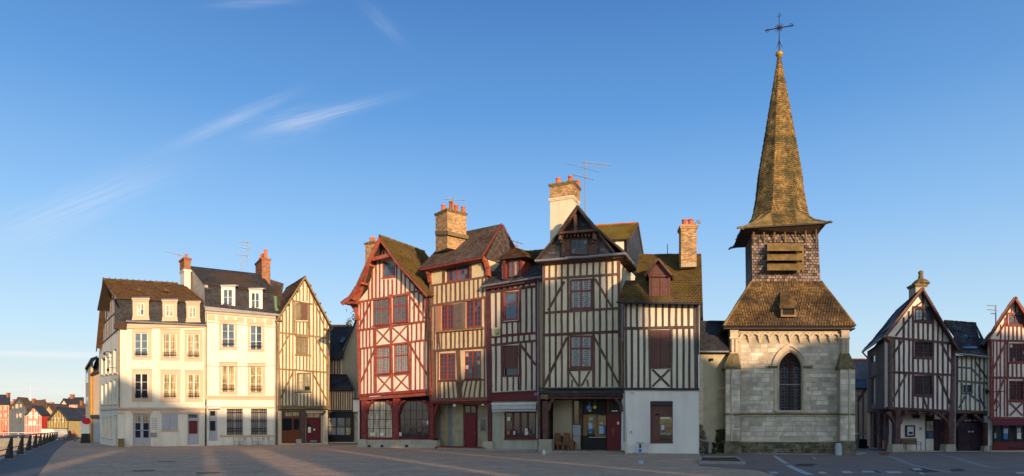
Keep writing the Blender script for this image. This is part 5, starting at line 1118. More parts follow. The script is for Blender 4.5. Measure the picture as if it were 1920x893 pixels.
# ---------------------------------------------------------------- buff gabled house with porch (G)
def houseG():
    P = PG; T, PL = MAT['tG'], MAT['plasterG']
    t = thing('buff_timbered_house', 'tall buff house with slated gable front and a deep porch holding a carved wooden seat', 'house', at(P, 1014))
    t['label'] = 'tall buff house with slated gable front, oak braces and a deep open porch'
    w1, w2 = (1068, 524, 1111, 580.5), (1068, 629, 1111, 690)
    wall(t, P, [(1017, 486), (1156, 476), (1164, 500), (1166, 729), (1016, 730)], [rect(*w1, dy=-2), rect(*w2)], PL, zero=False)
    body(t, P, [(1018, 489), (1158, 480), (1166, 729), (1017, 730)], .3, 7.5, PL, ground=False)
    top = yline([(1018, 492), (1158, 481)]); r1 = yline([(1020, 523.5), (1158, 514)]); r2 = yline([(1020, 587), (1160, 578)]); r3 = yline([(1020, 628.5), (1160, 621.5)]); r4 = yline([(1018, 726), (1165, 725)])
    xs = [1030.5, 1042, 1053, 1065, 1076.4, 1088.5, 1100.4, 1112.5, 1124.5, 1137, 1148.5]
    sk = [(1066.5, 1112)]
    panel(t, P, top, r1, xs, 3.6, T); panel(t, P, r1, r2, xs, 3.6, T, skip=sk); panel(t, P, r2, r3, xs, 3.6, T); panel(t, P, r3, r4, xs, 3.6, T, skip=sk); panel(t, P, lambda x: 696, r4, [1086.5], 3.6, T)
    for a, b, w in (((1019, 523.5), (1160, 514), 4.4), ((1019, 587), (1161, 578), 4.6), ((1019, 628.5), (1161, 621.8), 5), ((1063, 694), (1115, 693), 4), ((1057.8, 528), (1027.5, 582), 3.8), ((1115.8, 523), (1146.5, 575), 3.8), ((1063, 633), (1019.5, 724), 3.9), ((1113.4, 631), (1161, 722), 3.9), ((1067.5, 697), (1084, 724), 3.2), ((1105.5, 696), (1090, 724), 3.2), ((1020, 488), (1019, 727), 4.6), ((1160, 490), (1162.5, 726), 5.4), ((1065.5, 522), (1065.5, 584), 3.4), ((1113, 518), (1113, 580), 3.4), ((1065.2, 627), (1065.2, 726), 3.6), ((1113.3, 624), (1113.3, 726), 3.6), ((1073, 712), (1072, 725), 2.6), ((1101, 712), (1103, 725), 2.6)): beam(t, P, a, b, w, T, .055, .12, seg=3)
    rp = M('russet_frame', (.20, .06, .035), .6, .15, 4)
    window(t, P, *w1, rp, MAT['gleadw'], 2, 1, 3, 2.2, 1, dy=-2, off=-.06, trans=.4, sill=T); window(t, P, *w2, rp, MAT['gleadw'], 2, 1, 3, 2.6, 1, off=-.06, trans=.4, sill=T)
    # gable
    gw = wall(t, P, [(1007, 487), (1033, 455), (1082, 388), (1116, 430), (1152, 474), (1150, 477), (1100, 479), (1010, 489)], [], MAT['slateG'], .4, -.1, 'slate_gable', zero=False)
    mb = MB(); gl = yline([(1007, 487), (1033, 455), (1082.3, 387)]); gr = yline([(1082.3, 387), (1116, 430), (1153, 475)])
    y = 484.0
    while y > 392:
        lo, hi = None, None; x = 1007
        while x < 1154:
            x1 = x + random.uniform(6.2, 8.4)
            f = gl if (x + x1) / 2 < 1082 else gr
            yl = max((gl if x < 1082 else gr)(x), (gl if x1 < 1082 else gr)(x1))
            inwin = (1053 < (x + x1) / 2 < 1118 and 430 < y < 484)
            slope_y = lerp(1.5, -5.5, (x - 1007) / 146)
            if yl < y - 4 and not inwin and y + slope_y < 484:
                yy = y + random.uniform(-.5, .5); o = random.uniform(-.055, -.03)
                mb.add([P.pt(x + .25, yy, o), P.pt(x1 - .25, yy, o), P.pt(x1 - .25, yy - 7.5, o - .05), P.pt(x + .25, yy - 7.5, o - .05), P.pt(x + .25, yy, -.1), P.pt(x1 - .25, yy, -.1)], [(0, 1, 2, 3), (4, 5, 1, 0), (4, 0, 3), (1, 5, 2)])
            x = x1
        y -= 6.6
    link('gable_slates', mb, MAT['slateG'], t, stuff=True)
    ww = slab(t, P, [(1052.7, 481), (1118.4, 477), (1118.4, 432), (1052.7, 435)], .12, .3, T, 'attic_window_bay')
    for x in (1055, 1062.5, 1110, 1115): slab(ww, P, rect(x, 438, x + 2.6, 478), .15, .04, T, 'board')
    window(t, P, 1070.5, 447, 1102, 477, T, MAT['gdark'], 2, 3, 2, .7, 2, off=.2, name='attic_window', gms=[MAT['gdark'], MAT['gsky']])
    # pediment
    hl, hr = (1046, 437), (1117, 431)
    beam(t, P, hl, hr, 4, T, .75, .7, 'collar_board'); beam(t, P, (1078.5, 400), (1078.5, 434), 5.2, T, .5, .3, 'king_post')
    for x in (1050, 1113.5): beam(t, P, (x, 436), (x, 449), 5, T, .6, .5, 'corbel'); beam(t, P, (x + (2 if x < 1080 else -1), 449), (x + (2 if x < 1080 else -1), 455), 3.4, T, .4, .3, 'corbel')
    for x in range(1056, 1112, 7): beam(t, P, (x, 438), (x, 444), 2.4, T, .5, .5, 'rafter_end')
    beam(t, P, (1082.3, 388), (1047, 437), 5.4, T, .8, .16, 'bargeboard'); beam(t, P, (1082.3, 388), (1117, 431), 5.4, T, .8, .16, 'bargeboard')
    # roof pitches behind the gable
    O = .62
    for (a, f) in (((1082.3, 384), (1045, 438)), ((1082.3, 384), (1119, 433))): leanroof(t, P, a, f, .9, 6.5, MAT['under'], MAT['slateG'], .25, .18, thick=.1)
    leanroof(t, P, (1046, 437), (1004, 488), .2, 6.5, MAT['under'], MAT['slateG'], .25, .18, thick=.1); leanroof(t, P, (1118, 432), (1155, 475), .2, 6.5, MAT['under'], MAT['slateG'], .25, .18, thick=.1)
    gutter(t, P, 1003, 489.5, 1065, 484.5, MAT['zinc'], .75, .09); gutter(t, P, 1060, 483.5, 1110, 481.5, MAT['zinc'], .72, .09); gutter(t, P, 1104, 481.5, 1172, 475.5, MAT['zinc'], .75, .09)
    link('eaves_soffit', MB().ext([P.pt(1004, 491, .7), P.pt(1172, 478, .7), P.pt(1166, 490, -.05), P.pt(1012, 499, -.05)], Vector((0, 0, .08))), T, t)
    a = P.pt(1172, 475.5, .75); b = a - P.n * 5.2
    link('side_gutter', MB().tube([a, b], .09, 8), MAT['zinc'], t); 
    link('side_soffit', MB().ext([a + Vector((0, 0, .02)), b + Vector((0, 0, .02)), b - P.u * .9 + Vector((0, 0, -.1)), a - P.u * .9 + Vector((0, 0, -.1))], Vector((0, 0, .08))), T, t)
    for k in range(9): c = a.lerp(b, (k + .5) / 9); link('rafter_end', MB().prism([c + P.n * .06 - Vector((0, 0, .1)), c - P.n * .06 - Vector((0, 0, .1)), c - P.n * .06 - P.u * .9 - Vector((0, 0, .24)), c + P.n * .06 - P.u * .9 - Vector((0, 0, .24))], [v + Vector((0, 0, .12)) for v in (c + P.n * .06 - Vector((0, 0, .1)), c - P.n * .06 - Vector((0, 0, .1)), c - P.n * .06 - P.u * .9 - Vector((0, 0, .24)), c + P.n * .06 - P.u * .9 - Vector((0, 0, .24)))]), T, t)
    roofquad(t, a + Vector((0, 0, .08)), b + Vector((0, 0, .08)), b - P.u * 2.6 + Vector((0, 0, 2.6)), a - P.u * 2.6 + Vector((0, 0, 2.6)) - P.n * 1.0, MAT['under'], .1, MAT['slateG'], .25, .18)
    # tall chimney
    cp = Plane(1031.5, 51.6, 1072, 50.9)
    chimney(t, cp, 1031.5, 1073, 373, 470, 0, 1.6, (MAT['plasterC'], None), capmat=MAT['plasterC'])
    chimney(t, cp, 1031, 1074.5, 346, 373, .04, 1.7, (MAT['mortar'], MAT['brickp']), [(.27, .3, .5), (.8, .3, .5), (.93, .85, .45)], capmat=MAT['mosscap'], potr=.2)
    # rear dormer with bright mossy roof
    Q = Plane(1116, 52.5, 1180, 51.5)
    rd = slab(t, Q, [(1134, 475), (1178, 475), (1178, 447), (1132, 449)], 0, 5, MAT['brownpaint'], 'rear_dormer')
    slab(rd, Q, rect(1137, 452, 1152, 469.5), .04, .04, MAT['plasterB'], 'panel'); slab(rd, Q, rect(1153.5, 451.5, 1170, 469), .04, .04, MAT['plasterB'], 'panel')
    el, er, rr, rl = Q.pt(1122, 450, .3), Q.pt(1180, 447.5, .3), Q.pt(1195, 418.5, -2.4), Q.pt(1112, 424, -2.4)
    roofquad(t, el, er, rr, rl, MAT['under'], .12, MAT['rtG'], .2, .15, name='rear_dormer_roof', jit=.5)
    ridge(t, rl, rr, MAT['pot'], 14, .1)
    e2 = er - Q.n * 5.6; w_ = Q.pt(1180, 500, .2); w2_ = w_ - Q.n * 5.4
    link('rear_gable', MB().ext([w_, er - Vector((0, 0, .1)), rr - Vector((0, 0, .12)), e2 - Vector((0, 0, .1)), w2_], -Q.u * .2), MAT['slate'], t)
    link('verge', MB().tube([er + Q.u * .04, rr + Q.u * .04], .07, 5).tube([rr + Q.u * .04, e2 + Q.u * .04], .07, 5), MAT['rtA'], t)
    mb = MB(); z = w_.z
    while z < rr.z - .25:
        f = max(0, (z - er.z) / (rr.z - er.z)); s0, s1 = lerp(0, 2.7, f), lerp(5.5, 2.7, f)
        n = int((s1 - s0) / .26)
        for k in range(n):
            p0 = w_ - Q.n * (s0 + k * .26); xo = (rr - er).dot(Q.u) * f
            p0 = p0 + Q.u * (xo + random.uniform(.02, .05)); p0.z = z; p1 = p0 - Q.n * .245
            mb.add([p0, p1, p1 + Vector((0, 0, .19)) - Q.u * .03, p0 + Vector((0, 0, .19)) - Q.u * .03], [(0, 1, 2, 3)])
        z += .16
    link('gable_slates', mb, MAT['slate'], t, stuff=True)
    # porch
    beam(t, P, (1012, 728.5), (1170, 728.5), 3.4, MAT['fascia'], .38, .4, 'jetty_beam', seg=3); beam(t, P, (1012, 735), (1170, 735), 6, MAT['fascia'], .3, .35, 'jetty_beam', seg=3); beam(t, P, (1014, 741), (1168, 741), 2, T, .15, .3, 'jetty_beam'); beam(t, P, (1026, 745.8), (1167, 745.8), 4, T, .1, .35, 'lintel', seg=3)
    link('jetty_ornament', MB().ext(P.poly(rect(1073.5, 734, 1083, 736.5), .33), -P.n * .03), M('ornament', (.2, .09, .04), .7), t)
    bw = -2.0
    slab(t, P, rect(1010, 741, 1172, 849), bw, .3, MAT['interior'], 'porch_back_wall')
    link('porch_ceiling', MB().ext([P.pt(1012, 740, .1), P.pt(1170, 740, .1), P.pt(1170, 740, .1) - P.n * 2.4, P.pt(1012, 740, .1) - P.n * 2.4], Vector((0, 0, .1))), T, t)
    link('porch_floor', MB().ext([P.ground(1012, .3), P.ground(1170, .3), P.ground(1170, bw), P.ground(1012, bw)], Vector((0, 0, .17))), MAT['stonedk'], t)
    for px in (1013, 1169):
        v = [P.pt(px, 742, .1), P.pt(px, 742, .1) - P.n * 2.2, P.ground(px, -2.1), P.ground(px, .1)]; link('porch_side_wall', MB().ext(v, P.u * (.2 if px > 1100 else -.2)), MAT['white'] if px > 1100 else T, t)
    slab(t, P, rect(1037, 750, 1072.5, 842), bw + .1, .1, M('cream_porch', (.50, .44, .30), .9, .06, 1), 'cream_panel')
    slab(t, P, rect(1072.5, 748, 1092, 818), bw + .15, .1, T, 'porch_post'); slab(t, P, rect(1074, 797, 1088.5, 817), bw + .22, .08, MAT['greypaint'], 'grey_box'); slab(t, P, rect(1074, 818, 1088, 843), bw + .25, .2, MAT['stoneb'], 'porch_base'); slab(t, P, rect(1077, 752, 1085, 795), bw + .17, .03, MAT['gdark'], 'side_window')
    ow = M('shop_oak', (.30, .17, .07), .6, .2, 4)
    gi = M('shop_glow_wall', (.12, .085, .05), .7)
    sf = slab(t, P, rect(1093, 748, 1136, 842), bw + .08, .06, MAT['black'], 'shopfront')
    for x0, x1, y0, y1 in ((1093.5, 1101, 778, 817), (1116, 1120.5, 778, 818), (1101, 1120, 777, 780), (1120.5, 1136, 778, 780.5), (1120.5, 1136, 816, 819)): slab(sf, P, rect(x0, y0, x1, y1), bw + .16, .06, ow, 'oak_frame')
    slab(sf, P, rect(1101, 780, 1116, 815), bw + .11, .02, MAT['gdark'], 'pane'); slab(sf, P, rect(1120.5, 780.5, 1136, 816), bw + .11, .02, MAT['gdark'], 'pane')
    pb = M('poster_blue', (.04, .22, .5), .6); pw_ = M('poster_pale', (.5, .55, .68), .6)
    for q, m_ in (((1103.5, 793, 1111, 812), pw_), ((1103.5, 804, 1111, 811.5), pb), ((1105, 783, 1112, 788), pw_), ((1123, 799, 1132, 813.5), pw_), ((1131.5, 800, 1135, 813), pb), ((1124, 792, 1130, 796), MATS['paper_card'])): slab(sf, P, rect(*q), bw + .17 + random.uniform(.005, .02), .01, m_, 'poster')
    slab(sf, P, rect(1105, 819.5, 1136, 821), bw + .3, .2, MAT['stonem'], 'counter_ledge')
    d = slab(t, P, rect(1137.5, 748, 1167, 844), bw + .55, .06, MAT['maroonpaint'], 'front_door'); slab(d, P, rect(1138.5, 777, 1166, 843.5), bw + .62, .06, MAT['reddoor'], 'door_leaf')
    for k in range(5): slab(d, P, rect(1140 + k * 5.2, 779, 1144.6 + k * 5.2, 832), bw + .64, .02, MAT['reddoor'], 'board')
    slab(d, P, rect(1141, 752, 1164, 775), bw + .6, .04, MAT['black'], 'transom_light'); slab(d, P, rect(1146.5, 769.8, 1158, 772), bw + .65, .02, MAT['white'], 'name_plate'); slab(d, P, rect(1157, 791, 1161, 796), bw + .66, .015, MAT['white'], 'letter_plate')
    o = P.pt(1150, 808, bw + .68); link('door_knocker', MB().tube([o + P.u * .11 * math.cos(a) + Vector((0, 0, .16 * math.sin(a))) for a in frange(0, 6.28, 10)], .025, 5).tube([o + Vector((0, 0, -.35)), o + Vector((0, 0, .05)) + P.n * .03], .03, 5), MAT['gold'], d)
    beam(t, P, (1021.5, 752), (1022.5, 824), 10, T, .2, .45, 'post', wob=.3, seg=4); beam(t, P, (1013.5, 744.5), (1027, 744.5), 8.5, MAT['tC'], .28, .5, 'carved_capital'); slab(t, P, [(1009, 847), (1035, 847.5), (1034, 824), (1010, 824)], .35, .6, MAT['stoneb'], 'post_stone'); slab(t, P, [(1018, 847), (1018.6, 847), (1018.6, 824), (1018, 824)], .357, .02, MAT['mortar'], 'joint')
    for pts in ([(1027.5, 770), (1030, 758), (1037, 748.5)], [(1165, 772), (1163, 758), (1154, 748)]):
        for i in range(2): beam(t, P, pts[i], pts[i + 1], 5, T, .12, .3, 'arch_brace')
    slab(t, P, [(1164.5, 848), (1176, 848), (1176, 744), (1166, 744)], -.05, .5, MAT['white'], 'end_pier')
    b0 = slab(t, P, rect(1168.5, 737, 1176, 828), .3, .25, M('pipe_casing', (.42, .40, .42), .6), 'pipe_casing'); downpipe(t, P, 1171.5, 560, 738, MAT['zinc'], .45, .06); downpipe(t, P, 1167.5, 563, 640, MAT['zinc'], .4, .05)
    # hanging porch ornaments
    for (x, y, m_, r) in ((1104.5, 765, M('ball_blue', (.1, .2, .45), .4), .2), (1106, 770, M('ball_yellow', (.6, .42, .08), .4), .12), (1115.5, 764, MATS['ball_yellow'], .14)):
        o = P.pt(x, y, -.4); ob = link('porch_ornament', MB().lathe(o - Vector((0, 0, r)), [(0.001, 0), (r * .7, r * .3), (r, r), (r * .7, r * 1.7), (.001, 2 * r)], 10).tube([o + Vector((0, 0, r)), o + Vector((0, 0, r + .5))], .012, 4), m_, t)
    # carved seat in the porch
    st = thing('wooden_seat', 'heavy rustic wooden double seat with tall plank backs inside the open porch', 'bench', at(P, 1058, -.9)); wd = M('rust_oak', (.23, .10, .045), .8, .3, 4, .4, rand=.2); base = P.ground(1058, -.9) + Vector((0, 0, .17))
    U, Nn = P.u, P.n
    for s in (-.78, -.4, 0, .42, .72): link('leg', MB().obox(base + U * s + Nn * .25, U, Nn, .14, .12, .42), wd, st)
    for s in (-.72, .68): link('leg', MB().obox(base + U * s - Nn * .3, U, Nn, .12, .12, .42), wd, st)
    link('seat', MB().obox(base + Vector((0, 0, .42)), U, Nn, 1.68, .75, .1), wd, st); link('apron', MB().obox(base + Nn * .3 + Vector((0, 0, .32)), U, Nn, 1.6, .05, .1), wd, st)
    for x0, x1, y0 in ((-.84, -.38, 1.22), (-.36, -.18, 1.0), (-.16, .36, 1.24)):
        q = [base + U * x0 - Nn * .28 + Vector((0, 0, .52)), base + U * (x1 + .03) - Nn * .28 + Vector((0, 0, .52)), base + U * (x1 - .06) - Nn * .42 + Vector((0, 0, y0)), base + U * (x0 - .04) - Nn * .42 + Vector((0, 0, y0))]
        link('backrest', MB().ext(q, -Nn * .07), wd if x1 - x0 > .3 else MAT['black'], st)
    link('armrest', MB().obox(base + U * .66 + Vector((0, 0, .52)), U, Nn, .12, .7, .1), wd, st)
houseG()

# ---------------------------------------------------------------- house with white ground floor (H)
def houseH():
    P = PH; T, PL = MAT['tH'], MAT['plasterH']
    t = thing('striped_timbered_house', 'striped timber house with mossy roof, shuttered dormer and smooth white ground floor', 'house', at(P, 1171))
    wall(t, P, [(1170, 568), (1309, 569), (1310.5, 729), (1171, 728)], [rect(1219, 619, 1257.5, 686)], PL, zero=False)
    body(t, P, [(1171, 566), (1310, 567), (1310.5, 856), (1171, 853)], .35, 8, MAT['plasterH'])
    r1 = yline([(1170, 616), (1310, 613)]); r2 = yline([(1170, 728), (1310, 729)])
    panel(t, P, lambda x: 569, r1, [1183, 1194.5, 1206.4, 1218.4, 1230.5, 1242.7, 1255.3, 1268, 1279.3, 1291.3], 4.2, T); panel(t, P, r1, r2, [1184.6, 1196.7, 1208.3, 1269.5, 1281.4, 1292.8], 4.2, T)
    for a, b, w in (((1170, 616), (1310, 613.5), 5.4), ((1173, 569), (1174, 728), 4.4), ((1303.5, 569), (1304.5, 729), 5), ((1217.5, 615), (1218.8, 728), 4), ((1259.3, 614), (1259.3, 728), 4), ((1217, 689.5), (1261, 689), 3.6), ((1310, 569), (1310.6, 729), 2.5)): beam(t, P, a, b, w, T if w != 2.5 else MAT['plasterB'], .055, .12, seg=3)
    cross(t, P, 1223, 693, 1255.5, 725, 4, T)
    def shut(par, x0, y0, x1, y1, off, n=2):
        for i in range(n):
            a, b = lerp(x0, x1, i / n) + .3, lerp(x0, x1, (i + 1) / n) - .3
            s = slab(par, P, rect(a, y0, b, y1), off, .05, MAT['brownpaint'], 'shutter')
            m_ = lerp(y0, y1, .42)
            for (u0, u1) in ((y0 + 1.2, m_ - 1), (m_ + 1, y1 - 1.2)):
                for k in range(3): slab(s, P, rect(lerp(a + .8, b - .8, k / 3) + .15, u0, lerp(a + .8, b - .8, (k + 1) / 3) - .15, u1), off + .015, .02, MAT['brownpaint'], 'board')
            slab(s, P, rect(a, m_ - .7, b, m_ + .7), off + .03, .02, MAT['brownpaint'], 'ledge')
    shut(t, 1219.5, 620, 1257, 685.5, -.02); slab(t, P, rect(1218, 685.5, 1259, 688), .1, .2, MAT['brownpaint'], 'sill')
    beam(t, P, (1168, 729.5), (1311, 730), 4.4, MAT['fascia'], .1, .3, 'jetty_beam', seg=3)
    wh = MAT['white']
    wall(t, P, [(1172, 731), (1310, 732), (1310, 856), (1177, 853.5)], [rect(1219, 752.5, 1261.5, 829.5)], wh, .34, 0, 'ground_floor_wall')
    mb = MB()
    for q in ((1214, 748, 1266, 752), (1214, 752, 1219, 833), (1261.5, 752, 1266, 833)): mb.ext(P.poly(rect(*q), .02), -P.n * .02)
    link('window_surround', mb, wh, t)
    sw = slab(t, P, rect(1219, 752.5, 1261.5, 829.5), -.22, .06, MAT['brownpaint'], 'shop_window'); slab(sw, P, rect(1219, 752.5, 1261.5, 760), -.05, .2, MAT['fascia'], 'shutter_box'); slab(sw, P, rect(1221, 762, 1236.5, 827), -.19, .03, MAT['brownpaint'], 'panel'); slab(sw, P, rect(1237, 782, 1260.5, 824.5), -.19, .03, MAT['gdark'], 'pane')
    slab(sw, P, rect(1239.5, 797.5, 1245.5, 806), -.17, .01, M('paper_card', ()) if False else MATS['poster_pale'], 'notice'); slab(sw, P, rect(1238, 812, 1259, 815), -.17, .01, MATS['frosted_pane'], 'ledge'); slab(sw, P, rect(1228, 776, 1236, 779), -.16, .02, MAT['black'], 'small_plate'); slab(sw, P, rect(1238.5, 782.5, 1256, 785.5), -.17, .01, MATS['paper_card'], 'strip')
    slab(t, P, rect(1218, 829.5, 1262.5, 831.5), .06, .3, MAT['brownpaint'], 'sill')
    for i, x in enumerate((1178, 1214, 1236, 1270, 1292)):
        x1 = (1214, 1236, 1270, 1292, 1310.4)[i]; slab(t, P, [(x + .3, 855 + i * .2), (x1 - .3, 855.2 + i * .2), (x1 - .3, 833.5), (x + .3, 833.5)], .035, .05, wh, 'plinth_slab')
    pl = slab(t, P, rect(1181, 735, 1190.5, 739.5), .03, .03, MAT['plasterB'], 'street_sign')
    for k in range(3): slab(pl, P, rect(1183 + k * 2.2, 736.7, 1184.6 + k * 2.2, 738), .035, .006, MAT['zinc'], 'letter')
    slab(t, P, rect(1181.5, 808, 1185.5, 811.5), .08, .08, MAT['stonem'], 'junction_box')
    dsp = thing('ashtray_bin', 'slim white and blue litter bin with flat lid against the white ground floor wall', 'litter bin', at(P, 1200.5, .45)); c = P.ground(1200.5, .45) + Vector((0, 0, .1))
    link('body', MB().obox(c + Vector((0, 0, .04)), P.u, P.n, .28, .24, .6), M('bin_white', (.6, .6, .6), .5), dsp); link('base', MB().obox(c, P.u, P.n, .95, .4, .04), MAT['zinc'], dsp); link('lid', MB().obox(c + Vector((0, 0, .66)), P.u, P.n, .5, .36, .05), MAT['zinc'], dsp)
    link('blue_panel', MB().obox(c + P.n * .122 + Vector((0, 0, .08)), P.u, P.n, .2, .01, .2), MATS['poster_blue'], dsp); link('black_panel', MB().obox(c + P.n * .122 + Vector((0, 0, .33)), P.u, P.n, .12, .01, .28), MAT['black'], dsp)
    # roof
    e0, e1 = P.pt(1157, 566, .55), P.pt(1317, 568.5, .55); r0, r1 = P.pt(1198.5, 479, -3.6), P.pt(1315, 478.5, -3.6); m0 = P.pt(1173, 526, -1.0); m1 = P.pt(1316, 524, -1.0)
    rt = MAT['rtH']
    roofquad(t, e0, e1, m1, m0, MAT['under'], .15, rt, .22, .17, jit=.6, thick=.03); roofquad(t, P.pt(1190, 526, -1.0), m1, r1, r0, MAT['under'], .15, rt, .22, .17, jit=.6, thick=.03)
    roofquad(t, e0 - P.n * 7.6, e1 - P.n * 7.6, r1, r0, MAT['under'], .15, None); ridge(t, r0, r1, MAT['rtA'], 18, .1)
    gutter(t, P, 1156, 567, 1318, 570, MAT['fascia'], .6, .06)
    # right gable end
    gq = [P.pt(1310.6, 732, .02), P.pt(1310.8, 569, .1), P.pt(1315, 524, -1.0), P.pt(1315, 479, -3.6), P.pt(1310, 569, 0) - P.n * 7, P.pt(1310.6, 732, 0) - P.n * 7]
    gq[4].z = gq[1].z; gq[5].z = gq[0].z
    link('right_gable', MB().ext(gq, -P.u * .15), MAT['slate'], t)
    # dormer
    dm = link('dormer', MB().ext(P.poly([(1217, 563), (1256.3, 563), (1256.3, 516), (1217, 517)], .12), -P.n * 2.2), MAT['brownpaint'], t)
    for q in ((1217, 515, 1220.6, 563), (1252.8, 515, 1256.4, 563)): slab(t, P, rect(*q), .2, .1, MAT['brownpaint'], 'dormer_post')
    shut(t, 1221, 521, 1252.5, 561, .18); slab(t, P, rect(1216, 515, 1257.5, 519), .3, .2, MAT['brownpaint'], 'dormer_lintel'); slab(t, P, rect(1214, 561, 1259, 566), .3, .3, MAT['zinc'], 'dormer_sill')
    gt = slab(t, P, [(1212, 515), (1256.5, 514.5), (1234, 488)], .28, .1, MAT['brownpaint'], 'dormer_gable')
    for k in range(5): yy = 514 - k * 4.6; hw = 20 - k * 4; slab(gt, P, rect(1234 - hw, yy - 4, 1234 + hw, yy), .3, .02, MAT['brownpaint'], 'board')
    for (a, f) in (((1234, 484), (1207.5, 516.5)), ((1234, 484), (1261, 515.5))): leanroof(t, P, a, f, .55, 3.4, MAT['under'], rt, .2, .15, thick=.08)
    beam(t, P, (1234, 485), (1208.5, 517), 3, MAT['tE'], .6, .1, 'bargeboard'); beam(t, P, (1234, 485), (1260, 516), 3, MAT['tE'], .6, .1, 'bargeboard')
    ch = chimney(t, Plane(1275, 44.3, 1308.5, 44.15), 1277, 1306, 423, 501, 0, 1.1, (MAT['mortar'], MAT['brickp']), [(.3, .45, .45), (.7, .45, .45)], brick_to=494, capmat=MAT['brickp'], potr=.2)
    link('aerial_bracket', MB().tube([P.pt(1304, 420, -1.5), P.pt(1309, 413, -1.5), P.pt(1313, 417, -1.5)], .04, 5).obox(P.pt(1311, 419, -1.5), P.u, P.n, .18, .1, .2), MAT['zinc'], t)
    link('roof_vent_pipe', MB().tube([P.pt(1251.5, 479, -3.6), P.pt(1251.5, 458, -3.6)], .03, 5), MAT['zinc'], t)
houseH()
# ---------------------------------------------------------------- chapel with spire
def ashlar(parent, P, x0, x1, y0, y1, ch, wmin, wmax, mat, off=0., hole=None, proud=.015, name='stone', count=[0]):
    y = y0
    while y < y1 - 1:
        h = min(ch * random.uniform(.85, 1.15), y1 - y); x = x0
        if y1 - (y + h) < ch * .4: h = y1 - y
        while x < x1 - .5:
            xe = min(x + random.uniform(wmin, wmax), x1)
            if x1 - xe < wmin * .5: xe = x1
            a, b = x, xe
            if hole:
                r = hole(y, y + h)
                if r:
                    hl, hr = r
                    if a >= hl and b <= hr: x = xe; continue
                    if a < hl < b: b = hl
                    elif a < hr < b: a = hr
                    if b - a < 2: x = xe; continue
            o = off + proud * random.uniform(.2, 1.3)
            link(name, MB().ext(P.poly([(a + .42, y + h - .45), (b - .42, y + h - .45), (b - .42, y + .45), (a + .42, y + .45)], o), -P.n * .06), mat, parent)
            x = xe
        y += h
def arch_pts(x0, x1, ys, ya, n=8):
    """pointed arch outline in px from left spring over the apex to the right spring"""
    cx = (x0 + x1) / 2; out = []
    for i in range(n + 1):
        t = i / n; a = t * math.pi / 2
        out.append((lerp(x0, cx, 1 - math.cos(a) ** 1.25 if False else (1 - math.cos(a * 1.0)) ** .92), ys - (ys - ya) * math.sin(a) ** 1.0 * (1 - .0 * t)))
    return out
def pointed(x0, x1, ys, ya, n=9):
    cx = (x0 + x1) / 2; w = (x1 - x0); h = ys - ya; Rr = (w * w / 4 + h * h) / w; L = []
    th = math.asin(min(1, h / Rr))
    for i in range(n + 1): a = th * i / n; q = i / n; L.append((lerp(x0 + Rr - Rr * math.cos(a), x0 + w / 2 * q, .22), lerp(ys - Rr * math.sin(a), ys - h * q, .22)))
    return L + [(x0 + x1 - x, y) for x, y in reversed(L[:-1])]
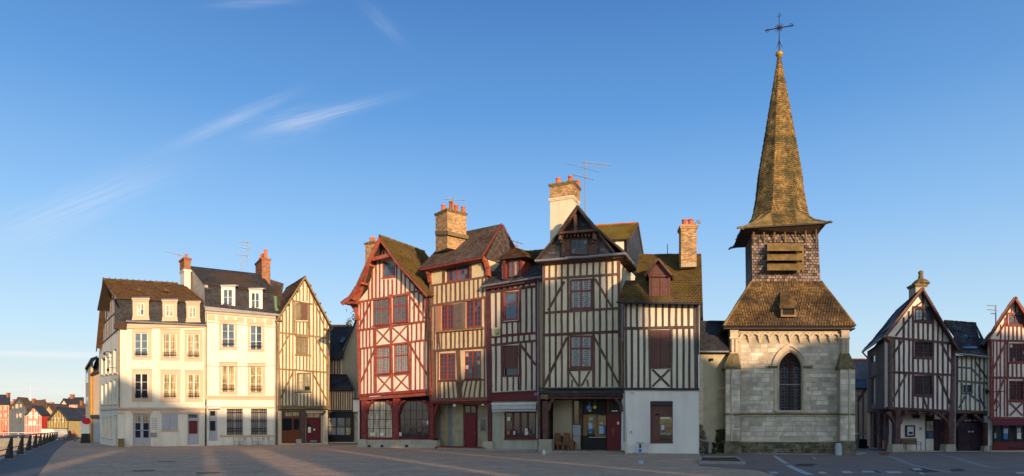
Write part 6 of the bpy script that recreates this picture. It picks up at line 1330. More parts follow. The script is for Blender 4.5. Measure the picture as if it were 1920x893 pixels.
def chapel():
    P = PCH; S1, SW, SM = MAT['stone'], MAT['stonew'], MAT['stonem']
    t = thing('chapel', 'pale limestone chapel with pointed window, shingled belfry and tall mossy octagonal spire', 'church', at(P, 1484))
    op = pointed(1461, 1503.6, 686.7, 658)
    hole = [(1461, 770)] + op + [(1503.6, 770)]
    wall(t, P, [(1368, 606), (1592, 606), (1592, 852), (1368, 852)], [hole], SW, .5)
    body(t, P, [(1369, 606), (1591, 606), (1591, 852), (1369, 852)], .5, 6, MAT['stonew'], 'side_wall')
    outer = pointed(1448.5, 1515.5, 686.7, 644)
    def hl(y0, y1):
        if y1 < 648: return None
        ym = (y0 + y1) / 2
        if ym > 688: return (1450.5, 1511) if ym < 772 else None
        xs = [x for x, y in outer if y <= ym + 3]
        f = yline(sorted([(y, x) for x, y in outer[:10]])); return (f(ym), 1448.5 + 1515.5 - f(ym))
    ashlar(t, P, 1389, 1576, 646, 684, 7.6, 12, 26, S1, hole=hl); ashlar(t, P, 1389, 1576, 684, 691, 7, 14, 30, SM, .01, hole=hl); ashlar(t, P, 1389, 1576, 691, 774, 8.4, 13, 28, S1, hole=hl)
    ashlar(t, P, 1389, 1576, 781, 828, 9.4, 14, 30, S1, .01)
    ashlar(t, P, 1386, 1575, 611, 621, 10, 30, 46, SM, .02)
    # damp rubble footing
    y = 829; mb = MB()
    for row in range(4):
        x = 1389
        while x < 1576:
            xe = x + random.uniform(4, 12); o = .05 + random.uniform(0, .05); j = random.uniform(-.8, .8)
            mb.ext(P.poly([(x + .4, 829 + row * 6 + 5.6 + j), (xe - .4, 829 + row * 6 + 5.6 + j), (xe - .7, 829 + row * 6 + .4), (x + .6, 829 + row * 6 + .5)], o), -P.n * .12); x = xe
    link('rubble_footing', mb, MAT['stonedk'], t, stuff=True)
    slab(t, P, rect(1388, 826.5, 1577, 829), .06, .06, SM, 'offset_course')
    # string course with its weathered drip
    for q in ((1388, 775.5, 1577, 778, .16), (1388, 778, 1577, 781, .09)): slab(t, P, rect(*q[:4]), q[4], q[4], MAT['mosscap'] if q[4] > .1 else SM, 'string_course')
    # arcade of small arches under the eaves
    cen = [1396.7, 1415.6, 1434.9, 1454.2, 1473.2, 1492.4, 1511.2, 1530, 1548.8, 1566.5]
    for c in cen:
        mb = MB(); ro, ri = 9.4, 6.2; pts = frange(0, math.pi, 9)
        for i in range(8):
            a, b = pts[i], pts[i + 1]
            f = [(c + ri * math.cos(a), 633 - ri * math.sin(a)), (c + ro * math.cos(a), 633 - ro * math.sin(a)), (c + ro * math.cos(b), 633 - ro * math.sin(b)), (c + ri * math.cos(b), 633 - ri * math.sin(b))]
            mb.ext(P.poly(f, .16), -P.n * .17)
        link('arcade_arch', mb, SM, t)
    for i in range(len(cen) + 1):
        c = (cen[0] - 9.6) if i == 0 else (cen[-1] + 8.6 if i == len(cen) else (cen[i - 1] + cen[i]) / 2)
        mb = MB(); mb.ext(P.poly(rect(c - 3.6, 632.5, c + 3.6, 635.5), .17), -P.n * .18).ext(P.poly(rect(c - 2.6, 635.5, c + 2.6, 640), .12), -P.n * .13).ext(P.poly(rect(c - 1.8, 640, c + 1.8, 643), .07), -P.n * .08); link('corbel', mb, SM, t)
    # spandrel stones above the arches
    for i, c in enumerate(cen[:-1]): m_ = (c + cen[i + 1]) / 2; slab(t, P, [(m_ - 4.8, 623.5), (m_ + 4.8, 623.5), (m_, 631)], .1, .1, SM, 'spandrel')
    slab(t, P, rect(1386, 620.8, 1576, 623.6), .12, .12, SM, 'frieze')
    # window: hood mould, jambs, tracery
    def archband(px0, px1, ys, ya, w, of, th, nm, mat, base=None):
        a = pointed(px0, px1, ys, ya); b = pointed(px0 + w, px1 - w, ys, ya + w * 1.15); mb = MB()
        for i in range(len(a) - 1): mb.ext(P.poly([a[i], a[i + 1], b[i + 1], b[i]], of), -P.n * th)
        if base:
            mb.ext(P.poly(rect(px0, ys, px0 + w, base), of), -P.n * th); mb.ext(P.poly(rect(px1 - w, ys, px1, base), of), -P.n * th)
        return link(nm, mb, mat, t)
    archband(1448, 1516, 686, 644, 4.6, .14, .16, 'hood_mould', SM); archband(1452, 1511.8, 686, 649.5, 5, .05, .2, 'arch_order', SM, 771); archband(1456.4, 1507.6, 686, 654.8, 5, -.1, .2, 'arch_order', SM, 771)
    for q in ((1440.5, 686, 1458, 689), (1507, 686, 1524, 689)): slab(t, P, rect(*q), .18, .2, MAT['mosscap'], 'impost')
    for y in (706, 740): slab(t, P, rect(1443.5, y, 1452, y + 9), .03, .05, SM, 'quoin'); slab(t, P, rect(1510, y, 1522, y + 9), .03, .05, SM, 'quoin')
    slab(t, P, rect(1456, 769.5, 1509, 773.5), .1, .4, SM, 'window_sill')
    wn = link('window', MB().ext([P.pt(x, y, -.42) for x, y in hole], -P.n * .05), MAT['black'], t)
    slab(wn, P, rect(1462, 687, 1480.2, 769), -.4, .02, MAT['gchap'], 'light'); slab(wn, P, rect(1484, 687, 1502.6, 769), -.4, .02, MAT['gchap'], 'light')
    fr = M('rusted_tracery', (.075, .035, .022), .8, .2, 4)
    def tb(pts, r=.05): return MB().tube([P.pt(x, y, -.33) for x, y in pts], r, 6)
    slab(wn, P, rect(1480.6, 687, 1483.8, 769.5), -.3, .1, fr, 'mullion')
    slab(wn, P, rect(1461.2, 686, 1463, 769.5), -.3, .1, fr, 'jamb_bar'); slab(wn, P, rect(1501.6, 686, 1503.4, 769.5), -.3, .1, fr, 'jamb_bar')
    link('tracery', tb(pointed(1462, 1482, 694, 682), .06), fr, wn); link('tracery', tb(pointed(1482.4, 1503, 694, 682), .06), fr, wn)
    link('tracery', tb([(1482.2 + 7.6 * math.cos(a), 674 + 8.4 * math.sin(a)) for a in frange(0, 6.283, 17)], .05), fr, wn)
    for k in range(4): a = k * math.pi / 2 + .78; link('tracery', tb([(1482.2 + 3.2 * math.cos(a) + 2.6 * math.cos(b), 674 + 3.4 * math.sin(a) + 2.8 * math.sin(b)) for b in frange(0, 6.283, 9)], .025), fr, wn)
    link('tracery', tb(pointed(1461.6, 1503, 686, 659.5), .06), fr, wn)
    slab(wn, P, rect(1462, 720.6, 1502.6, 722.2), -.28, .08, MAT['zinc'], 'saddle_bar')
    for y in (700, 711, 733, 745, 757): slab(wn, P, rect(1463, y, 1501.5, y + .7), -.36, .03, fr, 'saddle_bar')
    # buttresses
    for (x0, x1, cap, u0, u1, sh) in ((1360.5, 1388, (1356, 1389), 1369.5, 1384, 1), (1575.5, 1603.5, (1573, 1605), 1578, 1592.5, -1)):
        b = link('buttress', MB().prism([P.pt(x0, 852, .9), P.pt(x1, 852, .9), P.pt(x1, 688, .9), P.pt(x0, 688, .9)], [P.pt(x0, 852, .9) - P.n * 1.1, P.pt(x1, 852, .9) - P.n * 1.1, P.pt(x1, 688, .9) - P.n * 1.1, P.pt(x0, 688, .9) - P.n * 1.1]), SW, t)
        for i in range(13):
            y0 = 689 + i * 10.6
            if y0 > 822: break
            k = x0 + (x1 - x0) * (.42 if i % 2 else .6)
            if sh < 0: k = x1 - (k - x0)
            for (a, c) in ((x0, k), (k, x1)): slab(b, P, rect(a + .3, y0 + .3, c - .3, min(y0 + 10.3, 826)), .905 + random.uniform(.003, .02), .06, S1, 'stone')
        slab(b, P, rect(x0 - .5, 775.5, x1 + .8, 778.3), 1.0, 1.2, MAT['mosscap'], 'string_course')
        slab(b, P, [(x0 - 2.5, 853.5), (x1 + 2, 853.5), (x1 + 2, 833), (x1 - 1, 827.5), (x0 + 2, 827.5), (x0 - 2.5, 833)], 1.06, 1.3, MAT['stonedk'], 'plinth')
        A, B_ = P.pt(cap[0], 688.5, 1.05), P.pt(cap[1], 688.5, 1.05); C_, D_ = B_ - P.n * 1.15, A - P.n * 1.15; tp = [P.pt(u0 - 1, 662, .28), P.pt(u1, 662, .28), P.pt(u1, 662, .28) - P.n * .35, P.pt(u0 - 1, 662, .28) - P.n * .35]
        link('weathering', MB().prism([A, B_, C_, D_], tp), MAT['mosscap'], b)
        mb = MB(); mb.ext([v - Vector((0, 0, .1)) for v in (A, B_, C_, D_)], Vector((0, 0, .098))); link('cap_slab', mb, MAT['mosscap'], b)
        slab(b, P, rect(u0, 622, u1, 664), .3, .4, SM, 'upper_shaft'); slab(b, P, rect(u0 - 1.5, 632, u1 + 1.5, 635), .4, .45, SM, 'capital'); slab(b, P, rect(u0 - .8, 608, u1 + .8, 622), .34, .4, SM, 'upper_block')
        for xx in (u0 + 3, u1 - 4.5): link('colonnette', MB().tube([P.pt(xx, 636, .34), P.pt(xx, 660, .34)], .05, 6), SM, b)
        link('colonnette', MB().tube([P.pt(lerp(x0, x1, .4 if sh > 0 else .62), 690, .95), P.pt(lerp(x0, x1, .4 if sh > 0 else .62), 828, .95)], .06, 8), SM, b)
    link('white_band', MB().ext(P.poly(rect(1361, 803.5, 1389, 805.5), .96), -P.n * .03), MAT['white'], t)
    # eaves and the big skirt roof
    e = [P.pt(1357, 611, .55), P.pt(1603.5, 611, .55)]; Wd = (e[1] - e[0]).length; dep = 7.2
    e += [e[1] - P.n * dep, e[0] - P.n * dep]
    for v in e: v.z = (e[0].z + e[1].z) / 2 if False else v.z
    e[2].z, e[3].z = e[1].z, e[0].z
    tp = [P.pt(1409, 528, -1.9), P.pt(1539.5, 528, -1.9)]; TD_ = 3.3; tp += [tp[1] - P.n * TD_, tp[0] - P.n * TD_]; tp[2].z, tp[3].z = tp[1].z, tp[0].z
    rc = MAT['rtC']
    roofquad(t, e[0], e[1], tp[1], tp[0], MAT['under'], .14, rc, .17, .15, jit=.6, thick=.03); roofquad(t, e[1], e[2], tp[2], tp[1], MAT['under'], .14, rc, .17, .15, jit=.6, thick=.03)
    roofquad(t, e[3], e[0], tp[0], tp[3], MAT['under'], .14, rc, .17, .15, jit=.6, thick=.03); roofquad(t, e[2], e[3], tp[3], tp[2], MAT['under'], .14, None)
    link('eaves_board', MB().ext([v - Vector((0, 0, .12)) for v in e], Vector((0, 0, -.1))), MAT['fascia'], t)
    for a, b in ((e[0], tp[0]), (e[1], tp[1])): link('hip_cap', MB().tube([a, b], .09, 6), rc, t)
    slab(t, P, rect(1440, 686, 1441, 686.5), .1, .05, SM, 'stone') if False else None
    # louvred dormer on the skirt roof
    dm = thing_part = slab(t, P, [(1464.5, 594), (1492.5, 594), (1492.5, 576), (1464.5, 576)], .35, 1.0, MAT['louvre'], 'roof_dormer')
    slab(dm, P, rect(1468, 579.5, 1489.5, 590.5), .36, .02, MAT['interior'], 'opening')
    for q in ((1464, 576, 1493, 579), (1464, 590.5, 1493.5, 594), (1464.3, 579, 1467.5, 590.5), (1489.5, 579, 1493, 590.5)): slab(dm, P, rect(*q), .42, .08, MAT['tC'], 'frame')
    roofquad(t, P.pt(1461.5, 577, .55), P.pt(1493.5, 577, .55), P.pt(1488, 546, -1.35), P.pt(1463, 546, -1.35), MAT['under'], .1, rc, .17, .14, name='dormer_roof', jit=.6, thick=.03)
    # belfry
    f0, f1 = P.pt(1410, 528, -1.95), P.pt(1538.5, 528, -1.95); g0, g1 = P.pt(1408.5, 428, -1.95), P.pt(1533.5, 428, -1.95)
    bd = 3.2; bk = -P.n * bd
    link('belfry', MB().prism([f0, f1, f1 + bk, f0 + bk], [g0, g1, g1 + bk, g0 + bk]), MAT['under'], t)
    # shingles: the first rows one by one, the rest joined
    cnt = 0; rest = MB(); rows = 17
    for j in range(rows):
        y1_ = 527.5 - j * 5.2; y0_ = y1_ - 5.4; x0_, x1_ = lerp(1410, 1408.6, (528 - y1_) / 100), lerp(1538.5, 1534, (528 - y1_) / 100)
        n = 19; sh = .5 if j % 2 else 0
        for i in range(n + (1 if sh else 0)):
            a = max(x0_, x0_ + (x1_ - x0_) * (i - sh) / n) + .5; b = min(x1_, x0_ + (x1_ - x0_) * (i + 1 - sh) / n) - .5
            if b - a < 1.2: continue
            if 1440 < (a + b) / 2 < 1507 and y0_ > 452 and y1_ < 508: continue
            o = -1.95 + .09 + random.uniform(-.02, .03); jj = random.uniform(-.4, .4)
            vs = [P.pt(a, y1_ + jj, o), P.pt(b, y1_ + jj, o), P.pt(b, y0_, o - .08), P.pt(a, y0_, o - .08), P.pt(a, y1_ + jj, -1.96), P.pt(b, y1_ + jj, -1.96)]
            m_ = MB().add(vs, [(0, 1, 2, 3), (4, 5, 1, 0), (4, 0, 3), (1, 5, 2)])
            if cnt < 290: link('shingle', m_, MAT['shing'], t); cnt += 1
            else: rest.add(m_.v, m_.f)
    if rest.v: link('shingle_cladding', rest, MAT['shingi'], t, stuff=True)
    side = MB()
    for (o0, o1) in ((f0, g0),):
        for j in range(18):
            z = f0.z + j * .2
            for k in range(12):
                c = f0 - P.n * (.02 + k * bd / 12) - P.u * .03; c.z = z; d_ = c - P.n * (bd / 12 - .02)
                side.add([c, d_, d_ + Vector((0, 0, .22)) + P.u * .03, c + Vector((0, 0, .22)) + P.u * .03], [(0, 1, 2, 3)])
    link('side_shingles', side, MAT['shingi'], t, stuff=True)
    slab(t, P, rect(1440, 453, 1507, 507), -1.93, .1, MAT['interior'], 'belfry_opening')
    for k, (ya, yb) in enumerate(((456, 468.5), (474.5, 486.5), (492.5, 505))):
        q = [P.pt(1438.5, yb, -1.15), P.pt(1507.5 + k * .6, yb, -1.15), P.pt(1507.5 + k * .6, ya, -1.75), P.pt(1438.5, ya, -1.75)]
        link('louvre_board', MB().ext(q, Vector((0, .02, -.07))), MAT['louvre'], t)
        slab(t, P, rect(1504, yb, 1507, yb + 6), -1.8, .1, MAT['tC'], 'louvre_post')
    for i in range(7): x = lerp(1413, 1530, i / 6); link('rafter', MB().tube([P.pt(x, 455, -1.86), P.pt(x, 430, -1.5)], .055, 4), MAT['tC'], t)
    # bell-cast foot and octagonal spire
    E0, E1 = P.pt(1390, 426.5, -.95), P.pt(1550, 429, -.95); E1.z = E0.z
    L_ = (E1 - E0).length; mid = (E0 + E1) / 2; cz = E0.z
    ctr = P.pt(1461, 400, -3.45); ctr.z = cz
    # square eave ring centred on the tower
    sq = [E0, E1, E1 - P.n * 5.0, E0 - P.n * 5.0]
    cen_ = (sq[0] + sq[2]) / 2
    def zy(y, d=ctr.y): return EYE + (HZ - y) / F * d
    prof = [(1.83, zy(411)), (1.66, zy(392)), (1.50, zy(365)), (1.38, zy(330)), (.05, zy(104))]
    ax = lambda z: Vector((lerp(cen_.x, ctr.x, min(1, (z - cz) / 1.5)), lerp(cen_.y, ctr.y, min(1, (z - cz) / 1.5)), z))
    def ringp(r, z):
        c = ax(z); return [c + P.u * r * 1.08 * math.cos(R(22.5 + 45 * k)) + P.n * r * 1.08 * math.sin(R(22.5 + 45 * k)) for k in range(8)]
    rings = [ringp(*p) for p in prof]; sp = MAT['spire']
    shell = MB(); vs = [q for g in rings for q in g]; shell.add(vs, [(i * 8 + k, i * 8 + (k + 1) % 8, (i + 1) * 8 + (k + 1) % 8, (i + 1) * 8 + k) for i in range(4) for k in range(8)])
    spn = link('spire', shell, sp, t)
    for k in range(8):
        for i in range(4):
            a, b, c, d_ = rings[i][k], rings[i][(k + 1) % 8], rings[i + 1][(k + 1) % 8], rings[i + 1][k]
            nrm = (b - a).cross(d_ - a); outw = (a + b) / 2 - ax(a.z); outw.z = 0
            if outw.dot(Vector((0, -1, 0))) < -1.2: continue
            if i < 3: tiles(spn, b, a, d_, c, sp, .125, .13, .02, .4, name='spire_shingles')
            else:
                for s in range(10):
                    t0, t1 = s / 10, (s + 1) / 10
                    aa, bb, cc, dd = a.lerp(d_, t0), b.lerp(c, t0), b.lerp(c, t1), a.lerp(d_, t1); tiles(spn, bb, aa, dd, cc, sp, .125, .13, .02, .4, name='spire_shingles')
        link('hip_roll', MB().tube([rings[i][k] for i in range(5)], .045, 5, .02), MAT['tC'], spn)
    # foot: each side is a facet plus corner hips down to the square eave
    base = rings[0]; sides = [(-P.n, None)]
    corners = {'fl': sq[0], 'fr': sq[1], 'br': sq[2], 'bl': sq[3]}
    # ring indices: angle 22.5+45k measured from +u towards +n ; k=0 right-front-ish
    dirs = [(0, 'fr'), (2, 'fl'), (4, 'bl'), (6, 'br')]
    def eavept(v, side):
        # drop ring vertex straight out to the eave line on the given side
        a, b, n = side; w = (v - a).dot((b - a).normalized()); return a + (b - a).normalized() * max(0, min((b - a).length, w))
    sd = {'front': (sq[0], sq[1], P.n), 'right': (sq[1], sq[2], P.u), 'back': (sq[2], sq[3], -P.n), 'left': (sq[3], sq[0], -P.u)}
    sd_of = {0: ('right', 'front', 'fr'), 2: ('front', 'left', 'fl'), 4: ('left', 'back', 'bl'), 6: ('back', 'right', 'br')}
    for k0, (s1, s2, c) in sd_of.items():
        v1, v2 = base[k0], base[(k0 + 1) % 8]; p1, p2 = eavept(v1, sd[s1]), eavept(v2, sd[s2]); cc = corners[c]
        mp = (v1 + v2) / 2; lowm = mp.lerp(cc, .5) - Vector((0, 0, .22))
        lw1 = v1.lerp(p1, .5) - Vector((0, 0, .12)); lw2 = v2.lerp(p2, .5) - Vector((0, 0, .12))
        link('bell_cast', MB().add([v1, v2, p1, p2, cc, lowm, lw1, lw2], [(0, 6, 5), (6, 2, 4, 5), (0, 5, 1), (1, 5, 7), (7, 5, 4, 3)]), sp, t)
        link('hip_roll', MB().tube([mp, lowm + Vector((0, 0, .05)), cc], .08, 6), MAT['mosscap'], t)
        nv = base[(k0 + 7) % 8]; pn = eavept(nv, sd[s1])
        lwn = nv.lerp(pn, .5) - Vector((0, 0, .12))
        for q in ((lw1, lwn, nv, v1), (p1, pn, lwn, lw1)):
            q = list(q); tiles(spn, q[1], q[0], q[3], q[2], sp, .125, .13, .02, .4, name='spire_shingles'); link('bell_cast', MB().add(q, [(0, 1, 2, 3)]), sp, t)
    soff = [v - Vector((0, 0, .03)) for v in sq]
    link('eaves_soffit', MB().prism(soff, [g0 - Vector((0, 0, .45)), g1 - Vector((0, 0, .45)), g1 + bk - Vector((0, 0, .45)), g0 + bk - Vector((0, 0, .45))]), MAT['under'], t)
    link('eaves_board', MB().ext(sq, Vector((0, 0, -.09))), MAT['fascia'], t)
    for i, v in enumerate(sq): o_ = (v - cen_); o_.z = 0; o_.normalize(); link('gargoyle', MB().tube([v - o_ * .2 - Vector((0, 0, .05)), v + o_ * .25 + Vector((0, 0, -.03)), v + o_ * .38 + Vector((0, 0, -.12))], .1, 7, .07), MAT['mosscap'] if i < 2 else MAT['louvre'], t)
    tip = ax(zy(104)); zt = tip.z
    link('ball', MB().lathe((tip.x, tip.y, zt - .1), [(.08, -.15), (.1, 0), (.22, .06), (.27, .18), (.22, .32), (.08, .4)], 14), MAT['gold'], t, smooth=True)
    cr = MB(); o = Vector((tip.x, tip.y, zt + .25)); H_ = zy(23) - o.z; cr.tube([o, o + Vector((0, 0, H_))], .04, 6, .02)
    c0 = Vector((tip.x, tip.y, zy(52.5))); cu = (P.u + P.n * .25).normalized(); dz = Vector((0, 0, 1))
    cr.tube([c0 - cu * .95 + dz * .06, c0, c0 + cu * .95 - dz * .08], .035, 6)
    def scroll(c, d, s=1.):
        cr.tube([c + d * .14 * s, c + d * .02 + dz * .0], .02, 4)
        pr = Vector((0, 0, 1)) if abs(d.z) < .5 else cu
        for sg in (-1, 1): cr.tube([c - d * .12, c + pr * .13 * sg * s, c + d * .1 + pr * .05 * sg], .018, 4)
    scroll(c0 - cu * .78, -cu); scroll(c0 + cu * .78, cu); scroll(o + dz * (H_ - .25), dz, 1.1)
    for a in frange(0, 2 * math.pi, 13)[:-1]: v = cu * math.cos(a) + dz * math.sin(a); cr.tube([c0, c0 + v * (.27 if int(a * 4) % 2 else .33)], .02, 4)
    cr.tube([c0 + (cu * math.cos(a) + dz * math.sin(a)) * .16 for a in frange(0, 6.283, 13)], .02, 4)
    for sg in (-1, 1): cr.tube([o + dz * .85, o + dz * .5 + cu * .1 * sg, o + dz * .3 + cu * .2 * sg], .022, 4)
    link('iron_cross', cr, MAT['iron'], t)
chapel()
def chapel_wing():
    P = Plane(1300, 44.4, 1375, 45.6); t = thing('chapel_wing', 'low cream rendered wing with dark slate roof between the white wall and the chapel', 'building', at(P, 1320))
    cw = M('chapel_render', (.50, .42, .27), .95, .1, .9, .3, 12, c2=(.3, .25, .17), c2amt=.35)
    wall(t, P, [(1300, 655), (1372, 655), (1372, 852), (1300, 852)], [], cw)
    body(t, P, [(1300, 655), (1372, 655), (1372, 852), (1300, 852)], .3, 4, cw)
    roofquad(t, P.pt(1298, 659, .5), P.pt(1374, 659, .5), P.pt(1374, 603.5, -2.4), P.pt(1298, 603.5, -2.4), MAT['under'], .14, MAT['slate'], .26, .2, tname='slates', jit=.3, thick=.02)
    ridge(t, P.pt(1298, 603.5, -2.4), P.pt(1374, 603.5, -2.4), MAT['slate'], 10, .08)
    gutter(t, P, 1298, 659.5, 1366, 659.5, MAT['zinc'], .55, .06)
    ashlar(t, P, 1311, 1319, 668, 800, 11, 5, 8, MAT['stonem'], .0)
    for y in (726, 740): slab(t, P, rect(1346, y, 1362, y + 4), .03, .05, MAT['stonem'], 'stone')
    link('wall_spout', MB().obox(P.pt(1333, 677, .15), P.u, P.n, .16, .3, .16), MAT['iron'], t)
    mb = MB()
    for i in range(60):
        a = random.random(); y = lerp(852, 800, random.random() ** 1.2); lim = lerp(1332, 1316, (852 - y) / 52); x = random.uniform(1312, lim); s = random.uniform(2, 4)
        o = random.uniform(.03, .3 * (y - 795) / 57 + .05); mb.ext(P.poly([(x - s, y), (x + s * .9, y + .6), (x + s * .7, y - s), (x - s * .8, y - s * .9)], o), -P.n * (o + .02))
    link('broken_stonework', mb, MAT['stonedk'], t, stuff=True)
    mb = MB()
    for i in range(80):
        y = lerp(852, 806, random.random()); lim = lerp(1334, 1352, (852 - y) / 46); x = random.uniform(lim, 1361); s = random.uniform(2, 4); o = random.uniform(.03, .35)
        mb.ext(P.poly([(x - s, y), (x + s * .9, y + .6), (x + s * .7, y - s), (x - s * .8, y - s * .9)], o), -P.n * (o + .02))
    link('shaded_mossy_stonework', mb, M('shaded_mossy_rubble', (.06, .05, .03), .95, .3, 3, .5, 14, island=.5, moss=(.06, .07, .015), mossamt=.6, mscale=2), t, stuff=True)  # shadow of the dark entrance put into the colour of mossy rubble
    slab(t, P, rect(1329, 828, 1334, 850), .4, .15, MAT['zinc'], 'marker_post')
chapel_wing()
bp = PCH.ground(1572, 1.35); tagm(link('bollard', MB().lathe(bp, [(.2, 0), (.2, .6), (.17, .68), (.19, .7), (.12, .78)], 14), M('bollard_white', (.5, .5, .5), .6), origin=tuple(bp)), 'short round pale grey bollard at the foot of the right chapel buttress', 'bollard')

# ---------------------------------------------------------------- right-hand corner house (I)
PI_ = Plane(1667, 48.8, 1794, 49.6); PIs = Plane(1624, 56.5, 1667, 48.8)
def houseI():
    P, Q, T, PL = PI_, PIs, MAT['tI'], MAT['plasterI']
    t = thing('grey_timbered_corner_house', 'steep gabled corner house with dark timbers on pale plaster, boarded side and moss-capped chimney', 'house', at(P, 1668))
    aw, w2, w3 = (1715, 579, 1747.5, 602), (1714.5, 640.5, 1747.5, 669), (1713.5, 704, 1747.5, 741)
    wall(t, P, [(1664, 630), (1730.5, 545), (1790, 645), (1781, 772), (1664, 766)], [rect(*aw), rect(*w2), rect(*w3)], PL, zero=False)
    body(t, P, [(1675, 636), (1730.5, 560), (1788, 648), (1782, 766), (1675, 760)], .3, 6.5, PL, ground=False, back=(Q.a - Q.b).normalized())
    top = yline([(1662, 632), (1730.5, 546), (1796, 652)]); r1 = yline([(1664, 633), (1793, 644)]); r2 = yline([(1667, 697.5), (1791, 703)]); r3 = yline([(1663, 765), (1784, 771)])
    tp = lambda x: top(x) + 4
    xs = [1677, 1686, 1695.5, 1705]
    panel(t, P, tp, r1, [1695, 1704], 3.2, T); panel(t, P, lambda x: 604, r1, [1713, 1722, 1731.5, 1740.5, 1750], 3.2, T); panel(t, P, tp, r1, [1758.5, 1767.5], 3.2, T)
    panel(t, P, r1, r2, xs, 3.2, T); panel(t, P, lambda x: 671, r2, [1722, 1731.5, 1741], 3.2, T); panel(t, P, r1, r2, [1758.5, 1768, 1777.5, 1785], 3.2, T)
    panel(t, P, r2, r3, xs, 3.2, T); panel(t, P, lambda x: 743, r3, [1721.5, 1731.5, 1740.5], 3.2, T); panel(t, P, r2, r3, [1758, 1768, 1777.5, 1784], 3.2, T)
    for a, b, w in (((1662, 632.5), (1795, 645), 4.6), ((1666, 697.5), (1791, 703.5), 4.4), ((1662, 765), (1785, 771), 4.6), ((1711.5, 576), (1751, 578), 4), ((1712, 603), (1751, 605), 4), ((1712, 671), (1750, 673), 4), ((1711, 742), (1749.5, 745), 3), ((1712.5, 588), (1680, 630), 3.2), ((1749.5, 590), (1783.5, 639), 3.2), ((1692, 639), (1670.5, 673), 3.2), ((1765.5, 644), (1789, 688), 3.2), ((1700, 702), (1669.5, 759), 3.2), ((1761, 705), (1784.5, 764), 3.2), ((1712.5, 577), (1712, 766), 3.4), ((1750, 579), (1750, 768), 3.4), ((1667.5, 634), (1667.5, 764), 4.4), ((1790, 648), (1783, 769), 4), ((1730.8, 548), (1730.8, 577), 3.4), ((1729, 566), (1716, 576), 2.6), ((1732, 745), (1739, 766), 2.6)): beam(t, P, a, b, w, T, .055, .12, seg=3)
    window(t, P, *aw, T, None, 2, 3, 2.4, .8, 2, off=-.03, gms=[MAT['gsky'], MAT['gamb2']], sill=T); window(t, P, *w2, T, MAT['gdark'], 3, 4, 2.2, .7, 2, off=-.03, gms=[MAT['gdark']], sill=T); window(t, P, *w3, T, MAT['gdark'], 3, 6, 2.2, .7, 2, off=-.03, gms=[MAT['gdark']], sill=T)
    # boarded side wall
    sw = wall(t, Q, [(1626, 659), (1667, 632), (1667, 767), (1626, 772)], [[(1634, 668), (1641.5, 664), (1641.5, 678), (1634, 680)], [(1634, 710), (1641, 706.5), (1641, 757), (1634, 758)]], MAT['boards'], .25, 0, 'side_wall', zero=False)
    tps, bts = yline([(1626, 660), (1667, 633)]), yline([(1626, 771), (1667, 766)])
    for i in range(17):
        x = lerp(1627.5, 1664, i / 16)
        if 1633 < x < 1642: continue
        beam(t, Q, (x, tps(x)), (x, bts(x)), 1.6, MAT['boards'], .035, .08, 'board', wob=.1)
    beam(t, Q, (1626, 709), (1667, 696), 2, MAT['boards'], .08); beam(t, Q, (1625, 772.5), (1667, 766), 3.4, T, .1, .2, 'jetty_beam')
    slab(t, Q, [(1634, 680), (1641.5, 678), (1641.5, 664), (1634, 668)], -.1, .03, MAT['whitepaint'], 'window'); slab(t, Q, [(1635, 679), (1637.4, 678.5), (1637.4, 668), (1635, 669)], -.08, .02, MAT['gsky'], 'pane'); slab(t, Q, [(1638.4, 678), (1640.8, 677.5), (1640.8, 666), (1638.4, 667.2)], -.08, .02, MAT['gsky'], 'pane')
    # roof
    O = .5; A = P.pt(1730.5, 538.5, O); Lf = P.pt(1660, 627, O); Rt = P.pt(1798, 655, O)
    Ab = P.pt(1686, 583, -6.5) ; 
    back = Q.b - Q.a; back = -(back.normalized()) * 8.5                      # runs back along the side street
    Lb = P.pt(1617, 657, O) ; fb = Vector((Q.a.x, Q.a.y, 0)) - Vector((Q.b.x, Q.b.y, 0)); Lb = Lf + fb * 1.02; Lb.z = EYE + (HZ - 658) / F * Lb.y; 
    Ab = A + fb * .95; Ab.z = A.z - .35
    mid_f, mid_b = A.lerp(Lf, .72) + Vector((0, 0, -.12)), Ab.lerp(Lb, .72) + Vector((0, 0, -.1))
    roofquad(t, mid_b, mid_f, A, Ab, MAT['under'], .12, MAT['slateB'], .24, .2, tname='slates', jit=.2, thick=.015); roofquad(t, Lb, Lf, mid_f, mid_b, MAT['under'], .12, MAT['slateB'], .24, .2, tname='slates', jit=.2, thick=.015)
    Rb = Rt + fb; roofquad(t, Rt, Rb, Ab, A, MAT['under'], .12, MAT['slateB'], .24, .2, tname='slates', jit=.2, thick=.015)
    beam(t, P, (1730.5, 541), (1661, 629), 4.6, MAT['tE'], O + .02, .12, 'bargeboard', seg=3); beam(t, P, (1730.5, 541), (1797, 654), 3.4, T, O + .02, .12, 'bargeboard', seg=3)
    link('side_gutter', MB().tube([Lf + Vector((0, 0, -.1)), Lb + Vector((0, 0, -.1))], .08, 7).tube([Lb + Vector((0, 0, -.1)), Lb + P.u * .5 + Vector((0, 0, -.6))], .06, 6), MAT['zinc'], t)
    beam(t, P, (1661, 630), (1671, 640), 4, MAT['tE'], .4, .4, 'bracket')

    ch = chimney(t, Plane(1716, 51.4, 1737, 51.4), 1717, 1736.5, 533, 566, 0, .9, (MAT['stoneb'], None), capmat=MAT['mosscap'])
    q = Plane(1716, 51.4, 1737, 51.4); c = q.pt(1726.5, 533, -.45); link('chimney_cap', MB().lathe(c, [(.62, 0), (.62, .1), (.4, .3), (.2, .42), (.17, .5), (.2, .58), (.14, .66), (.17, .8), (.19, .95), (.08, 1.05)], 10), MAT['mosscap'], t)
    # ground floor, set back behind posts
    bw = -1.5; pur = MAT['purple']
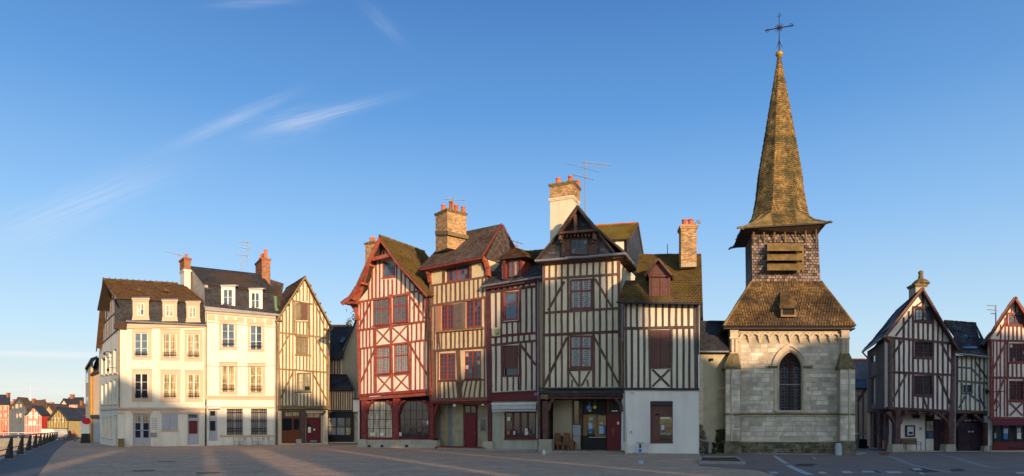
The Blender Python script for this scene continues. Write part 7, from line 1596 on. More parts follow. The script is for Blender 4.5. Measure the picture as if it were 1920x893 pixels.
    slab(t, P, rect(1672, 770, 1786, 848), bw, .3, MAT['white'], 'arcade_back_wall')
    slab(t, P, rect(1736, 774, 1752, 847), bw + .06, .06, MAT['black'], 'window_bay'); slab(t, P, rect(1736.6, 823, 1750.5, 847), bw + .1, .05, MAT['white'], 'window_base'); slab(t, P, rect(1737.5, 790, 1750, 808), bw + .1, .02, MAT['gamb2'], 'pane'); slab(t, P, rect(1737.5, 809, 1750, 822), bw + .1, .02, MAT['gsky'], 'pane')
    d = slab(t, P, rect(1750.5, 786, 1781, 847), bw + .1, .06, pur, 'front_door'); 
    for k in range(2): slab(d, P, rect(1752 + k * 9, 790, 1759.5 + k * 9, 844), bw + .13, .03, pur, 'door_leaf')
    o = P.pt(1767, 814, bw + .15); link('handle', MB().lathe(o, [(.02, 0), (.05, .02), (.04, .08)], 8), MAT['gold'], d)
    link('arcade_ceiling', MB().ext([P.pt(1664, 768, .1), P.pt(1786, 773, .1), P.pt(1786, 773, .1) - P.n * 1.8, P.pt(1664, 768, .1) - P.n * 1.8], Vector((0, 0, .1))), T, t)
    pf = slab(t, P, rect(1698, 797.5, 1716, 819.5), bw + .07, .06, MAT['black'], 'notice_frame'); slab(pf, P, rect(1701, 800, 1713.2, 816.5), bw + .08, .02, MATS['poster_pale'], 'notice_sheet'); slab(pf, P, rect(1703, 803, 1709, 809), bw + .09, .01, MATS['paper_card'], 'notice_print'); slab(pf, P, rect(1704, 810, 1711.5, 814), bw + .09, .01, MAT['gdark'], 'notice_print')
    slab(t, P, rect(1724.5, 802, 1728.5, 806), bw + .04, .04, MAT['zinc'], 'meter_plate'); link('wall_lamp', MB().obox(P.pt(1718, 784, bw + .3), P.u, P.n, .25, .4, .25), MAT['black'], t)
    beam(t, P, (1684.5, 768), (1684, 833), 9.4, T, .1, .42, 'post', wob=.2, seg=3)
    slab(t, P, [(1673, 849.5), (1695, 849.5), (1693, 833), (1675.5, 833)], .2, .6, MAT['stoneb'], 'post_stone')
    beam(t, P, (1784.5, 770), (1784, 834), 10, T, .1, .42, 'post', wob=.2, seg=3); slab(t, P, [(1773, 850.5), (1794, 850.5), (1792, 833.5), (1775, 833.5)], .2, .6, MAT['stoneb'], 'post_stone')
    for pts in ([(1689, 795), (1692, 783), (1700, 775)], [(1679.5, 795), (1673, 783), (1664, 773)], [(1780, 800), (1775, 787), (1762, 777)], [(1762, 777), (1756, 774.5), (1750, 773)]):
        for i in range(len(pts) - 1): beam(t, P, pts[i], pts[i + 1], 4.2, T, .08, .25, 'arch_brace')
    beam(t, P, (1680, 772.5), (1784, 775.5), 3, T, .02, .3, 'lintel')
    for x in (1681, 1699, 1725, 1746): beam(t, P, (x, 769 + (x - 1681) * .05), (x, 776 + (x - 1681) * .05), 5, T, .25, .4, 'joist_end')
    slab(t, P, rect(1691, 846, 1786, 849.5), .0, 1.6, MAT['stoneb'], 'arcade_step')
    # side ground floor
    slab(t, Q, [(1632, 838), (1667, 846), (1667, 768), (1632, 772)], -.9, .2, MAT['interior'], 'side_back_wall'); slab(t, Q, [(1645, 839), (1667, 845), (1667, 818), (1645, 815)], -.6, .3, M('peach_render', (.5, .32, .2), .9), 'low_wall')
    slab(t, Q, [(1626, 836), (1631.5, 837), (1631.5, 773), (1626, 773)], -.05, .3, MATS['peach_render'], 'side_pier')
    for x, y in ((1637, 838), (1648, 840), (1659, 843)): beam(t, Q, (x, 775), (x, y), 2, T, .0, .2, 'post')
    slab(t, Q, [(1652, 824), (1656, 825), (1656, 795), (1652, 795)], -.4, .1, MAT['gsky'], 'pane')
    # bench under the arcade
    bq = thing('bench', 'brown slatted bench with armrests under the arcade of the corner house', 'bench', at(P, 1708, -.6)); c = P.ground(1708, -.6) + Vector((0, 0, .12)); U, Nn = P.u, P.n; bm_ = M('bench_wood', (.12, .05, .03), .6, .2, 4)
    for s in (-.62, .62):
        link('leg', MB().tube([c + U * s + Nn * .25, c + U * s + Nn * .25 + Vector((0, 0, .6)), c + U * s - Nn * .2 + Vector((0, 0, .62))], .025, 6), MAT['iron'], bq); link('leg', MB().tube([c + U * s - Nn * .2, c + U * s - Nn * .22 + Vector((0, 0, .85))], .025, 6), MAT['iron'], bq)
    for k in range(4): link('seat_slat', MB().obox(c + Nn * (.22 - k * .13) + Vector((0, 0, .42)), U, Nn, 1.36, .11, .035), bm_, bq)
    for k in range(4): link('back_slat', MB().obox(c - Nn * (.24 + k * .01) + Vector((0, 0, .47 + k * .105)), U, Nn, 1.36, .03, .095), bm_, bq)
houseI()

# ---------------------------------------------------------------- small house with round-arched garage doors (J)
def houseJ():
    P = Plane(1792, 49.9, 1858, 49.5); T, TB = MAT['tJ'], MAT['tJb']
    t = thing('garage_house', 'low slate-roofed house with lichen-green timbers above arched dark double doors', 'house', at(P, 1794)); PL = MAT['plasterI']
    wall(t, P, [(1790, 668), (1858, 671), (1857, 776), (1789, 774)], [rect(1806, 722, 1821, 736)], PL, zero=False)
    body(t, P, [(1792, 665), (1858, 668), (1857, 776), (1791, 774)], .3, 5.5, PL, ground=False)
    g = yline([(1790, 669), (1858, 672)]); r1 = yline([(1796, 714), (1858, 719)]); r2 = yline([(1793, 770), (1857, 772)])
    panel(t, P, g, r1, [1803.5, 1812, 1821.8, 1828.8, 1837, 1845, 1852.5], 2.8, T); panel(t, P, r1, r2, [1803, 1811.5, 1828.5, 1837, 1845.5, 1852.5], 2.8, T); panel(t, P, lambda x: 738, r2, [1819.5], 2.8, T)
    for a, b, w, m_ in (((1797, 689), (1823, 690.5), 3.2, TB), ((1796, 714.5), (1858, 719), 4, T), ((1829, 678), (1853, 713), 3, T), ((1822, 691), (1841, 711), 3, TB), ((1803, 738), (1823, 738), 3, TB), ((1810.5, 742), (1798.5, 765), 3, TB), ((1817, 738), (1837.5, 754), 3, TB), ((1836.5, 722), (1837, 745), 3.4, TB), ((1837, 745), (1847.5, 766), 3.2, TB), ((1804, 719), (1804, 738), 3, TB), ((1822.5, 719), (1822.5, 738), 3, TB), ((1794.5, 668), (1793.5, 770), 5, MAT['tI']), ((1855, 672), (1855, 770), 3.2, T), ((1792, 771), (1858, 773.5), 5, MAT['tH'])): beam(t, P, a, b, w, m_, .055, .12)
    window(t, P, 1806, 722, 1821, 736, TB, MAT['gsky'], 1, 2, 1.6, .8, 2, off=-.05)
    roofquad(t, P.pt(1789, 661, .5), P.pt(1862, 669, .5), P.pt(1838, 634, -1.6), P.pt(1789, 628, -1.6), MAT['under'], .14, MAT['slateG'], .24, .18, tname='slates', jit=.3)
    roofquad(t, P.pt(1789, 628, -1.6), P.pt(1836, 634, -1.6), P.pt(1830, 607, -3.4), P.pt(1770, 602, -3.4), MAT['under'], .14, MAT['slateG'], .24, .18, tname='slates', jit=.3)
    ridge(t, P.pt(1770, 602, -3.4), P.pt(1830, 607, -3.4), MAT['rtA'], 14, .1); gutter(t, P, 1790, 663, 1862, 670.5, MAT['zinc'], .6, .07)
    link('right_slope', MB().ext([P.pt(1862, 669, .5), P.pt(1838, 634, -1.6), P.pt(1830, 607, -3.4), P.pt(1845, 640, -6)], Vector((0, 0, -.1))), MAT['slate'], t)
    for q, o in (((1800, 635.5, 1815.5, 628), -1.3), ((1803, 654, 1833, 650), .05)): 
        x0, y0, x1, y1 = q; link('skylight', MB().ext([P.pt(x0 + 2, y0, o), P.pt(x1, y0 + 1.2, o), P.pt(x1 - 2, y1 + 1.2, o - .5), P.pt(x0, y1, o - .5)], Vector((0, 0, .08))), MAT['gsky'], t)
    # doors
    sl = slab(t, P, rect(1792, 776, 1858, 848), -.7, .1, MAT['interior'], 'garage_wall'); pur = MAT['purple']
    for x0, x1 in ((1796, 1820), (1820.5, 1845)):
        d = slab(t, P, rect(x0, 793, x1, 846), -.55, .06, pur, 'garage_door')
        for k in range(5): a, b = lerp(x0 + 1, x1 - 1, k / 5), lerp(x0 + 1, x1 - 1, (k + 1) / 5); slab(d, P, rect(a + .2, 795, b - .2, 816), -.53, .03, pur, 'board'); slab(d, P, rect(a + .2, 819, b - .2, 836), -.53, .03, pur, 'board')
        slab(d, P, rect(x0 + .5, 836.5, x1 - .5, 838), -.5, .05, MAT['fascia'], 'rail'); o = P.pt(x1 - 3 if x0 < 1800 else x0 + 3, 811, -.5); link('door_knob', MB().lathe(o, [(.03, 0), (.08, .03), (.08, .08), (.03, .12)], 8), MAT['white'], d)
    tl_ = slab(t, P, rect(1796, 781, 1845, 792), -.6, .05, MAT['gdark'], 'fanlight')
    for x in (1808, 1816, 1826): slab(tl_, P, rect(x, 787, x + 6, 790), -.57, .01, MATS['frosted_pane'], 'pane')
    for pts in ([(1791, 805), (1796, 792), (1807, 782), (1812, 777)], [(1850, 805), (1845, 792), (1834, 782), (1828, 777)]):
        for i in range(3): beam(t, P, pts[i], pts[i + 1], 5.4, MAT['tI'], .03, .35, 'arch_brace')
    beam(t, P, (1852, 776), (1852, 836), 8, MAT['tE'], .06, .4, 'post'); slab(t, P, [(1845, 848), (1868, 848), (1866, 836), (1847, 836)], .3, .6, MAT['stoneb'], 'post_stone')
    pr = slab(t, P, rect(1857, 780, 1863, 836), .12, .4, M('red_white_pier', (.36, .05, .05), .8, .2), 'brick_pier')
    for k in range(7): slab(pr, P, rect(1856.8, 784 + k * 7.2, 1863.2, 786.4 + k * 7.2), .135, .03, MAT['white'], 'pale_band')
    slab(t, P, rect(1846.5, 780, 1852.5, 792.5), .3, .2, MAT['greypaint'], 'meter_box')
    o = P.pt(1844, 731, .0); link('wall_lamp', MB().tube([o + P.u * .25, o + P.n * .5 + P.u * .0, o + P.n * .5 - P.u * .3], .03, 5).lathe(o + P.n * .5 + Vector((0, 0, -.35)), [(.06, 0), (.13, .2), (.04, .34)], 8), MAT['iron'], t)
    downpipe(t, P, 1857.2, 671, 845, MAT['zinc'], .2, .05); downpipe(t, P, 1790.8, 665, 845, MAT['zinc'], .45, .045)
    slab(t, P, rect(1794, 846, 1848, 848.5), .1, .6, MAT['stoneb'], 'doorstep')
houseJ()

# ---------------------------------------------------------------- brick-red gabled house at the right edge (K)
def houseK():
    P = Plane(1858, 48.9, 1950, 48.9); T, PL = MAT['tK'], MAT['plasterI']
    t = thing('right_edge_house', 'brick-red timbered gable house with maroon awning at the right edge', 'house', at(P, 1859))
    aw, w2, w3 = (1891.5, 590, 1916.5, 609), (1892, 644, 1930, 679), (1892, 714, 1919, 751)
    VB = Vector((.58, .81, 0))
    wall(t, P, [(1857.5, 634), (1904, 561), (1950, 634), (1950, 786), (1857.5, 786)], [rect(*aw), rect(*w2), rect(*w3)], PL, zero=False)
    body(t, P, [(1858, 640), (1904, 568), (1949, 640), (1949, 845), (1859, 845)], .35, 6.5, PL, back=VB)
    top = yline([(1852, 640), (1904, 562), (1956, 640)]); r1 = yline([(1857, 638), (1950, 640.5)]); r2 = yline([(1857, 707.5), (1950, 710)]); r3 = lambda x: 781
    tp = lambda x: top(x) + 5
    panel(t, P, tp, r1, [1876.5, 1884.5], 2.8, T); panel(t, P, lambda x: 611, r1, [1892, 1899.7, 1907.5, 1915.5], 2.8, T); panel(t, P, tp, r1, [1924, 1932], 2.8, T); panel(t, P, tp, lambda x: 587, [1897, 1904, 1911], 2.6, T)
    panel(t, P, r1, r2, [1863, 1869, 1876.5, 1884], 2.8, T); panel(t, P, lambda x: 681, r2, [1891.5, 1899, 1907, 1915, 1923], 2.8, T); panel(t, P, r1, r2, [1935, 1943], 2.8, T)
    panel(t, P, r2, r3, [1863, 1869, 1876, 1884], 2.8, T); panel(t, P, r2, r3, [1924, 1932, 1941], 2.8, T)
    for a, b, w in (((1857, 638), (1950, 640.5), 4), ((1857, 707.5), (1950, 710), 4), ((1889, 587.5), (1920, 587.5), 3), ((1888, 610.5), (1921, 611), 3.4), ((1890, 680.5), (1932, 681), 3.2), ((1890, 753), (1921, 753.5), 3), ((1886, 643), (1859.5, 699), 3), ((1882.5, 712), (1861, 767), 3), ((1889.5, 598), (1870, 630), 3), ((1919, 598), (1937, 630), 3), ((1859, 640), (1859, 781), 3.4), ((1889.6, 640), (1889.6, 781), 3), ((1921, 711), (1921, 781), 3), ((1889.5, 587), (1889.5, 612), 3), ((1918.5, 587), (1918.5, 612), 3)): beam(t, P, a, b, w, T, .055, .12, seg=3)
    cross(t, P, 1894, 756, 1917, 779, 3, T)
    window(t, P, *aw, T, None, 1, 1, 1.8, .7, 2, off=-.03, gms=[MAT['gsky'], MAT['gamb2']], sill=T); window(t, P, *w2, T, None, 2, 5, 1.8, .7, 3, off=-.03, gms=[MAT['gdark'], MAT['gdark'], MAT['gamb2']], sill=T); window(t, P, *w3, T, MAT['gdark'], 3, 6, 2, .7, 2, off=-.03, gms=[MAT['gdark']], sill=T)
    curved_roof(t, P, [(1904, 556), (1880, 590), (1862, 618), (1840, 645)], .5, 6, MAT['under'], MAT['slateB'], back=VB); leanroof(t, P, (1904, 556), (1960, 645), .5, 6, MAT['under'], MAT['slateB'], back=VB)
    for a, b in (((1904, 558.5), (1880, 593)), ((1880, 593), (1861, 623)), ((1861, 623), (1853, 637)), ((1904, 558.5), (1940, 615))): beam(t, P, a, b, 4.2, MAT['tD'], .52, .12, 'bargeboard')
    beam(t, P, (1857, 783), (1950, 784), 4, T, .15, .3, 'jetty_beam')
    aw_ = link('awning', MB().prism([P.pt(1862, 795, .7), P.pt(1950, 795, .7), P.pt(1950, 784, .1), P.pt(1862, 784, .1)], [P.pt(1862, 798, .7), P.pt(1950, 798, .7), P.pt(1950, 787, .1), P.pt(1862, 787, .1)]), M('maroon_awning', (.16, .03, .04), .8, .1, 2), t)
    sf = slab(t, P, rect(1863, 787, 1950, 846), -.15, .1, MAT['black'], 'shopfront')
    for x0, x1 in ((1866, 1876), (1879, 1893), (1904, 1917), (1920, 1935)): slab(sf, P, rect(x0, 797, x1, 828), -.12, .03, MAT['gdark'], 'pane')
    for q, m_ in (((1882, 803, 1890, 813), MATS['poster_pale']), ((1882, 813.5, 1890, 823.5), MATS['poster_blue']), ((1907, 802, 1914, 810), MATS['poster_pale']), ((1907, 811, 1914.5, 823), MAT['white']), ((1864.5, 812, 1868, 822), MATS['frosted_pane'])): slab(sf, P, rect(*q), -.09, .01, m_, 'poster')
    slab(sf, P, rect(1863, 829, 1950, 845), -.1, .04, MAT['maroonpaint'], 'stall_riser'); slab(t, P, rect(1896, 838, 1950, 840), .0, .1, MAT['fascia'], 'rail')
    o = P.pt(1866, 735, 0); link('wrought_lamp', MB().tube([o - P.u * .2, o + P.n * .55, o + P.n * .55 + P.u * .3], .03, 5).tube([o + Vector((0, 0, -1.4)), o + P.n * .4 + Vector((0, 0, -1.0)), o + P.n * .3 + Vector((0, 0, -.7)), o + P.n * .1 + Vector((0, 0, -.6))], .035, 5), MAT['iron'], t)
    link('step', MB().ext([P.ground(1858, .3), P.ground(1950, .3), P.ground(1950, -.3), P.ground(1858, -.3)], Vector((0, 0, .12))), MAT['stoneb'], t)
houseK()

# ---------------------------------------------------------------- side street between chapel and corner house
def side_street():
    P = Plane(1588, 68, 1632, 66); t = thing('side_street_house', 'peach house with blue slate roof glimpsed down the side street past the chapel', 'house', at(P, 1605)); pr = MATS['peach_render']
    wall(t, P, [(1580, 726), (1632, 726), (1632, 834), (1580, 834)], [], pr)
    roofquad(t, P.pt(1575, 728, .4), P.pt(1634, 728, .4), P.pt(1634, 675, -4), P.pt(1575, 675, -4), MAT['under'], .15, MAT['slateB'], .3, .25, tname='slates', jit=.2)
    ridge(t, P.pt(1575, 674.5, -4), P.pt(1634, 674.5, -4), MAT['pot'], 16, .13)
    for a, b in (((1608, 752), (1616, 738)), ((1616, 738), (1624, 727))): beam(t, P, a, b, 3, MAT['tI'], .1)
    for x in (1609, 1618): beam(t, P, (x, 740), (x, 830), 1.8, MAT['tI'], .06)
    Q = Plane(1600, 60, 1632, 60); c = Q.ground(1613, 0)
    v = thing('market_stall', 'small dark covered stall standing at the mouth of the side street', 'stall', tuple(c))
    link('canopy', MB().obox((c.x, c.y, 1.25), (1, 0, 0), (0, 1, 0), 1.1, 1.5, .12), MAT['greypaint'], v); link('counter', MB().obox((c.x, c.y, 0.0), (1, 0, 0), (0, 1, 0), .9, 1.2, .8), MAT['black'], v)
    for sx in (-.45, .45): link('post', MB().tube([(c.x + sx, c.y - .6, .8), (c.x + sx, c.y - .6, 1.25)], .03, 5), MAT['iron'], v)
side_street()

# ---------------------------------------------------------------- aerials
def aerial(label, px, y0, y1, d, booms, h=None):
    b = Vector(((px - CX) / F * d, d, EYE + (HZ - y1) / F * d)); top = Vector((b.x, b.y, EYE + (HZ - y0) / F * d)); t = thing('television_aerial', label, 'aerial', tuple(b), 'television aerials on the roofs')
    link('mast', MB().tube([b, top], .04, 6), MAT['zinc'], t)
    def at_(x, y, dd=0): return Vector(((x - CX) / F * (d + dd), d + dd, EYE + (HZ - y) / F * (d + dd)))
    for x0, ya, x1, yb, n, s in booms:
        a, c = at_(x0, ya, .4), at_(x1, yb, -.4); bm = link('boom', MB().tube([a, c], .018, 5), MAT['zinc'], t); dr = (c - a).normalized(); sd = Vector((dr.y, -dr.x, 0)).normalized(); e = MB()
        for i in range(n): q = a.lerp(c, (i + .5) / n); v = (sd * .75 + Vector((0, 0, .66))) * s; e.tube([q - v, q + v], .011, 4)
        link('elements', e, M('aerial_alloy', (.62, .55, .5), .4, .05, 3), bm, stuff=True)
aerial('tall mast with three aerial booms behind the slate gable and cream chimney', 1097.3, 306, 405, 50.5, [(1088.7, 304.8, 1145, 310.5, 14, .16), (1062, 307, 1124.5, 323, 4, .1), (1072, 327, 1113, 337, 9, .12)])
aerial('aerial above the four pot brick chimney', 850.5, 369, 396, 57.5, [(831, 374, 873, 377, 10, .14)])
aerial('small aerial behind the hipped dormer', 970, 450, 466, 55, [(957, 450, 982, 458, 8, .12)])
aerial('taller of two aerials beside the big red brick chimney', 463.5, 452, 497, 75, [(448, 453, 471, 456, 8, .2), (450, 465, 468, 467, 6, .18)])
aerial('shorter of two aerials beside the big red brick chimney', 453, 476, 506, 75, [(440, 478, 466, 480, 8, .18)])
aerial('aerial behind the small chimney above the white corner house', 335.5, 474, 498, 75, [(311, 472, 342, 480, 9, .2)])
aerial('aerial between the arched garage house and the right edge gable', 1867, 572, 620, 54, [(1850, 573, 1868, 574, 6, .15), (1851, 581, 1870, 582, 6, .14), (1857, 588, 1868, 588.5, 4, .1)])

# ---------------------------------------------------------------- quay railing: every post a blade-shaped part
def railing():
    t = thing('quay_railing', 'dark metal quayside railing with blade-shaped posts and a timber handrail', 'railing', tuple(qe(0))); m = M('dark_metal', (.02, .025, .035), .5, .1, 4)
    first = None
    for i in range(13):
        c = qe(-9 + i * 8.4 * (1 if i < 6 else 1))
        def blade(c):
            u = (QD * .25 + Vector((.97, 0, 0))).normalized(); n = Vector((-u.y, u.x, 0)); w0, w1 = .42, .09
            fr = [c + u * -w0 / 2, c + u * w0 / 2, c + u * (.16 + w1 / 2) + Vector((0, 0, 1.22)), c + u * (.16 - w1 / 2) + Vector((0, 0, 1.22))]
            return MB().prism([p - n * .05 for p in fr], [p + n * .05 for p in fr])
        link('post', blade(c), m, t); link('post_base', MB().obox(c, Vector((1, 0, 0)), Vector((0, 1, 0)), .55, .4, .05), MAT['stoneb'], t)
    a, b = qe(-14, 0) + Vector((.15, 0, 1.22)), qe(96, 0) + Vector((.15, 0, 1.22)); link('handrail', MB().prism([a + Vector((-.09, 0, 0)), a + Vector((.09, 0, 0)), a + Vector((.09, 0, .09)), a + Vector((-.09, 0, .09))], [b + Vector((-.09, 0, 0)), b + Vector((.09, 0, 0)), b + Vector((.09, 0, .09)), b + Vector((-.09, 0, .09))]), M('weathered_handrail', (.34, .30, .25), .7, .15, 3), t)
    for z in (.62, .35): link('cable', MB().tube([qe(-14) + Vector((.08, 0, z)), qe(96) + Vector((.08, 0, z))], .03, 5), m, t)
railing()

# ---------------------------------------------------------------- small house down the quay, left of the white corner house
def houseB0():
    P = Plane(160, 100, 180, 97); Q = Plane(178, 92, 190, 92); t = thing('quayside_house', 'tall thin beige house end just beyond the white corner house, with an ochre drainpipe', 'house', at(P, 170)); pr = M('beige_old_render', (.55, .44, .30), .9, .1, .8, .2)
    wall(t, Plane(159.5, 108, 170, 92), [(160.5, 690), (170, 673), (170, 832), (160.5, 829)], [], pr, .3)
    wall(t, Plane(170, 92, 190, 90), [(170, 706), (178, 700), (186, 693), (190, 693), (190, 832), (170, 832)], [], MAT['surround'], .3)
    roofquad(t, Plane(170, 92, 190, 90).pt(169, 704, .3), Plane(170, 92, 190, 90).pt(190, 695, .3), Plane(170, 92, 190, 90).pt(190, 668, -4), Plane(170, 92, 190, 90).pt(181, 672, -4), MAT['under'], .2, MAT['rtE'])
    link('verge', MB().ext([Plane(159.5, 108, 170, 92).pt(159, 694, .3), Plane(159.5, 108, 170, 92).pt(170, 676, .3), Plane(170, 92, 190, 90).pt(183, 671, -3), Plane(159.5, 108, 170, 92).pt(163, 688, -2)], Vector((0, 0, .3))), MAT['rtE'], t)
    downpipe(t, Plane(170, 92, 190, 90), 171.5, 706, 832, M('ochre_pipe', (.5, .25, .03), .6), .2, .16)
    for y in (700, 745): slab(t, Plane(159.5, 108, 170, 92), rect(161.5, y, 165, y + 18), .03, .05, MAT['gamb2'], 'window')
    slab(t, Plane(170, 92, 190, 90), rect(174.5, 786, 186, 831), .05, .1, MAT['greypaint'], 'shutter_door'); slab(t, Plane(170, 92, 190, 90), rect(169, 778, 190, 784), .6, .7, MAT['slate'], 'canopy')
houseB0()
c = gp(160.5, 831); t = thing('sign_stand', 'white advertising stand with a red round sign in front of the ochre drainpipe', 'sign', tuple(c))
link('panel', MB().obox(c + Vector((0, 0, 1.2)), (1, 0, 0), (0, 1, 0), 1.1, .25, 1.6), MAT['white'], t); link('base', MB().obox(c, (1, 0, 0), (0, 1, 0), 1.0, .5, 1.18, .8), MAT['black'], t)
link('round_sign', MB().prism([c + Vector((.2 + .55 * math.cos(a), -.2, 2.75 + .4 * math.sin(a))) for a in frange(0, 6.283, 17)[:-1]], [c + Vector((.2 + .55 * math.cos(a), -.14, 2.75 + .4 * math.sin(a))) for a in frange(0, 6.283, 17)[:-1]]), M('sign_red', (.55, .02, .04), .5), t)

# ---------------------------------------------------------------- houses round the far end of the basin
def far_house(label, x0, x1, yb, ye, ya, d, wallm, roofm, kind='gable', tim=None, wins=(), apx=None, depth=9, yaw=0., winm=None, chim=None):
    yb = HZ + EYE * F / d; P = Plane(x0, d, x1, d + yaw); t = thing('far_house', label, 'house', at(P, (x0 + x1) / 2), 'houses round the far end of the basin'); ax_ = apx or (x0 + x1) / 2
    if kind == 'gable':
        wall(t, P, [(x0, ye), (ax_, ya + 1), (x1, ye), (x1, yb), (x0, yb)], [], wallm, depth, zero=False)
        for f in ((x0 - 1, ye + 1), (x1 + 1, ye + 1)): leanroof(t, P, (ax_, ya), f, .5, depth + .5, roofm, None, thick=.35)
        top = yline([(x0, ye), (ax_, ya), (x1, ye)])
    else:
        wall(t, P, [(x0, ye), (x1, ye), (x1, yb), (x0, yb)], [], wallm, depth, zero=False); top = lambda x: ye
        roofquad(t, P.pt(x0 - 1, ye + .5, .6), P.pt(x1 + 1, ye + .5, .6), P.pt(x1 + 1, ya, -depth / 2), P.pt(x0 - 1, ya, -depth / 2), roofm, .35)
    if tim:
        n = max(4, int((x1 - x0) / 3))
        for i in range(n + 1): x = lerp(x0 + .4, x1 - .4, i / n); beam(t, P, (x, top(x) + 1), (x, yb), .8, tim, .1, .2, wob=0, seg=1)
        for y in (lerp(ye, yb, .05), lerp(ye, yb, .5)): beam(t, P, (x0, y), (x1, y), 1, tim, .14, .2, wob=0, seg=1)
    for (a, b, c_, e) in wins: w = slab(t, P, rect(a, b, c_, e), .12, .2, winm or MAT['gamb2'], 'window'); slab(w, P, rect((a + c_) / 2 - .2, b, (a + c_) / 2 + .2, e), .2, .1, MAT['whitepaint'], 'mullion')
    if chim: chimney(t, Plane(chim[0], d + 3, chim[1], d + 3), chim[0], chim[1], chim[2], chim[3], 0, .9, (MAT['brickr'], None), capmat=MAT['brickr'])
    return t
redw = M('far_red_timber', (.5, .05, .03), .8); grw = M('far_blue_slate_front', (.13, .15, .18), .8); crm = M('far_cream', (.72, .55, .38), .9); sl = MAT['slate']; orr = M('far_orange_tile', (.32, .10, .045), .9, .3, 2); wht = M('far_white', (.75, .68, .58), .9); brn = M('far_brown_roof', (.12, .075, .05), .9, .3, 1); tan = M('far_tan', (.50, .36, .2), .9)
k_ = 0
for (x0, x1, ye, ya, d, wl, rf, kd, ch, lb) in ((-8, 6, 752, 741, 300, tan, brn, 'eave', None, 'far tan house peeping over the roofs at the left edge'), (20, 34, 765, 752, 285, wht, brn, 'gable', (24, 27, 749, 758), 'far white gable behind the blue grey gabled house'),
        (62, 74, 766, 754, 290, crm, orr, 'gable', None, 'far cream gable with orange roof behind the small red gable'), (72, 86, 764, 753, 300, wht, sl, 'eave', (80, 83, 749, 757), 'far white house with slate roof in the middle of the hillside'), (84, 97, 770, 758, 260, tan, orr, 'eave', None, 'far tan house with orange roof left of the chimney row'),
        (100, 113, 776, 764, 225, wht, orr, 'gable', (104, 107, 760, 768), 'far white gable behind the yellow timbered gable'), (112, 124, 772, 763, 240, orr, sl, 'gable', None, 'far orange walled house under the cream house'), (124, 136, 778, 768, 220, wht, brn, 'gable', (128, 131, 764, 772), 'far white gable with brown roof right of the yellow gable'),
        (136, 150, 784, 774, 200, crm, orr, 'eave', None, 'far cream house with orange roof near the quay end'), (146, 160, 770, 757, 230, tan, brn, 'eave', (150, 153, 752, 762), 'far tan house with chimney hard against the quayside house'), (146, 160, 790, 779, 180, wht, sl, 'gable', None, 'far white gable at the very end of the quay'), (34, 46, 772, 760, 260, crm, sl, 'gable', None, 'far cream gable between the blue grey and bright red gables')):
    far_house(lb, x0, x1, 0, ye, ya, d, wl, rf, kd, wins=[(lerp(x0, x1, .2), ye + 3, lerp(x0, x1, .38), ye + 9), (lerp(x0, x1, .6), ye + 3, lerp(x0, x1, .78), ye + 9)], winm=MAT['gdark'], chim=ch)
far_house('far cream house with blue slate roof high at the end of the quay', 109, 129, 800, 762, 747, 250, crm, sl, wins=[(116, 766, 121, 772)])
far_house('far white house with long slate roof and red chimney above the quay end', 129, 156, 800, 756, 745, 235, wht, sl, 'eave', wins=[(134, 759, 139, 764), (142, 759, 147, 764)], tim=redw, chim=(131, 137, 740, 748))
far_house('far brown roofed row behind the blue grey gable', 36, 62, 800, 770, 752, 240, tan, brn, 'eave', chim=(43, 46.5, 747, 756))
far_house('far dark roofed row behind the small red gable', 60, 84, 800, 768, 750, 232, tan, brn, 'eave', chim=(60, 63.5, 748, 756)); far_house('far grey roofed house between red and yellow gables', 80, 100, 812, 772, 757, 215, tan, brn, 'gable', chim=(93, 98, 755, 764))
far_house('far orange house with pointed slate roof left of the cream house', 94, 110, 800, 768, 757, 230, orr, sl)
far_house('far small white gable below the long slate roof', 135, 154, 800, 776, 765, 205, wht, sl, wins=[(141, 777, 145, 781)])
far_house('far orange tiled low house beside the yellow timbered gable', 122, 145, 812, 788, 775, 190, wht, orr, 'eave', wins=[(127, 795, 131, 800), (136, 794, 140, 800)], winm=MAT['gdark'])
far_house('far dark shopfront with orange awning at the end of the quay', 141, 157, 824, 796, 790, 165, crm, orr, 'eave', wins=[(144, 806, 149, 820)], winm=redw)
far_house('far red timbered house with slate roof at the left edge', -6, 16.5, 806, 757.5, 740, 215, redw, sl, 'eave', tim=crm, wins=[(1, 763, 4, 769), (7.5, 761.5, 12.5, 769), (1, 776, 4, 783), (8, 775, 12.5, 783), (8, 790, 12.5, 797)], chim=(12, 15.5, 737, 757))
far_house('far blue grey gabled house between two red timbered houses', 17, 50, 806, 766, 744.5, 205, grw, brn, tim=MAT['tJb'], depth=3.5, wins=[(22, 760, 25.5, 766), (29, 758, 34.5, 766), (37, 758, 41, 764), (30, 776, 34, 784), (36, 775, 41, 783)])
far_house('far small bright red timbered gable by the basin', 46.5, 77, 806, 777, 760.5, 190, M('far_bright_red', (.62, .05, .025), .8), sl, tim=wht, depth=3.5, wins=[(55, 773, 60, 785), (65, 773, 70, 785), (54, 789, 60, 797), (62, 789, 67.5, 797)], winm=wht)
far_house('far yellow gable with black timber stripes facing the quay', 88, 127, 822, 786, 763, 150, M('far_yellow_plaster', (.58, .44, .18), .9), sl, tim=M('far_black_timber', (.04, .03, .02), .9), wins=[(102, 783, 106, 793), (109, 783, 112, 792), (116, 784, 120, 792)], winm=MAT['gamb2'], depth=6)
t = thing('lattice_mast', 'thin white telecom mast above the far roofs', 'mast', tuple(Plane(50, 260, 70, 260).ground(57))); q = Plane(50, 260, 70, 260)
link('mast', MB().tube([q.ground(57.3), q.pt(57.3, 729)], .18, 5, .06), MAT['whitepaint'], t); link('aerial', MB().tube([q.pt(57.3, 729), q.pt(57.3, 724)], .04, 4), MAT['whitepaint'], t)
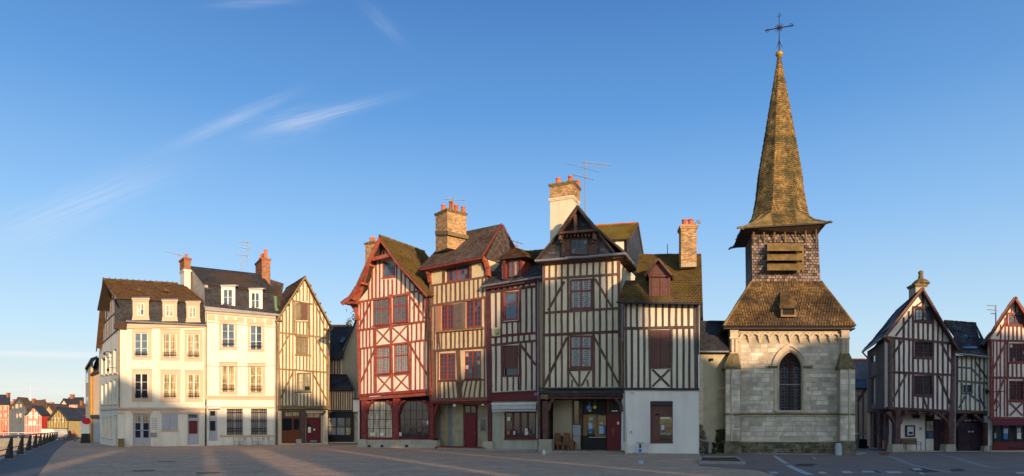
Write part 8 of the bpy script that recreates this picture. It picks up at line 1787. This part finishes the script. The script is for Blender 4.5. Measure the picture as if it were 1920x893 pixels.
t = thing('far_railing', 'pale railing along the far bank of the basin below the red and grey houses', 'railing', (-150, FAR.y + 2, 0)); x = -150
link('top_rail', MB().tube([(-170, FAR.y + 2, 1.1), (-96, FAR.y + 2, 1.1)], .06, 5), wht, t)
for i in range(24): link('post', MB().tube([(-168 + i * 3, FAR.y + 2, 0), (-168 + i * 3, FAR.y + 2, 1.1)], .05, 5), wht, t)
# white pavilion tent, parked cars' row and bicycles by the basin
q = Plane(74, 140, 106, 140); t = thing('pavilion_tent', 'low white pavilion tent by the basin before the yellow timbered gable', 'tent', at(q, 90))
link('canopy', MB().ext(q.poly([(76, 815), (104, 815), (102, 808), (98, 804.5), (77, 804.5)]), -q.n * 4), wht, t); slab(t, q, rect(76, 815, 104, 820), 0, 3.8, MAT['surround'], 'skirt')
def bicycle(loc, rot, label, proto=[None]):
    if proto[0]: return copy_tree(proto[0], loc, label, rot)
    t = thing('bicycle', label, 'bicycle', (0, 0, 0), 'bicycles parked along the quay'); m = MAT['iron']
    for x in (-.52, .52): w = link('wheel', MB().tube([(x + .33 * math.cos(a), 0, .34 + .33 * math.sin(a)) for a in frange(0, 6.283, 17)], .025, 5), m, t); link('spokes', MB().tube([(x - .3, 0, .34), (x + .3, 0, .34)], .008, 3).tube([(x, 0, .04), (x, 0, .64)], .008, 3), MAT['zinc'], w, stuff=True)
    link('frame', MB().tube([(-.52, 0, .34), (-.15, 0, .82), (.38, 0, .85), (.0, 0, .32), (-.15, 0, .82)], .022, 5).tube([(-.52, 0, .34), (0, 0, .32)], .02, 5).tube([(.52, 0, .34), (.38, 0, .92)], .022, 5), M('bike_frame', (.05, .05, .06), .4), t)
    link('handlebar', MB().tube([(.3, -.28, 1.0), (.38, 0, .96), (.3, .28, 1.0)], .018, 5), m, t); link('saddle', MB().obox((-.18, 0, .88), (1, 0, 0), (0, 1, 0), .26, .14, .06), m, t)
    proto[0] = t; t.location = loc; t.rotation_euler = (0, 0, rot); return t
for i in range(16):
    s = 74 + i * 3.1; c = qe(s, -1.4 - random.uniform(0, 1.2)); bicycle(tuple(c), random.uniform(.4, 1.5), 'dark bicycle parked along the quay railing, %s from the near end' % ['first', 'second', 'third', 'fourth', 'fifth', 'sixth', 'seventh', 'eighth', 'ninth', 'tenth', 'eleventh', 'twelfth', 'thirteenth', 'fourteenth', 'fifteenth', 'last'][i])
def person(loc, top, legs, label, h=1.7, rot=0.):
    t = thing('person', label, 'person', loc); x, y, z = loc
    V = [(0, 0, .53), (0, 0, .68), (0, 0, .82), (0, 0, .88), (0, 0, .95), (.1, 0, .8), (.14, .01, .62), (.13, -.03, .48), (-.1, 0, .8), (-.14, .01, .62), (-.13, -.03, .48), (.05, 0, .5), (.06, -.02, .27), (.06, 0, .03), (-.05, 0, .5), (-.06, .03, .27), (-.07, .08, .03), (.06, -.09, .015), (-.07, 0, .015)]
    E = [(0, 1), (1, 2), (2, 3), (3, 4), (2, 5), (5, 6), (6, 7), (2, 8), (8, 9), (9, 10), (0, 11), (11, 12), (12, 13), (0, 14), (14, 15), (15, 16), (13, 17), (16, 18)]
    rad = [.085, .09, .075, .035, .06, .04, .03, .02, .04, .03, .02, .055, .04, .025, .055, .04, .025, .02, .02]
    me = bpy.data.meshes.new('body'); me.from_pydata([(a * h, b * h, c * h) for a, b, c in V], E, []); ob = bpy.data.objects.new('body', me); COL.objects.link(ob); ob.parent = t; ob.rotation_euler = (0, 0, rot)
    sk = ob.modifiers.new('skin', 'SKIN'); 
    for i, r in enumerate(rad): me.skin_vertices[0].data[i].radius = (r * h, r * h)
    me.skin_vertices[0].data[0].use_root = True
    ob.modifiers.new('sub', 'SUBSURF').levels = 1; me.materials.append(top)
person(tuple(Plane(0, 175, 20, 175).ground(8) + Vector((0, 0, -.0))), M('coat_red', (.5, .03, .05), .8), None, 'person in a red coat walking beyond the basin near the left edge', rot=.6)
person(tuple(Plane(0, 170, 20, 170).ground(14)), M('coat_blue', (.15, .22, .45), .8), None, 'person in a pale blue coat walking beyond the basin beside the red coat', rot=-.4)
for px, py, c_, l in ((131, 823, (.02, .02, .03), 'person in dark clothes standing at the far end of the quay'), (139, 822.5, (.5, .12, .04), 'person in an orange top at the far end of the quay')): person(tuple(gp(px, py)), M('clothes_' + str(px), c_, .8), None, l)

# ---------------------------------------------------------------- café furniture before the cream town house
def chair_proto():
    t = thing('cafe_chair', '', 'chair', (0, 0, 0), 'cafe chairs before the cream town house'); m = M('white_metal_chair', (.30, .33, .33), .5, .05)
    link('seat', MB().box(-.22, .22, -.22, .22, .44, .47), m, t)
    for x in (-.2, .2):
        link('leg', MB().tube([(x, .2, 0), (x * .95, .2, .45), (x, .26, .88)], .018, 5), m, t); link('leg', MB().tube([(x, -.22, 0), (x, -.2, .45)], .018, 5), m, t)
    for z in (.62, .74, .86): link('back_slat', MB().box(-.21, .21, .215 + (z - .45) * .1, .235 + (z - .45) * .1, z - .03, z + .03), m, t)
    return t
def table_proto():
    t = thing('cafe_table', '', 'table', (0, 0, 0), 'cafe tables before the cream town house'); m = MATS['white_metal_chair']
    link('tabletop', MB().lathe((0, 0, .72), [(.34, 0), (.36, .01), (.36, .03), (.34, .035)], 20), m, t); link('stem', MB().tube([(0, 0, .05), (0, 0, .72)], .025, 8), m, t)
    for k in range(3): a = k * 2.09; link('foot', MB().tube([(0, 0, .2), (.28 * math.cos(a), .28 * math.sin(a), .02)], .018, 5), m, t)
    return t
cp_, first = chair_proto(), True
for k, (px, o, rz, lb) in enumerate([(443, 1.3, 1.2, 'leftmost grey metal cafe chair under the barred windows'), (456, 1.1, -1.0, 'second grey cafe chair from the left, turned to the left table'), (477, 1.2, 1.5, 'grey cafe chair on the left side of the right table'), (490, 1.0, -1.3, 'grey cafe chair on the right side of the right table'), (507.5, 1.2, 1.7, 'rightmost grey cafe chair, next to the grey drainpipe')]):
    l = at(PB, px, o)
    if k == 0: cp_.location = l; cp_.rotation_euler = (0, 0, rz + .6); cp_['label'] = lb
    else: copy_tree(cp_, l, lb, rz + .6)
tp_ = table_proto(); tp_.location = at(PB, 449.5, 1.1); tp_['label'] = 'left round grey cafe table between two chairs'; copy_tree(tp_, at(PB, 484, 1.1), 'right round grey cafe table between two chairs')
# litter and a pigeon-sized gull on the square
c = gp(1020, 856.5); t = thing('gull', 'small white gull standing on the paving before the porch post', 'gull', tuple(c)); wm_ = M('gull_white', (.72, .72, .74), .8)
link('body', MB().lathe(c + Vector((0, 0, .08)), [(.02, 0), (.09, .06), (.11, .14), (.08, .22), (.05, .26), (.055, .31), (.03, .35)], 10), wm_, t, smooth=True); link('beak', MB().tube([c + Vector((.04, -.03, .38)), c + Vector((.1, -.05, .37))], .012, 5, .003), M('beak_yellow', (.6, .4, .05), .5), t)
for s in (-.03, .03): link('leg', MB().tube([c + Vector((s, 0, 0)), c + Vector((s, 0, .1))], .008, 4), MATS['beak_yellow'], t)
c = gp(1202, 871); tagm(link('paper_cup', MB().lathe(c, [(.08, 0), (.1, .02), (.13, .17), (.11, .18)], 12), M('cup_blue', (.4, .55, .7), .6), origin=tuple(c)), 'small pale blue paper cup on the paving before the white ground floor', 'cup')

# ---------------------------------------------------------------- unseen houses added behind the camera; roofs and passages shaped to shade the square
def opposite():
    ca, sa = math.cos(R(SUN_AZ)), math.sin(R(SUN_AZ)); U = Vector((ca, sa, 0)); V = Vector((-sa, ca, 0))   # U along the row, V towards the square
    o = V * -47.0; dep = 9; wm = M('opposite_render', (.72, .64, .53), .9); rm = MAT['slate']
    rows = [('long shadow-casting rendered house at the left end of the row behind the viewer', [(-24, 26), (-9, 25), (-6.3, 24)], [(-24, -6.35)]),
            ('shadow-casting rendered house with a falling roof second in the row behind the viewer', [(-6.3, 24), (-5.6, 23.6), (-2.3, 22), (.3, 21.2)], [(-5.45, .25)]),
            ('low roofed shadow-casting rendered house with passages third in the row behind the viewer', [(.3, 21.2), (7.5, 21.2)], [(.65, 2.9), (4.8, 7.5)]),
            ('tall gabled shadow-casting rendered house fourth in the row behind the viewer', [(7.5, 24.6), (9.8, 24.3), (12.9, 22.8), (13.1, 20.2)], [(7.5, 9.5), (10.1, 13.1)]),
            ('low shadow-casting rendered house fifth in the row behind the viewer', [(13.1, 20.0), (18.3, 19.7), (20, 21), (21.3, 22.6)], [(13.1, 15.8), (16.3, 21.3)]),
            ('shadow-casting rendered house with a high shoulder sixth in the row behind the viewer', [(21.3, 23.2), (22.2, 25.8), (23.7, 26)], [(21.3, 23.7)]),
            ('narrow shadow-casting tower house seventh in the row behind the viewer', [(23.7, 29.9), (26.3, 29.5)], [(23.7, 26.3)]),
            ('low shadow-casting rendered house right of the tower house behind the viewer', [(26.3, 20.2), (28.8, 19.6), (32.4, 17.9), (34.9, 18.1), (36.1, 19.1), (38.8, 19.3)], [(26.3, 38.8)]),
            ('wide shadow-casting rendered house ninth in the row behind the viewer', [(38.8, 19.6), (45.6, 21.3), (47.9, 22.3), (51, 21.4)], [(38.8, 51)]),
            ('shadow-casting rendered house at the right end of the row behind the viewer', [(51, 20.8), (54.8, 19.8), (95, 23)], [(51, 95)])]
    for lb, prof, solid in rows:
        t = thing('shadow_house', lb, 'house', tuple(U * prof[0][0] + o), 'unseen houses behind the viewer, shaped to shade the square'); e = min(h for c, h in prof) - 3.2; PZ = 16.4
        def blk(c0, c1, z0, z1, nm): a, b = U * c0 + o + Vector((0, 0, z0)), U * c1 + o + Vector((0, 0, z0)); link(nm, MB().prism([a, b, b + Vector((0, 0, z1 - z0)), a + Vector((0, 0, z1 - z0))], [a - V * dep, b - V * dep, b - V * dep + Vector((0, 0, z1 - z0)), a - V * dep + Vector((0, 0, z1 - z0))]), wm, t)
        zp = min(PZ, e - .3)  # added passages below this height let streaks of sunlight through
        for c0, c1 in solid: blk(c0, c1, 0, zp, 'wall')
        blk(prof[0][0], prof[-1][0], zp, e, 'upper_wall')
        n = len(prof); f = [U * c + o + Vector((0, 0, e)) for c, h in prof]; r = [U * c + o - V * dep / 2 + Vector((0, 0, h)) for c, h in prof]; k = [p - V * dep for p in f]; fs = []
        for i in range(n - 1): fs += [(i, i + 1, n + i + 1, n + i), (2 * n + i + 1, 2 * n + i, n + i, n + i + 1)]
        fs += [(0, n, 2 * n), (n - 1, 3 * n - 1, 2 * n - 1)]
        link('roof', MB().add(f + r + k, fs), rm, t)
        for c0, c1 in solid:
            m_ = min(14, int((c1 - c0) / 2.2))
            for j in range(m_):
                for z in range(4): p = U * lerp(c0, c1, (j + .5) / m_) + o + V * .02 + Vector((0, 0, 2 + z * 3.3)); link('window', MB().obox(p, U, V, .9, .08, 1.6), MAT['gdark'], t)
opposite()
